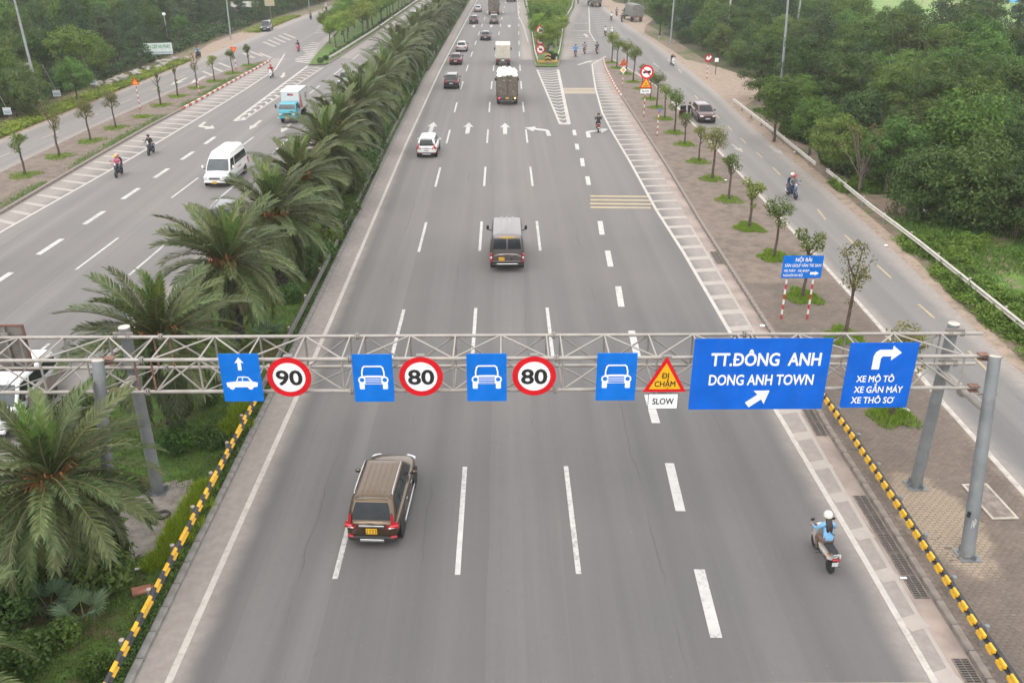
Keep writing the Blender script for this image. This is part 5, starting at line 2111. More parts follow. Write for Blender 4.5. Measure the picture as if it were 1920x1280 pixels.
# the wood and plant nursery on the left
LBL = {'broad': ('broad leafy tree in the wood behind the left side road', 'broadleaf trees of the left wood'),
       'vine': ('creeper covered tree in the wood behind the left side road', 'creeper trees of the left wood'),
       'pine': ('dark cloud pruned pine in the roadside plant nursery', 'nursery pines'),
       'feathery': ('feathery tree in the wood behind the left side road', 'feathery trees of the left wood'),
       'cone': ('dark upright tree in the wood behind the left side road', 'dark trees of the left wood')}
FRONT_L = [('broad', 0, 150, 150, 1.05, 'bright leafy tree just right of the left lamp post'), ('vine', 1, 50, 200, 1.0, 'brownish dense tree left of the left lamp post'),
           ('feathery', 0, 145, 175, .8, 'thin tree under the sagging net behind the white notices'), ('broad', 2, 195, 128, .75, 'yellow green tree left of the nursery name board'),
           ('pine', 0, 265, 112, 1.15, 'flat topped dark tree beside the nursery name board')]
for kind, i, u, v, s, lb in FRONT_L:
    p = P(u, v + 18)
    plant(kind, i, p[0], p[1], s, lb)
    taken.append((p[0], p[1], 2.6))


def left_edge(y):
    return xs([(-52.5, 70), (-52, 100), (-51.5, 130), (-52.5, 150), (-54.5, 165), (-53, 182), (-49.5, 200), (-46.5, 246), (-43, 320)], y)


def rej_left(x, y):
    return x > left_edge(y) or not inside_view(x, y, 5)


pts_ = scatter(290, lambda: (random.uniform(-160, -44), 66 + 235 * random.random() ** 1.1), lambda y: 3.2 + y * .009, rej_left)
for x, y in pts_:
    w = random.random()
    near = left_edge(y) - x
    if 118 < y < 200 and near < 26:
        kind = 'pine' if w < .6 else 'broad' if w < .8 else 'cone'
    else:
        kind = 'broad' if w < .4 else 'vine' if w < .55 else 'feathery' if w < .7 else 'cone'
    s = random.uniform(.85, 1.25) * (.6 if near < 3 else 1)
    where = ('near the white notices' if y < 100 else 'near the nursery board' if y < 140 else 'near the black pickup' if y < 195 else 'near the top of the left road')
    edge = 'at the front ' if near < 5 else 'inside the left wood ' if near < 25 else 'deep in the left wood '
    nm = KIND_NAME[kind]
    plant(kind, random.randrange(3), x, y, s, nm + edge + where, LBL[kind][1], sz=s * random.uniform(.85, 1.15))

# trees of the gore island and of the left wedge island
GR = 'round trees of the gore island'
for k, (u, v, s, lb) in enumerate(((1028, 95, 1.25, 'nearest round tree behind the chevron barrier, right of the three red discs'), (1010, 62, 1.1, 'second round tree of the gore island on its left side'), (1046, 66, 1.1, 'second round tree of the gore island on its right side'))):
    p = P(u, v + 22)
    plant('round', k, p[0], p[1], s, lb, GR, z=.1)
y, k_ = 165., 0
while y < 300:
    k_ += 1
    for q in (-1, 1):
        xm = (xs(GORE_L, y) + xs(GORE_R, y)) / 2
        w_ = (xs(GORE_R, y) - xs(GORE_L, y))
        plant('round', random.randrange(2), xm + q * w_ * .24 + rnd(-.4, .4), y + rnd(-1, 1), rnd(1.05, 1.35), '%s round tree of pair %d beyond the three nearest on the gore island' % ('left' if q < 0 else 'right', k_), GR, z=.1)
    y += 5.5
WR = 'round trees of the left wedge island'
plant('round', 0, *P(619, 84), 1.2, 'nearest round tree at the tip of the left wedge island', WR, z=.1)
y, k_ = 152., 0
while y < 300:
    k_ += 1
    for q in ((-1, 1) if y > 165 else (0,)):
        xm = (xs(WEDGE_L, y) + xs(WEDGE_R, y)) / 2
        w_ = xs(WEDGE_R, y) - xs(WEDGE_L, y)
        plant('round', random.randrange(2), xm + q * w_ * .22 + rnd(-.5, .5), y + rnd(-1, 1), rnd(1.1, 1.45), '%s round tree of pair %d behind the tip tree of the left wedge island' % ('left' if q < 0 else 'right' if q > 0 else 'single', k_), WR, z=.1)
    y += 6.
# low clipped shrubs on both islands
for k in range(34):
    y = 133.5 + k * 3.4
    x = xs(WEDGE_R, y) - 1.1
    bush(k % 3, x, y, rnd(.5, .7), 'ball shaped shrub under the trees of the left wedge island', 'wedge island shrubs', .08)
for k in range(12):
    y = 136 + k * 5.
    bush(k % 3, (xs(GORE_L, y) + xs(GORE_R, y)) / 2 + rnd(-1.2, 1.2), y, rnd(.6, .8), 'low shrub under the trees of the gore island', 'gore island shrubs', .08)
# single plants against the far verge
plant('feathery', 1, *P(1236, 66), 1.1, 'drooping palm like tree beside the parked covered truck', None, z=-.03)
for p_ in WT.values():
    for o in p_:
        if o.name not in WT_USED:
            remove_tree(o)
for p_ in ST.values():
    for o in p_:
        if o.name not in ST_USED:
            remove_tree(o)

# ================================================================ VEHICLES (each faces +y in its own frame, origin on the road under its middle)
GLASS = glass_mat('tinted_glass')
GLASS_L = glass_mat('windscreen_glass', (.06, .075, .08))
TYRE = mat('tyre', (.018, .018, .018), .85)
RIM = mat('alloy', (.42, .42, .43), .35, .7)
RIM_D = mat('steel_rim', (.14, .14, .14), .5, .5)
PLASTIC = mat('black_plastic', (.022, .022, .023), .6)
TRIM = mat('silver_trim', (.55, .55, .55), .3, .8)
LAMP_R = mat('tail_lamp', (.42, .012, .018), .2, coat=.6)
LAMP_W = mat('head_lamp', (.62, .64, .66), .12, coat=.6)
LIT_R = mat('lit_red_lamp', (.8, .02, .03), .3, emit=(1, .05, .08, 2.2))
LIT_A = mat('lit_amber_lamp', (.9, .4, .05), .3, emit=(1, .5, .12, 4.))
PLATE_Y = mat('yellow_plate', (.72, .40, .02), .5)
PLATE_W = mat('white_plate', (.70, .70, .70), .5)
CHAR = mat('plate_character', (.03, .03, .03), .6)


def paint(name, col, metal=.45, rough=.34):
    return mat('paint_' + name, col, rough, metal, .7, .05, 1.2, dirt=(.24, .21, .18), dirt_amt=.18)


def ring12(y, w, zb, zm, zs, zt, cr=.03):
    half = [(.62 * w, zb), (.95 * w, zb + .09), (1.0 * w, zm), (.975 * w, zs), (.84 * w, zt)]
    pts = [Vector((0, y, zb - .01))] + [Vector((x, y, z)) for x, z in half] + [Vector((0, y, zt + cr))] + [Vector((-x, y, z)) for x, z in reversed(half)]
    return pts


def rrect_ring(hw, y0, y1, z, r, n=4):
    """rounded rectangle in plan"""
    pts = []
    for cx, cy, a0 in ((hw - r, y0 + r, -PI / 2), (hw - r, y1 - r, 0), (-hw + r, y1 - r, PI / 2), (-hw + r, y0 + r, PI)):
        for k in range(n + 1):
            t = a0 + PI / 2 * k / n
            pts.append(Vector((cx + r * math.cos(t), cy + r * math.sin(t), z)))
    return pts


class Cabin:
    """greenhouse with sloping ends; gives points on its faces"""
    def __init__(s, hb, hr, yb0, yb1, yr0, yr1, zb, zr):
        s.hb, s.hr, s.yb0, s.yb1, s.yr0, s.yr1, s.zb, s.zr = hb, hr, yb0, yb1, yr0, yr1, zb, zr

    def at(s, t):
        bow = .035 * math.sin(PI * t)
        return s.hb + (s.hr - s.hb) * t + bow, s.yb0 + (s.yr0 - s.yb0) * t - bow, s.yb1 + (s.yr1 - s.yb1) * t + bow, s.zb + (s.zr - s.zb) * t

    def mesh(s, mb, r=.13):
        rings = []
        for t in (0, .3, .6, .85, .97):
            h, a, b, z = s.at(t)
            rings.append(rrect_ring(h, a, b, z, r))
        h, a, b, z = s.at(1)
        for k, (ins, dz) in enumerate(((.03, .012), (.10, .034), (.30, .055))):
            rings.append(rrect_ring(h - ins, a + ins * 1.1, b - ins * 1.1, z + dz, r * .95))
        mb.loft(rings)

    def side(s, sgn, f0, f1, t0, t1, o=.008, m0=.14, m1=.14, n=4):
        """side pane between fractions f along the length and t in height"""
        V, F = [], []
        for i in range(n + 1):
            t = t0 + (t1 - t0) * i / n
            h, a, b, z = s.at(t)
            ya, yb = a + m0, b - m1
            for f in (f0, f1):
                V.append((sgn * (h + o), ya + (yb - ya) * f, z))
        for i in range(n):
            F.append((2 * i, 2 * i + 1, 2 * i + 3, 2 * i + 2) if sgn > 0 else (2 * i, 2 * i + 2, 2 * i + 3, 2 * i + 1))
        return V, F

    def end(s, front, t0, t1, o=.008, ins=.13, x0=-1, x1=1, n=4):
        V, F = [], []
        for i in range(n + 1):
            t = t0 + (t1 - t0) * i / n
            h, a, b, z = s.at(t)
            y = b + o if front else a - o
            for x in (x0, x1):
                V.append(((h - ins) * x, y, z))
        for i in range(n):
            F.append((2 * i, 2 * i + 2, 2 * i + 3, 2 * i + 1) if front else (2 * i, 2 * i + 1, 2 * i + 3, 2 * i + 2))
        return V, F


def pane(name, vf, m, parent):
    return MB().add(*vf).build(name, m, parent, 60)


WHEELS = {}


def wheel(parent, x, y, r=.33, w=.21, rim=RIM, name='wheel'):
    key = (r, w, rim.name)
    if key not in WHEELS:
        ty = MB().lathe([(r * .62, -w * .5), (r * .9, -w * .5), (r * .985, -w * .38), (r, -w * .15), (r, w * .15), (r * .985, w * .38), (r * .9, w * .5), (r * .62, w * .5)], 22, axis='x')
        rm = MB().lathe([(r * .64, -w * .42), (r * .64, w * .42), (r * .55, w * .46), (r * .5, w * .36), (r * .18, w * .40), (.02, w * .42)], 18, axis='x')
        for k in range(5):
            t = k * 2 * PI / 5
            rm.box((w * .44, math.cos(t) * r * .34, math.sin(t) * r * .34), (.02, r * .14, r * .5), Euler((t - PI / 2, 0, 0)))
        WHEELS[key] = (ty.mesh('wheel', TYRE), rm.mesh('rim', rim, 30))
    a, b = WHEELS[key]
    o = link(name, a, parent, (x, y, r), (0, 0, 0 if x > 0 else PI))
    link('rim', b, o)
    return o


def plate(parent, y, z, m, w=.42, h=.13, back=True, text_='29A 86', two=False):
    s = -1 if back else 1
    p = MB().box((0, y, z), (w, .012, h)).build('number_plate', m, parent, 0)
    b = MB()
    rows = (h * .22, -h * .22) if two else (0,)
    for zz in rows:
        n = 6 if not two else 4
        for k in range(n):
            b.box((-w * .38 + k * w * .76 / (n - 1), y + s * .008, z + zz), (w * .075, .003, h * (.56 if not two else .28)))
    b.build('characters', CHAR, p, 0)
    return p


def subdivide(o, lv=1):
    md = o.modifiers.new('smooth', 'SUBSURF')
    md.levels = md.render_levels = lv
    for p in o.data.polygons:
        p.use_smooth = True


def make_car(name, label, cat, pnt, L=4.4, W=1.75, H=1.65, kind='mpv', detail=2, plate_m=PLATE_W, rails=False, lamp='tall', group=None, rim=RIM):
    """passenger car: body shell, greenhouse, glass, lamps, wheels"""
    t = thing(name, label, cat, group=group)
    w, h2 = W / 2, L / 2
    if kind == 'sedan':
        zb = .88
        st = [(-h2, .80, .42, .60, .78, .86), (-h2 + .05, .93, .30, .55, .82, .93), (-h2 + .35, .985, .22, .52, .86, .97), (-h2 + .95, 1, .2, .52, .88, .98), (0, 1, .2, .52, .88, .95), (h2 - 1.35, 1, .2, .52, .86, .94), (h2 - .6, .97, .2, .5, .76, .86), (h2 - .15, .88, .24, .48, .66, .74), (h2, .74, .34, .46, .56, .62)]
        cb = Cabin(w * .86, w * .66, -h2 + .55, h2 - 1.15, -h2 + 1.15, h2 - 1.95, zb, H - .06)
    elif kind == 'suv':
        zb = 1.0
        st = [(-h2, .82, .48, .70, .92, 1.0), (-h2 + .05, .94, .36, .65, .96, 1.04), (-h2 + .5, 1, .28, .62, .98, 1.06), (0, 1, .26, .62, .98, 1.04), (h2 - 1.3, 1, .26, .62, .96, 1.05), (h2 - .5, .97, .27, .6, .88, .99), (h2 - .12, .90, .30, .58, .80, .90), (h2, .78, .40, .56, .70, .78)]
        cb = Cabin(w * .87, w * .70, -h2 + .06, h2 - 1.12, -h2 + .48, h2 - 1.85, zb, H - .06)
    else:
        zb = .98
        st = [(-h2, .80, .44, .66, .90, .98), (-h2 + .05, .93, .33, .62, .94, 1.02), (-h2 + .5, 1, .25, .58, .96, 1.03), (0, 1, .23, .58, .94, 1.0), (h2 - 1.2, 1, .23, .58, .92, .99), (h2 - .5, .96, .24, .56, .84, .93), (h2 - .12, .87, .28, .54, .74, .82), (h2, .72, .38, .52, .64, .70)]
        cb = Cabin(w * .87, w * .71, -h2 + .05, h2 - .98, -h2 + .40, h2 - 1.80, zb, H - .06)
    body = MB().loft([ring12(y, w * f, a, b, c, d) for y, f, a, b, c, d in st]).build('body', pnt, t)
    subdivide(body, 1)
    mb = MB()
    cb.mesh(mb)
    mb.build('cabin', pnt, t, 50)
    pane('windscreen', cb.end(True, .10, .93), GLASS, t)
    pane('rear_window', cb.end(False, .12 if kind != 'sedan' else .1, .86, ins=.15), GLASS, t)
    for s in (-1, 1):
        pane('side_window', cb.side(s, .60, .97, .14, .86), GLASS, t)
        pane('side_window', cb.side(s, .28, .585, .14, .86), GLASS, t)
        if kind != 'sedan':
            pane('side_window', cb.side(s, .04, .265, .2, .84), GLASS, t)
        # lamps
        yr = -h2
        zl = zb
        if lamp == 'tall':
            b = MB()
            b.add([(s * w * .56, yr - .012, zl - .22), (s * w * .97, yr + .10, zl - .24), (s * w * .985, yr + .14, zl - .04), (s * w * .84, yr + .03, zl + .06), (s * w * .78, yr + .07, zl + .34), (s * w * .70, yr + .05, zl + .30), (s * w * .72, yr - .015, zl - .02), (s * w * .56, yr - .018, zl - .05)], [tuple(range(8)) if s < 0 else tuple(range(7, -1, -1))])
            b.box((s * w * .82, yr + .02, zl - .10), (w * .30, .12, .13), Euler((0, 0, s * .32)), .03)
            tl = b.build('tail_light', LAMP_R, t, 30)
            MB().box((s * w * .74, yr - .042, zl - .12), (.2, .05, .05), Euler((0, 0, s * .32)), .015).build('reversing_lamp', LAMP_W, tl, 30)
        else:
            tl = MB().box((s * w * .70, yr + .035, zl - .12), (w * .5, .12, .15), Euler((0, 0, s * .28)), .035).build('tail_light', LAMP_R, t, 30)
        MB().box((s * w * .68, h2 - .12, zb - .28), (w * .42, .20, .14), Euler((0, 0, -s * .42)), .04).build('headlight', LAMP_W, t, 30)
        m = MB().box((s * (w + .09), h2 - 1.62, zb + .10), (.20, .10, .14), ch=.04).build('wing_mirror', pnt if detail > 1 else PLASTIC, t, 40)
        MB().box((s * (w - .02), h2 - 1.62, zb + .04), (.10, .05, .05)).build('mirror_arm', PLASTIC, m, 0)
        for yy in (h2 - .86, -h2 + .80):
            wheel(t, s * (w - .115), yy, .33 if kind != 'suv' else .36, .21, rim)
            MB().lathe([(.40, -.012), (.40, .012)], 22, (s * (w * .985), yy, .36), 'x').build('wheel_arch', PLASTIC, t, 0)
        if detail > 0:
            for yy in (.35, -.62):
                MB().box((s * (w + .006), yy, zb - .10), (.035, .17, .035), ch=.012).build('door_handle', TRIM if detail > 1 else pnt, t, 30)
            MB().box((s * (w * .985), -.05, .30), (.07, L * .48, .10), ch=.02).build('side_sill', PLASTIC if not rails else TRIM, t, 30)
            if detail > 1:
                sm = MB()
                for yy in (.62, -.30, -1.05):
                    sm.box((s * (w * .999), yy, zb - .30), (.008, .012, .42))
                sm.build('door_seam', PLASTIC, t, 0)
        if rails:
            a, b_ = cb.yr0 + .2, cb.yr1 - .12
            xr = s * (cb.hr - .02)
            MB().tube([(xr, a, H - .03), (xr, a + .12, H + .035), (xr, (a + b_) / 2, H + .05), (xr, b_ - .12, H + .035), (xr, b_, H - .03)], .022, 7).build('roof_rail', TRIM, t, 60)
    # rear: spoiler lip, bumper, plate, wiper
    MB().box((0, cb.yr0 - (.02 if kind != 'sedan' else -.1), H - .055), (cb.hr * 1.72, .17, .045), ch=.02).build('roof_spoiler', pnt, t, 40)
    MB().box((0, -h2 + .03, .40), (W * .86, .16, .20), ch=.05).build('rear_bumper', PLASTIC if kind != 'sedan' else pnt, t, 40)
    MB().box((0, h2 - .03, .38), (W * .74, .14, .18), ch=.05).build('front_bumper', PLASTIC, t, 40)
    MB().box((0, h2 + .004, zb - .34), (W * .46, .05, .14), ch=.02).build('grille', PLASTIC, t, 30)
    plate(t, -h2 - .03, zb - .28, plate_m, .40 if plate_m is PLATE_W else .36, .14 if plate_m is PLATE_W else .21, two=plate_m is PLATE_Y)
    plate(t, h2 + .05, .50, plate_m, .44, .12, False)
    if detail > 1:
        MB().box((0, -h2 - .006, zb - .10), (W * .46, .03, .07), ch=.012).build('tailgate_bar', TRIM, t, 30)
        MB().box((0, -h2 - .05, .36), (W * .44, .03, .09), ch=.01).build('skid_plate', TRIM, t, 30)
        wy = cb.at(.2)
        MB().tube([(.02, wy[1] - .03, wy[3] - .06), (.30, cb.at(.30)[1] - .03, cb.at(.30)[3])], .011, 5).build('rear_wiper', PLASTIC, t, 0)
        rg = MB()
        for k in range(5):
            rg.box((-.36 + .18 * k, (cb.yr0 + cb.yr1) / 2, H + .0), (.022, (cb.yr1 - cb.yr0) * .72, .012))
        rg.build('roof_rib', pnt, t, 0)
        for s in (-1, 1):
            MB().box((s * w * .78, -h2 + .02, .46), (.22, .08, .09), Euler((0, 0, s * .3)), .02).build('reflector', LAMP_R, t, 30)
    return t


def set_at(t, u, v, rotz=0., x=None, y=None, dy=0.):
    """put the thing's rear (or front) middle on a surveyed road point"""
    p = P(u, v) if x is None else (x, y)
    c, s = math.cos(rotz), math.sin(rotz)
    t.location = (p[0] - s * dy, p[1] + c * dy, .004)
    t.rotation_euler = (0, 0, rotz)
    return t


# --- nearest: brown seven seater
BROWN = paint('brown', (.13, .089, .056), .9, .28)
t = make_car('brown_mpv', 'metallic brown seven seat car with roof rails and yellow plate, nearest to the camera', 'car', BROWN, 4.45, 1.78, 1.72, 'mpv', 2, PLATE_Y, True)
set_at(t, 700, 1027, R(-3), dy=2.2)
MB().box((-.36, -2.045, 1.17), (.11, .012, .10), Euler((.38, 0, 0))).build('window_sticker', mat('green_sticker', (.02, .30, .10), .5), t, 0)


def make_van(name, label, pnt, L=5.3, W=1.97, H=2.1, high=False, plate_m=PLATE_Y, group=None, roof=None):
    """panel or passenger van with a short sloping nose"""
    t = thing(name, label, 'van', group=group)
    w, h2 = W / 2, L / 2
    zb = 1.12
    st = [(-h2, .93, .42, .62, .98, 1.15), (-h2 + .06, .985, .36, .6, 1.0, 1.18), (-h2 + .6, 1, .32, .6, 1.0, 1.18), (0, 1, .30, .6, 1.0, 1.16), (h2 - 1.3, 1, .30, .6, 1.0, 1.16), (h2 - .62, .96, .32, .6, .98, 1.10), (h2 - .14, .88, .34, .58, .86, .95), (h2, .76, .42, .56, .74, .80)]
    b = MB().loft([ring12(y, w * f, a, bb, c, d) for y, f, a, bb, c, d in st]).build('body', pnt, t)
    subdivide(b, 1)
    cb = Cabin(w * .955, w * (.80 if high else .84), -h2 + .03, h2 - .86, -h2 + .16, h2 - 1.62, zb - .1, (H if not high else H - .35))
    mb = MB()
    cb.mesh(mb, .16)
    mb.build('cabin', pnt, t, 50)
    ww, a, bb, z = cb.at(1)
    if high:
        MB().loft([rrect_ring(ww - .005, a + .02, bb - .02, z - .04, .16), rrect_ring(ww - .05, a + .05, bb - .25, z + .2, .2), rrect_ring(ww - .13, a + .12, bb - .5, z + .34, .2), rrect_ring(ww - .34, a + .3, bb - .75, z + .39, .2)]).build('high_roof', roof or pnt, t, 50)
        ztop = z + .39
    else:
        ztop = z + .055
        rg = MB()
        for x in (-.34, 0, .34):
            rg.box((x, .0, ztop - .006), (.12, L * .42, .022), ch=.01)
        rg.build('roof_rib', pnt, t, 0)
    pane('windscreen', cb.end(True, .10, .90, ins=.10), GLASS_L, t)
    for s in (-1, 1):
        pane('side_window', cb.side(s, .78, .99, .22, .86, m1=.10), GLASS, t)
        pane('side_window', cb.side(s, .03, .75, .30, .86), GLASS, t)
        pane('rear_window', cb.end(False, .34, .86, ins=.14, x0=-1 if s < 0 else .06, x1=-.06 if s < 0 else 1), GLASS, t)
        tl = MB().box((s * w * .93, -h2 + .05, .90), (.13, .13, .52), ch=.03).build('tail_light', LAMP_R, t, 30)
        MB().box((s * w * .935, -h2 - .012, .92), (.10, .03, .12), ch=.01).build('reversing_lamp', LAMP_W, tl, 30)
        MB().box((s * w * .70, h2 - .13, .80), (.36, .2, .24), Euler((0, 0, -s * .38)), .06).build('headlight', LAMP_W, t, 40)
        MB().box((s * w * .62, h2 - .02, .44), (.12, .05, .08), ch=.02).build('fog_lamp', LAMP_W, t, 30)
        m = MB().box((s * (w + .19), h2 - 1.15, 1.38), (.16, .12, .27), ch=.045).build('wing_mirror', PLASTIC if not high else pnt, t, 40)
        MB().tube([(s * (w - .05), h2 - 1.15, 1.18), (s * (w + .17), h2 - 1.15, 1.28)], .03, 6).build('mirror_arm', PLASTIC, m, 40)
        for yy in (h2 - .95, -h2 + 1.15):
            wheel(t, s * (w - .12), yy, .34, .22, RIM_D)
            MB().lathe([(.42, -.012), (.42, .012)], 22, (s * w * .985, yy, .37), 'x').build('wheel_arch', PLASTIC, t, 0)
        MB().box((s * w * .99, 0, .40), (.05, L * .46, .14), ch=.02).build('side_step', PLASTIC if not high else TRIM, t, 30)
        MB().box((s * (w + .004), -.2, .72), (.02, L * .5, .09), ch=.008).build('side_rub_strip', PLASTIC if not high else pnt, t, 0)
    MB().box((0, -h2 - .01, .50), (W * .94, .16, .16), ch=.05).build('rear_bumper', PLASTIC if not high else pnt, t, 40)
    MB().box((0, -h2 - .07, .55), (W * .62, .06, .05), ch=.02).build('bumper_step', TRIM, t, 30)
    MB().box((0, h2 - .03, .50), (W * .84, .16, .22), ch=.06).build('front_bumper', pnt, t, 40)
    MB().box((0, h2 + .0, .76), (W * .42, .06, .16), ch=.02).build('grille', PLASTIC if not high else RIM_D, t, 30)
    plate(t, -h2 - .035, .84, plate_m, .34, .21, two=True) if not high else plate(t, -h2 - .035, .8, plate_m)
    plate(t, h2 + .06, .46, plate_m, .34, .19, False, two=True)
    return t, cb, ztop


GREY_BROWN = paint('grey_brown', (.17, .15, .143), .9, .34)
t, cb, zt_ = make_van('grey_van', 'dark grey brown van seen from behind in the centre of the main road', GREY_BROWN, 5.3, 1.97, 2.16)
set_at(t, 951, 511, 0, dy=2.65)
p_ = plate
for c in [c for c in t.children if c.name.startswith('number_plate')]:
    if c.data.vertices[0].co.y < 0:
        c.location.x = -.32
dec = MB()
rr_ = random.Random(4)
for k in range(11):
    x = -.42 + .084 * k
    h_ = .05 + .07 * math.sin(PI * k / 10) + rr_.uniform(-.015, .015)
    dec.mat(k % 2).box((x, cb.at(.93)[1] - .018, cb.at(.93)[3] - .0), (.082, .012, h_))
dec.build('flame_sticker', [mat('sticker_orange', (.60, .24, .03), .5), mat('sticker_lime', (.55, .50, .08), .5)], t, 0)
MB().box((0, -2.66, .69), (1.66, .012, .025)).build('tailgate_seam', TRIM, t, 0)
MB().box((.25, -2.665, .85), (.10, .02, .09), ch=.01).build('door_lock', PLASTIC, t, 0)

# white car and the traffic ahead
WHITE = paint('white', (.80, .80, .79), 0, .3)
WHITE_D = paint('dull_white', (.62, .60, .55), 0, .45)
BLACK = paint('black', (.018, .019, .021), .3, .25)
SILVER = paint('silver', (.40, .39, .38), .6, .3)
MAROON = paint('maroon', (.075, .020, .022), .45, .3)
DKGREY = paint('dark_grey', (.035, .037, .042), .5, .3)
OLIVE = paint('olive_grey', (.13, .135, .105), .4, .4)
CYAN = paint('cyan', (.035, .33, .42), .15, .35)

t = make_car('white_mpv', 'white tall car with raked dark rear window in the left lane of the main road', 'car', WHITE, 4.45, 1.76, 1.70, 'mpv', 2, PLATE_W)
set_at(t, 800, 297, R(-1), dy=2.2)
t = make_car('dark_suv', 'dark SUV with reddish tail lamps ahead of the white car', 'car', paint('deep_plum', (.030, .022, .025), .4, .3), 4.7, 1.86, 1.72, 'suv', 1, PLATE_W, True)
set_at(t, 846, 168, 0, dy=2.3)
t = make_car('maroon_sedan', 'dark maroon sedan two cars ahead of the white car', 'car', MAROON, 4.6, 1.80, 1.48, 'sedan', 1, PLATE_W, lamp='low')
set_at(t, 854, 123, 0, dy=2.3)
t = make_car('silver_sedan', 'silver beige sedan three cars ahead of the white car in the left lane', 'car', SILVER, 4.6, 1.80, 1.48, 'sedan', 1, PLATE_W, lamp='low')
set_at(t, 865, 98, 0, dy=2.3)
t2 = make_car('black_sedan', 'black sedan ahead of the beige box truck, one lane left of it', 'car', BLACK, 4.6, 1.80, 1.46, 'sedan', 1, PLATE_W, lamp='low')
set_at(t2, 910, 77, R(-1), dy=2.3)
t = make_car('black_suv', 'black car in the left lane by the far arrows', 'car', DKGREY, 4.5, 1.8, 1.62, 'suv', 0, PLATE_W)
set_at(t, 888, 46, 0, dy=2.3)
t = make_car('pale_sedan', 'pale silver sedan farthest up the left lane', 'car', SILVER, 4.5, 1.78, 1.47, 'sedan', 0, PLATE_W, lamp='low')
set_at(t, 896, 23.5, 0, dy=2.3)
# left carriageway, coming towards the camera
t = make_car('white_sedan', 'white sedan coming down the left carriageway behind the palms', 'car', WHITE, 4.5, 1.78, 1.47, 'sedan', 0, PLATE_W, lamp='low')
set_at(t, 754, 79, PI, dy=-2.2)
t, _, _ = make_van('small_grey_van', 'small blue grey van coming down the far left carriageway', paint('slate', (.15, .165, .19), .3, .4), 4.4, 1.7, 1.85, False, PLATE_W)
set_at(t, 772, 41, PI, dy=-2.1)
t = make_car('half_hidden_car', 'dark car half hidden by the palms, passing the blue truck', 'car', OLIVE, 4.4, 1.76, 1.6, 'suv', 0, PLATE_W)
set_at(t, 645, 164, PI, dy=-2.2)
t = make_car('grey_suv', 'dark grey SUV behind the palm crown in front of the white minibus', 'car', paint('graphite', (.08, .075, .072), .5, .3), 4.6, 1.84, 1.7, 'suv', 1, PLATE_W, True)
set_at(t, 0, 0, PI + R(2), *P(412, 446), dy=-1.5)
t, cbw, _ = make_van('white_minibus', 'white high roofed minibus with yellow plate on the left carriageway', WHITE, 5.7, 2.02, 2.36, True, PLATE_Y)
set_at(t, 405, 353, PI - R(1.5), dy=-2.8)
for s in (-1, 1):
    MB().box((s * 1.005, -.4, .98), (.012, .9, .09)).build('red_lettering', mat('faded_red', (.6, .2, .18), .5), t, 0)
t = make_car('maroon_parked_car', 'maroon car parked on the right side road with its near door open', 'car', paint('maroon_brown', (.085, .032, .030), .45, .3), 4.6, 1.82, 1.6, 'suv', 1, PLATE_W, lamp='low')
set_at(t, 1326, 232, PI, dy=-2.2)
door = thing('x', 'x', 'x')
remove_tree(door)
dr = MB().box((.95, .42, .68), (.06, 1.0, .62), ch=.03).build('open_door', MATS['paint_maroon_brown'], t, 40)
dr.location = (1.32, .72, 0)
dr.rotation_euler = (0, 0, R(-58))
MB().box((.95, .40, 1.22), (.03, .8, .42), ch=.012).build('door_glass', GLASS, dr, 30)
t = make_car('black_pickup', 'black pickup parked on the dirt shoulder by the nursery', 'pickup', BLACK, 5.2, 1.86, 1.8, 'suv', 0, PLATE_W)
set_at(t, 497, 60, PI + R(6), dy=-2.4)
MB().box((0, -1.75, 1.13), (1.5, 1.45, .06), ch=.02).build('bed_cover', PLASTIC, t, 0)


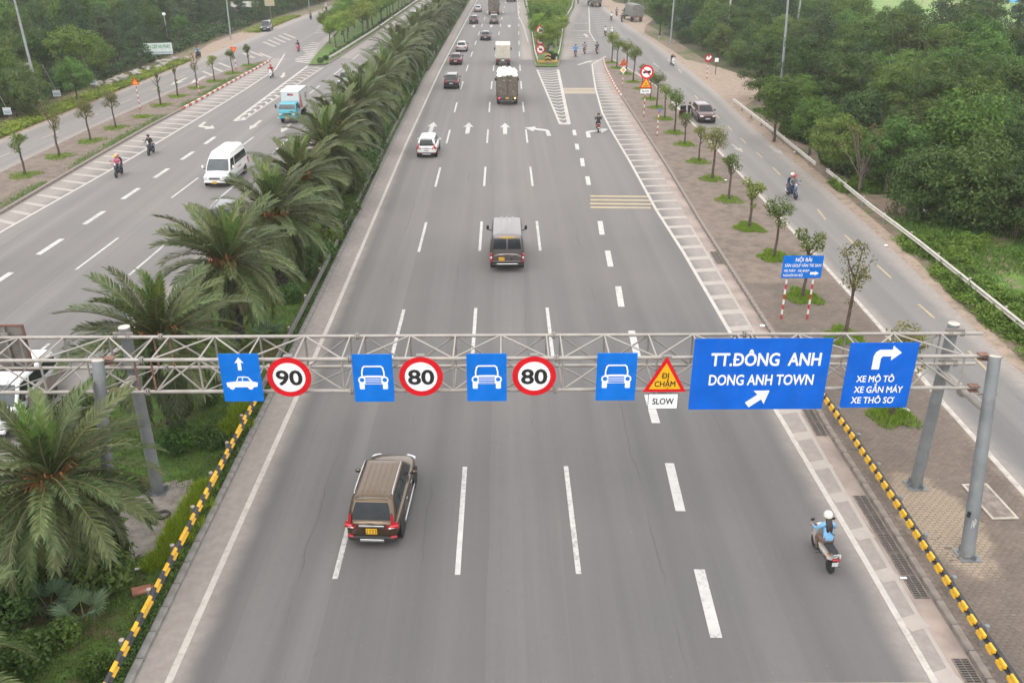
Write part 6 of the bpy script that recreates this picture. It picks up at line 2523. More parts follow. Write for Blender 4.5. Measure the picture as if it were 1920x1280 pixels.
# --- trucks
def make_truck(name, label, cabp, body_m, L=8.0, W=2.35, H=3.3, style='box', lit=False, plate_m=PLATE_Y, cab_h=2.4, group=None):
    t = thing(name, label, 'truck', group=group)
    w, h2 = W / 2, L / 2
    cl = 1.75
    # cab
    cw = min(w, 1.12 if W > 2.1 else w * .97)
    MB().loft([rrect_ring(cw * .96, h2 - cl, h2 - .06, .55, .12), rrect_ring(cw, h2 - cl, h2, .75, .12), rrect_ring(cw, h2 - cl, h2 - .02, 1.35, .14), rrect_ring(cw * .98, h2 - cl, h2 - .06, 1.42, .14)]).build('cab_lower', cabp, t, 40)
    cb = Cabin(cw * .98, cw * .88, h2 - cl, h2 - .05, h2 - cl + .04, h2 - .42, 1.40, cab_h)
    mb = MB()
    cb.mesh(mb, .12)
    mb.build('cab_upper', cabp, t, 50)
    pane('windscreen', cb.end(True, .08, .84, ins=.10), GLASS_L, t)
    for s in (-1, 1):
        pane('side_window', cb.side(s, .25, .95, .12, .82, m0=.1, m1=.1), GLASS, t)
        m = MB().box((s * (cw + .24), h2 - .32, 1.72), (.17, .08, .36), ch=.03).build('wing_mirror', PLASTIC, t, 30)
        MB().tube([(s * (cw - .02), h2 - .42, 1.5), (s * (cw + .22), h2 - .34, 1.6)], .02, 5).build('mirror_arm', PLASTIC, m, 0)
        MB().box((s * cw * .74, h2 + .0, .98), (.34, .07, .2), ch=.03).build('headlight', LAMP_W, t, 30)
    MB().box((0, h2 + .01, .68), (W * .88, .12, .24), ch=.04).build('front_bumper', cabp, t, 30)
    MB().box((0, h2 + .012, 1.0), (W * .4, .05, .2), ch=.02).build('grille', PLASTIC, t, 30)
    MB().box((0, h2 - .1, 1.36), (W * .7, .03, .05)).build('wiper', PLASTIC, t, 0)
    plate(t, h2 + .08, .68, plate_m, .36, .2, False, two=True)
    # chassis
    ch = MB()
    for s in (-1, 1):
        ch.box((s * .42, -.3, .82), (.12, L - .8, .2))
    ch.box((0, -.3, .8), (.6, 1.2, .3))
    ch.build('chassis', RIM_D, t, 0)
    # wheels
    r = .46 if W > 2.1 else .36
    for s in (-1, 1):
        wheel(t, s * (w - .2), h2 - 1.0, r, .26, RIM_D)
        for yy in ((-h2 + 1.1, -h2 + 2.25) if L > 8.5 else (-h2 + 1.5,)):
            wheel(t, s * (w - .22), yy, r, .42, RIM_D)
        MB().box((s * (w - .3), -h2 + .75, .62), (.5, .02, .5)).build('mud_flap', PLASTIC, t, 0)
    y0, y1, z0 = -h2, h2 - cl - .1, 1.05
    yc, yl = (y0 + y1) / 2, y1 - y0
    if style in ('box', 'small_box'):
        MB().box((0, yc, (z0 + H) / 2), (W, yl, H - z0), ch=.04).build('cargo_box', body_m, t, 0)
        for s in (-1, 1):
            d = MB().box((s * w * .475, y0 - .015, (z0 + H) / 2), (w * .90, .03, H - z0 - .18), ch=.01).build('rear_door', body_m, t, 0)
            lk = MB()
            for x in (.12, .5):
                lk.tube([(s * w * x, y0 - .045, z0 + .1), (s * w * x, y0 - .045, H - .12)], .016, 5)
                lk.box((s * w * x, y0 - .05, z0 + .7), (.12, .03, .05))
            lk.build('lock_bar', TRIM, d, 0)
        fr = MB()
        for s in (-1, 1):
            fr.box((s * (w + .005), y0 + .03, (z0 + H) / 2), (.05, .1, H - z0 + .02)).box((s * (w + .005), y1 - .03, (z0 + H) / 2), (.05, .1, H - z0 + .02)).box((s * (w + .006), yc, H - .02), (.05, yl - .1, .06)).box((s * (w + .006), yc, z0 + .03), (.05, yl - .1, .08))
        fr.build('corner_post', TRIM, t, 0)
    elif style == 'stake':
        fl = MB().box((0, yc, z0), (W, yl, .16)).build('bed_floor', RIM_D, t, 0)
        for s in (-1, 1):
            sd = MB().box((s * (w - .03), yc, (z0 + H) / 2), (.05, yl, H - z0)).build('side_panel', body_m, t, 0)
            for k in range(9):
                MB().box((s * (w + .012), y0 + .2 + k * (yl - .4) / 8, (z0 + H) / 2), (.05, .08, H - z0 + .06)).build('stake_post', PLASTIC, sd, 0)
            d = MB().box((s * w * .48, y0 + .0, (z0 + H) / 2), (w * .93, .05, H - z0)).build('rear_door', body_m, t, 0)
            for k in range(5):
                MB().box((s * w * .48, y0 - .04, z0 + .14 + k * (H - z0 - .2) / 4), (w * .9, .04, .07)).build('door_rib', body_m, d, 0)
            for x in (.04, .93):
                MB().box((s * w * x, y0 - .045, (z0 + H) / 2), (.05, .05, H - z0 + .04)).build('door_post', body_m, d, 0)
            bx = MB()
            for k, (qx, qz) in enumerate(((.3, .8), (.7, .55), (.55, .25))):
                bx.box((s * w * qx, y0 - .03, z0 + (H - z0) * qz), (.14, .02, .1))
            bx.build('door_sticker', mat('pale_sticker', (.35, .33, .25), .7), d, 0)
        MB().box((0, y1 - .03, (z0 + H) / 2), (W - .12, .05, H - z0)).build('front_panel', body_m, t, 0)
        rng_ = random.Random(9)
        load = mat('sack_white', (.74, .72, .66), .75, var=.15, scale=2, dirt=(.62, .48, .28), dirt_amt=.5)
        for k in range(34):
            i, j = k % 4, k // 4
            sk = MB().box((0, 0, 0), (.56, .8, .42), ch=.14).build('sack', load, t, 60)
            sk.location = (-w * .70 + i * w * .465 + rng_.uniform(-.05, .05), y0 + .5 + j * .66 + rng_.uniform(-.08, .08), H - .08 + .22 * math.sin(PI * (i + .5) / 4) + rng_.uniform(-.05, .06))
            sk.rotation_euler = (rng_.uniform(-.2, .2), rng_.uniform(-.2, .2), rng_.uniform(-.5, .5))
        MB().box((0, y1 - .2, H + .06), (W * .98, .5, .08), ch=.03).build('rolled_net', mat('green_net', (.03, .10, .05), .8), t, 0)
    elif style == 'canvas':
        rings = []
        n = 9
        for i in range(n):
            y = y0 + yl * i / (n - 1)
            dip = .035 if i % 2 else 0
            rings.append([Vector(p) for p in ((w, y, z0), (w - dip * .4, y, H - .5 - dip), (w * .88, y, H - .12 - dip), (w * .5, y, H - dip), (-w * .5, y, H - dip), (-w * .88, y, H - .12 - dip), (-w + dip * .4, y, H - .5 - dip), (-w, y, z0))])
        MB().loft(rings).build('canvas_cover', body_m, t, 25)
        d = MB().box((0, y0 - .02, z0 + (H - z0) * .40), (W * .93, .04, (H - z0) * .76), ch=.01).build('rear_flap', body_m, t, 0)
        cr = MB()
        for x in (-.8, 0, .8):
            cr.box((x * w, y0 - .05, z0 + (H - z0) * .4), (.05, .03, (H - z0) * .74))
        for q in (.08, .34, .6):
            cr.box((0, y0 - .052, z0 + (H - z0) * q), (W * .9, .03, .05))
        cr.build('flap_rib', body_m, d, 0)
    # rear bar, lamps, plate
    MB().box((0, -h2 + .06, z0 - .12), (W * .96, .12, .14), ch=.02).build('rear_beam', RIM_D, t, 0)
    MB().box((0, -h2 + .12, .55), (W * .8, .08, .10)).build('under_run_bar', RIM_D, t, 0)
    for s in (-1, 1):
        tl = MB().box((s * w * .76, -h2 - .01, z0 - .20), (.32, .08, .17), ch=.02).build('tail_light', LAMP_R, t, 0)
        if lit:
            MB().lathe([(.06, -.02), (.085, 0), (.06, .02)], 12, (s * w * .74, -h2 - .05, z0 - .20), 'y').build('lit_lamp', LIT_R if s < 0 else LIT_A, tl, 0)
    plate(t, -h2 - .02, z0 - .20, plate_m, .38, .2, two=True)
    return t


CANVAS = mat('grey_canvas', (.17, .165, .15), .85, var=.15, dirt=(.10, .09, .08), dirt_amt=.6)
STAKE = mat('stake_timber', (.135, .115, .092), .75, .1, var=.25, scale=2, dirt=(.26, .21, .15), dirt_amt=.6)
BOX_BEIGE = mat('beige_box', (.56, .51, .43), .6, .1, var=.06, dirt=(.3, .25, .2), dirt_amt=.5)
BOX_WHITE = mat('white_box', (.62, .63, .62), .5, .1, var=.05, dirt=(.35, .33, .3), dirt_amt=.4)
t = make_truck('sack_truck', 'high sided truck loaded with white sacks, its red and amber tail lamps lit', OLIVE, STAKE, 8.0, 2.36, 3.15, 'stake', True)
set_at(t, 951, 199, 0, dy=4.0)
t = make_truck('box_truck', 'beige box truck driving ahead of the sack loaded truck', WHITE_D, BOX_BEIGE, 6.2, 2.05, 2.95, 'box', False, PLATE_W)
set_at(t, 943, 125, 0, dy=3.1)
t = make_truck('tall_dark_truck', 'tall brown truck in front of the olive pickup at the top of the main road', OLIVE, STAKE, 8.5, 2.4, 3.4, 'stake', False)
set_at(t, 926, 29.5, 0, dy=4.2)
t = make_truck('red_truck', 'dark red truck cut by the top edge of the view on the main road', MAROON, mat('red_box', (.12, .025, .025), .6), 7.5, 2.35, 2.9, 'box', False)
set_at(t, 958, 4.5, 0, dy=3.7)
t = make_car('olive_pickup', 'olive pickup close behind the tall brown truck', 'pickup', OLIVE, 5.1, 1.85, 1.8, 'suv', 0, PLATE_W, lamp='low')
set_at(t, 926, 46, 0, dy=2.5)
MB().box((0, -1.75, 1.15), (1.5, 1.4, .06), ch=.02).build('bed_cover', PLASTIC, t, 0)
# blue delivery truck on the left carriageway
t = make_truck('blue_truck', 'turquoise cab delivery truck with white box and red print on the left carriageway', CYAN, BOX_WHITE, 5.6, 1.92, 2.95, 'small_box', False, PLATE_Y, 2.0)
set_at(t, 541, 233, PI, dy=-2.75)
RED_P = mat('print_red', (.58, .07, .05), .5)
PUR = mat('print_purple', (.25, .08, .16), .5)
for s in (-1, 1):
    pr = MB()
    for k in range(7):
        ln = .95 - .11 * k
        pr.box((s * .985, .68 - ln / 2, 1.30 + .2 * k), (.01, ln, .15))
    pr.build('side_print', RED_P, t, 0)
    MB().box((s * .985, -1.9, 2.3), (.01, .8, .13)).box((s * .985, -1.9, 2.0), (.01, .7, .2)).build('side_lettering', PUR, t, 0)
MB().box((-.18, .965, 2.62), (.34, .012, .2)).build('front_print', RED_P, t, 0)
MB().box((.12, .965, 2.62), (.26, .012, .2)).build('front_logo', mat('print_blue', (.06, .06, .22), .5), t, 0)
# trucks by the slip road
t = make_truck('parked_covered_truck', 'grey canvas covered truck parked on the dirt by the slip road', OLIVE, CANVAS, 8.2, 2.4, 3.4, 'canvas', False)
set_at(t, 1196, 42, R(8), dy=4.1)
t = make_truck('dump_truck', 'dark green grey heavy truck cut by the top edge on the slip road', paint('truck_green', (.05, .075, .065), .2, .5), mat('tipper_steel', (.12, .125, .11), .7, .2, var=.2, dirt=(.25, .21, .17)), 9.2, 2.5, 3.1, 'box', False)
set_at(t, 1119, 14, R(3), dy=4.6)
# white van half hidden behind the nearest palm
t, _, _ = make_van('white_van', 'white roofed van behind the nearest palm at the left frame edge', WHITE, 4.7, 1.85, 1.85, False, PLATE_W)
set_at(t, 0, 0, PI, -20.0, 31.6)
for s in (-1, 1):
    MB().box((s * 1.006, -.8, .9), (.012, 3.2, .5), ch=.004).build('side_panel', mat('brownish_panel', (.26, .21, .19), .5, var=.15), t, 0)  # brownish side; its pinkish reflection is put into the colour
tag(MB().box((0, 0, 0), (.5, .9, .35), ch=.1).build('tarpaulin_bundle', mat('blue_tarp', (.01, .14, .48), .6), None, 0, (*P(146, 757, .3), .28), (.1, .1, .4)), 'blue bundle lying by the left carriageway edge behind the palm', 'bundle')

# ================================================================ PEOPLE AND MOTORBIKES
SKIN = mat('skin', (.36, .21, .145), .6, var=.08)
HAIR = mat('hair', (.018, .013, .011), .5)
SHIRT = mat('shirt', (.012, .012, .013), .85, var=.2, scale=9)
TROUSERS = mat('trousers', (.025, .027, .034), .9, var=.2, scale=9)
SHOE = mat('shoe', (.03, .028, .026), .7)
HELMET = mat('helmet', (.02, .02, .022), .3, coat=.5)
FAIR = mat('fairing', (.030, .030, .033), .3, .2, .5)
SEAT = mat('bike_seat', (.02, .02, .021), .7)
CHROME = mat('chrome', (.6, .6, .6), .2, .9)
EYE = mat('eye', (.01, .01, .01), .3)


def bone_mesh(name, joints, edges, groups, extra=None):
    """one continuous body grown over a skeleton; faces take the material of their nearest bone"""
    me = bpy.data.meshes.new(name)
    bm = bmesh.new()
    lay = bm.verts.layers.skin.verify()
    vs = {}
    for k, (p, r) in joints.items():
        v = bm.verts.new(p)
        v[lay].radius = (r, r) if not isinstance(r, tuple) else r
        vs[k] = v
    vs['pelvis'][lay].use_root = True
    for a, b in edges:
        bm.edges.new((vs[a], vs[b]))
    bm.to_mesh(me)
    bm.free()
    o = bpy.data.objects.new(name, me)
    COL.objects.link(o)
    o.modifiers.new('skin', 'SKIN').use_smooth_shade = True
    sb = o.modifiers.new('sub', 'SUBSURF')
    sb.levels = sb.render_levels = 1
    dg = bpy.context.evaluated_depsgraph_get()
    out = bpy.data.meshes.new_from_object(o.evaluated_get(dg))
    bpy.data.objects.remove(o)
    out.name = name
    mats = [SKIN, SHIRT, TROUSERS, SHOE]
    out.materials.clear()
    for m in mats:
        out.materials.append(m)
    segs = [(Vector(joints[a][0]), Vector(joints[b][0]), groups.get((a, b), 1)) for a, b in edges]
    for p in out.polygons:
        c = p.center
        best, bd = 1, 9
        for a, b, g in segs:
            ab = b - a
            t = max(0, min(1, (c - a).dot(ab) / max(1e-9, ab.length_squared)))
            d = (c - (a + ab * t)).length
            if d < bd:
                best, bd = g, d
        p.material_index = best
        p.use_smooth = True
    return out


def person_mesh(pose):
    """joints of a rider on a saddle, of a pillion, or of a standing person; +y is forward"""
    J, E, G = {}, [], {}
    if pose in ('ride', 'pillion'):
        back = 0 if pose == 'ride' else -.42
        J['pelvis'] = ((0, -.22 + back, .86), (.165, .13))
        J['waist'] = ((0, -.17 + back, 1.02), (.16, .125))
        J['chest'] = ((0, -.06 + back, 1.23), (.19, .14))
        J['collar'] = ((0, -.01 + back, 1.36), (.12, .10))
        J['neck'] = ((0, .03 + back, 1.44), .058)
        J['jaw'] = ((0, .08 + back, 1.52), (.075, .085))
        J['skull'] = ((0, .08 + back, 1.63), (.085, .10))
        for s, q in ((-1, 'l'), (1, 'r')):
            J['sh' + q] = ((s * .20, -.02 + back, 1.33), .075)
            if pose == 'ride':
                J['el' + q] = ((s * .29, .08, 1.12), .05)
                J['wr' + q] = ((s * .31, .33, 1.08), .034)
                J['ha' + q] = ((s * .315, .41, 1.07), (.042, .028))
            else:
                J['el' + q] = ((s * .27, -.36, 1.10), .05)
                J['wr' + q] = ((s * .20, -.16, 1.02), .034)
                J['ha' + q] = ((s * .15, -.09, 1.01), (.042, .028))
            J['hip' + q] = ((s * .11, -.18 + back, .84), .105)
            J['kn' + q] = ((s * .19, .20 + back * .9, .80), .07)
            J['an' + q] = ((s * .17, .10 + back, .38), .042)
            J['he' + q] = ((s * .17, .08 + back, .31), .042)
            J['to' + q] = ((s * .17, .27 + back, .29), (.045, .03))
    else:
        J['pelvis'] = ((0, 0, .93), (.15, .11))
        J['waist'] = ((0, .0, 1.08), (.135, .10))
        J['chest'] = ((0, .03, 1.28), (.165, .115))
        J['collar'] = ((0, .04, 1.42), (.10, .08))
        J['neck'] = ((0, .05, 1.50), .052)
        J['jaw'] = ((0, .09, 1.58), (.072, .082))
        J['skull'] = ((0, .08, 1.68), (.082, .098))
        for s, q in ((-1, 'l'), (1, 'r')):
            J['sh' + q] = ((s * .185, .03, 1.39), .066)
            J['el' + q] = ((s * .25, .08, 1.12), .046)
            J['wr' + q] = ((s * .22, .28, 1.02), .033)
            J['ha' + q] = ((s * .21, .36, 1.02), (.04, .027))
            J['hip' + q] = ((s * .095, 0, .88), .095)
            J['kn' + q] = ((s * .105, .03, .50), .065)
            J['an' + q] = ((s * .11, -.02, .10), .042)
            J['he' + q] = ((s * .11, -.04, .05), .042)
            J['to' + q] = ((s * .12, .14, .035), (.045, .03))
    E += [('pelvis', 'waist'), ('waist', 'chest'), ('chest', 'collar'), ('collar', 'neck'), ('neck', 'jaw'), ('jaw', 'skull')]
    G[('pelvis', 'waist')] = 1
    G[('neck', 'jaw')] = G[('jaw', 'skull')] = G[('collar', 'neck')] = 0
    for q in 'lr':
        E += [('collar', 'sh' + q), ('sh' + q, 'el' + q), ('el' + q, 'wr' + q), ('wr' + q, 'ha' + q), ('pelvis', 'hip' + q), ('hip' + q, 'kn' + q), ('kn' + q, 'an' + q), ('an' + q, 'he' + q), ('he' + q, 'to' + q)]
        G[('el' + q, 'wr' + q)] = 1
        G[('wr' + q, 'ha' + q)] = 0
        for e in (('pelvis', 'hip' + q), ('hip' + q, 'kn' + q), ('kn' + q, 'an' + q)):
            G[e] = 2
        G[('an' + q, 'he' + q)] = G[('he' + q, 'to' + q)] = 3
    me = bone_mesh('body', J, E, G)
    # fingers, thumbs, nose and ears joined into the same mesh
    mb = MB()
    for s, q in ((-1, 'l'), (1, 'r')):
        h = Vector(J['ha' + q][0])
        w = Vector(J['wr' + q][0])
        d = (h - w).normalized()
        a = Vector((0, 0, 1)).cross(d).normalized()
        for k in range(4):
            b = h + a * (.027 - .018 * k) * s + d * .02
            ln = (.040, .046, .043, .034)[k]
            mb.tube([b, b + d * ln, b + d * ln * 1.15 + Vector((0, 0, -.03)), b + d * ln * .6 + Vector((0, 0, -.045))], [.010, .0095, .009, .007], 6)
        b = h - d * .03 + a * .035 * -s
        mb.tube([b, b + d * .04 - a * .02 * s, b + d * .06 + Vector((0, 0, -.03))], [.011, .010, .007], 6)
    sk, jw = Vector(J['skull'][0]), Vector(J['jaw'][0])
    mb.tube([jw + Vector((0, .085, .075)), jw + Vector((0, .108, .035)), jw + Vector((0, .085, .025))], [.010, .016, .012], 6)
    for s in (-1, 1):
        mb.box((s * .088, jw.y - .01, jw.z + .05), (.02, .05, .065), ch=.008)
    bm = bmesh.new()
    bm.from_mesh(me)
    vs = [bm.verts.new(v) for v in mb.v]
    for f in mb.f:
        nf = bm.faces.new([vs[i] for i in f])
        nf.material_index = 0
        nf.smooth = True
    bmesh.ops.recalc_face_normals(bm, faces=bm.faces)
    bm.to_mesh(me)
    bm.free()
    return me, J


POSE = {k: person_mesh(k) for k in ('ride', 'pillion', 'stand')}


def make_person(label, pose, shirt=None, trousers=None, helmet=None, long_hair=False, group=None):
    me, J = POSE[pose]
    t = thing('person', label, 'person', group=group)
    b = link('body', me, t)
    for i, m in ((1, shirt), (2, trousers)):
        if m:
            b.material_slots[i].link = 'OBJECT'
            b.material_slots[i].material = m
    sk, jw = Vector(J['skull'][0]), Vector(J['jaw'][0])
    c = (sk.x, sk.y + .005, sk.z - .0)
    if helmet:
        hb = MB().lathe([(.132, -.055), (.140, .0), (.134, .05), (.112, .095), (.075, .125), (.03, .138)], 18, c)
        hb.box((c[0], c[1] + .13, c[2] - .015), (.17, .09, .018), Euler((-.25, 0, 0)), .008)
        hm = hb.build('helmet', helmet, t, 50)
        st = MB()
        for s in (-1, 1):
            st.tube([(c[0] + s * .118, c[1] + .02, c[2] - .05), (c[0] + s * .07, jw.y + .03, jw.z - .06)], .008, 4)
        st.build('chin_strap', PLASTIC, hm, 0)
    else:
        MB().lathe([(.098, -.05), (.108, .0), (.104, .05), (.08, .09), (.035, .112)], 16, (c[0], c[1] - .015, c[2])).build('hair', HAIR, t, 60)
    ey = MB()
    for s in (-1, 1):
        ey.lathe([(.004, -.008), (.011, -.003), (.011, .003), (.004, .008)], 8, (s * .034, jw.y + .082, jw.z + .085), 'y')
    ey.build('eyes', EYE, t)
    MB().box((0, jw.y + .083, jw.z - .005), (.045, .008, .010), ch=.003).build('mouth', mat('lip', (.30, .10, .08), .6), t)
    if long_hair:
        cy = J['collar'][0][1]
        MB().loft([rrect_ring(.085, jw.y - .12, jw.y - .02, jw.z + .03, .03, 2), rrect_ring(.11, cy - .17, cy - .07, J['collar'][0][2], .035, 2), rrect_ring(.10, cy - .20, cy - .125, 1.20, .03, 2), rrect_ring(.06, cy - .20, cy - .15, 1.08, .02, 2)]).build('long_hair', HAIR, t, 60)
    return t


def make_bike(label, fair=None, style='scooter', plate_m=None, group=None, box=False):
    """motor scooter or light motorbike; origin on the road between its wheels"""
    t = thing('motorbike', label, 'motorbike', group=group)
    fair = fair or FAIR
    r = .23 if style == 'scooter' else .285
    wb = .62
    for y, w in ((-wb, .11), (wb, .09)):
        wh = MB().lathe([(r * .7, -w * .5), (r * .93, -w * .5), (r, -w * .18), (r, w * .18), (r * .93, w * .5), (r * .7, w * .5)], 20, axis='x').build('wheel', TYRE, t, 40, (0, y, r))
        rb = MB().lathe([(r * .72, -w * .3), (r * .72, w * .3)], 16, axis='x') if style == 'scooter' else MB().lathe([(.05, -.05), (.05, .05)], 10, axis='x')
        if style != 'scooter':
            for k in range(10):
                a = k * PI / 5
                rb.tube([(0, 0, 0), (0, math.cos(a) * r * .74, math.sin(a) * r * .74)], .006, 3)
        rb.build('rim', RIM, wh, 40)
    # front fork, fender, leg shield
    MB().tube([(0, wb, r), (0, wb - .10, .55), (0, wb - .24, 1.0)], [.03, .035, .035], 8).build('front_fork', PLASTIC, t)
    MB().loft([[Vector((x, wb + .05 + y, z)) for x, y, z in ((-.06, -.30, .34), (.06, -.30, .34), (.05, -.30, .38), (-.05, -.30, .38))], [Vector((x, wb + y, z)) for x, y, z in ((-.075, 0, r + .25), (.075, 0, r + .25), (.05, 0, r + .30), (-.05, 0, r + .30))], [Vector((x, wb + y, z)) for x, y, z in ((-.06, .25, r + .10), (.06, .25, r + .10), (.04, .25, r + .15), (-.04, .25, r + .15))]]).build('front_fender', fair, t, 60)
    hw = .20 if style == 'scooter' else .13
    MB().loft([rrect_ring(hw * .7, .30, .42, .34, .04, 2), rrect_ring(hw, .34, .50, .58, .05, 2), rrect_ring(hw * .95, .32, .54, .82, .06, 2), rrect_ring(hw * .6, .30, .46, .95, .05, 2)]).build('leg_shield', fair, t, 50)
    # handlebar cover, headlight, mirrors, grips
    hb = MB().loft([rrect_ring(.11, .30, .46, .96, .05, 2), rrect_ring(.15, .30, .50, 1.03, .06, 2), rrect_ring(.08, .33, .45, 1.09, .04, 2)]).build('handlebar_cover', fair, t, 50)
    MB().tube([(-.34, .36, 1.05), (-.15, .40, 1.04), (.15, .40, 1.04), (.34, .36, 1.05)], .016, 7).build('handlebar', PLASTIC, t, 50)
    MB().lathe([(.075, -.02), (.075, .02), (.05, .045)], 14, (0, .49, .90 if style == 'scooter' else 1.02), 'y').build('headlight', LAMP_W, t, 40)
    for s in (-1, 1):
        m = MB().box((s * .33, .36, 1.27), (.13, .025, .085), ch=.012).build('mirror', PLASTIC, t, 0)
        MB().tube([(s * .22, .38, 1.05), (s * .30, .38, 1.2), (s * .33, .37, 1.25)], .008, 5).build('mirror_stem', CHROME, m, 0)
        MB().box((s * .14, -.62, .66), (.07, .12, .05), Euler((0, 0, s * .4)), .015).build('indicator', mat('amber_lamp', (.6, .25, .03), .3), t, 0)
    # floor, body, seat
    MB().box((0, .12, .32), (.26 if style == 'scooter' else .16, .5, .12), ch=.04).build('footboard', PLASTIC, t, 30)
    MB().loft([rrect_ring(.11, -.30, .02, .36, .05, 2), rrect_ring(.19, -.66, .06, .50, .08, 3), rrect_ring(.215, -.86, .05, .64, .10, 3), rrect_ring(.17, -.92, .02, .775, .09, 3)]).build('rear_body', fair, t, 50)
    MB().loft([rrect_ring(.13, -.76, .06, .755, .08, 3), rrect_ring(.145, -.78, .08, .80, .09, 3), rrect_ring(.10, -.72, .0, .835, .07, 3)]).build('seat', SEAT, t, 60)
    MB().tube([(-.13, -.72, .80), (-.12, -.90, .86), (.12, -.90, .86), (.13, -.72, .80)], .016, 6).build('grab_rail', CHROME, t, 60)
    tl = MB().box((0, -.915, .69), (.26, .07, .09), ch=.025).build('tail_light', LAMP_R, t, 40)
    MB().box((0, -.80, .50), (.14, .12, .26), Euler((.3, 0, 0)), .03).build('rear_fender', PLASTIC, t, 0)
    plate(t, -.90, .50, plate_m or PLATE_W, .19, .14, two=True)
    MB().tube([(.13, -.25, .28), (.15, -.55, .32), (.15, -.86, .38)], [.03, .05, .045], 9).build('exhaust', CHROME if style != 'scooter' else RIM_D, t, 50)
    MB().box((0, -.30, .33), (.18, .42, .16), ch=.05).build('engine', RIM_D, t, 30)
    MB().tube([(-.16, -.05, .30), (-.24, -.02, .27)], .018, 6).build('foot_peg', PLASTIC, t, 0)
    MB().tube([(.16, -.05, .30), (.24, -.02, .27)], .018, 6).build('foot_peg', PLASTIC, t, 0)
    if box:
        MB().box((0, -.98, 1.0), (.42, .40, .34), ch=.04).build('luggage_box', fair, t, 0)
    return t


def cloth(name, col):
    return mat(name, col, .85, var=.15, scale=9)


C_BLUE = cloth('light_blue_shirt', (.17, .38, .60))
C_BRIGHT = cloth('bright_blue_raincoat', (.02, .25, .62))
C_RED = cloth('red_shirt', (.40, .02, .03))
C_PINK = cloth('pink_shirt', (.62, .16, .25))
C_WHITE = cloth('white_shirt', (.65, .65, .64))
C_GREY = cloth('grey_jacket', (.17, .18, .20))
C_NAVY = cloth('navy_jacket', (.03, .04, .07))
C_BLACK = cloth('black_shirt', (.014, .014, .016))
C_BROWN = cloth('brown_trousers', (.16, .10, .07))
C_JEANS = cloth('blue_jeans', (.07, .10, .17))
C_TEAL = cloth('teal_shirt', (.08, .30, .42))
C_KHAKI = cloth('khaki_trousers', (.20, .17, .12))
H_WHITE = mat('white_helmet', (.70, .67, .60), .3, coat=.5)
H_YEL = mat('yellow_helmet', (.65, .45, .06), .3, coat=.5)
H_RED = mat('red_helmet', (.45, .03, .03), .3, coat=.5)
H_BLACK = HELMET
H_PINK = mat('pink_helmet', (.55, .25, .30), .3, coat=.5)
F_SILVER = mat('silver_fairing', (.55, .52, .47), .32, .4, .6)
F_WHITE = mat('white_fairing', (.66, .66, .66), .3, 0, .6)
F_RED = mat('red_fairing', (.42, .02, .025), .3, 0, .6)
F_BLUE = mat('blue_fairing', (.10, .14, .24), .3, .2, .6)


def bike_rider(u, v, rz, blabel, plabel, shirt, trousers, helmet, fair=None, style='scooter', pillion=None, hair=False, group='motorbikes on the roads', lean=0.):
    """a bike on a surveyed road point, with the person or people who sit on it"""
    p = P(u, v)
    loc = (p[0], p[1], .008)
    b = make_bike(blabel, fair, style, group=group)
    q = make_person(plabel, 'ride', shirt, trousers, helmet, hair, 'motorbike riders')
    things_ = [b, q]
    if pillion:
        things_.append(make_person(pillion[0], 'pillion', *pillion[1:], False, 'motorbike riders'))
    for o in things_:
        o.location = loc
        o.rotation_euler = (0, lean, rz)
    return b, q


TO, AWAY = PI, 0
b, q = bike_rider(1540, 1047, R(3), 'silver scooter near the lower right with a white plate', 'person in a light blue shirt and white helmet riding the nearest scooter', C_BLUE, C_BROWN, H_WHITE, F_SILVER, hair=True)
MB().tube([(-.15, -.12, 1.38), (-.03, -.20, 1.26), (.14, -.27, 1.10)], .016, 5).build('bag_strap', PLASTIC, q, 40)
bike_rider(1121, 246, R(-3), 'motorbike on the slip lane beside the painted turn arrow', 'person all in black with black helmet riding the slip lane', C_BLACK, C_BLACK, H_BLACK, F_RED)
bike_rider(224, 330, TO + R(3), 'dark motorbike carrying two on the left carriageway', 'person in a pink shirt steering the motorbike carrying two', C_PINK, C_JEANS, H_YEL, None, 'bike', ('person in black riding pillion behind the pink shirt', C_BLACK, C_NAVY, H_PINK))
bike_rider(284, 289, TO + R(2), 'black motorbike following the pair on the left carriageway', 'person in black with pale mask riding behind the pair', C_BLACK, C_JEANS, H_BLACK, None, 'bike')
bike_rider(510, 146, TO, 'white scooter at the tip of the red and white kerb', 'person in red top riding the white scooter', C_RED, C_KHAKI, H_RED, F_WHITE)
bike_rider(560, 97, TO + R(3), 'red motorbike between the hatched bars of the left junction', 'person in dark jacket riding the red motorbike at the left junction', C_NAVY, C_BLACK, H_BLACK, F_RED)
bike_rider(583, 37, TO, 'motorbike second farthest up the left slip road', 'person in grey riding second farthest up the left slip road', C_GREY, C_NAVY, H_BLACK)
bike_rider(612, 21, TO, 'motorbike farthest up the left slip road', 'person in white with white helmet farthest up the left slip road', C_WHITE, C_NAVY, H_WHITE)
bike_rider(372, 109, TO + R(-8), 'motorbike stopped at the edge of the left side road by the stones', 'person in teal shirt on the stopped motorbike by the stones', C_TEAL, C_NAVY, H_BLACK, None, 'bike')
bike_rider(1079, 106, AWAY, 'scooter leftmost of three abreast by the gore island', 'person in bright blue raincoat leftmost of three abreast', C_BRIGHT, C_NAVY, H_BLACK, F_RED)
bike_rider(1096, 101, AWAY, 'dark scooter in the middle of three abreast', 'person in grey jacket in the middle of three abreast', C_GREY, C_NAVY, H_BLACK, None)
bike_rider(1119, 101, AWAY, 'red scooter rightmost of three abreast', 'person in dark top rightmost of three abreast on red', C_NAVY, C_BLACK, H_BLACK, F_RED)
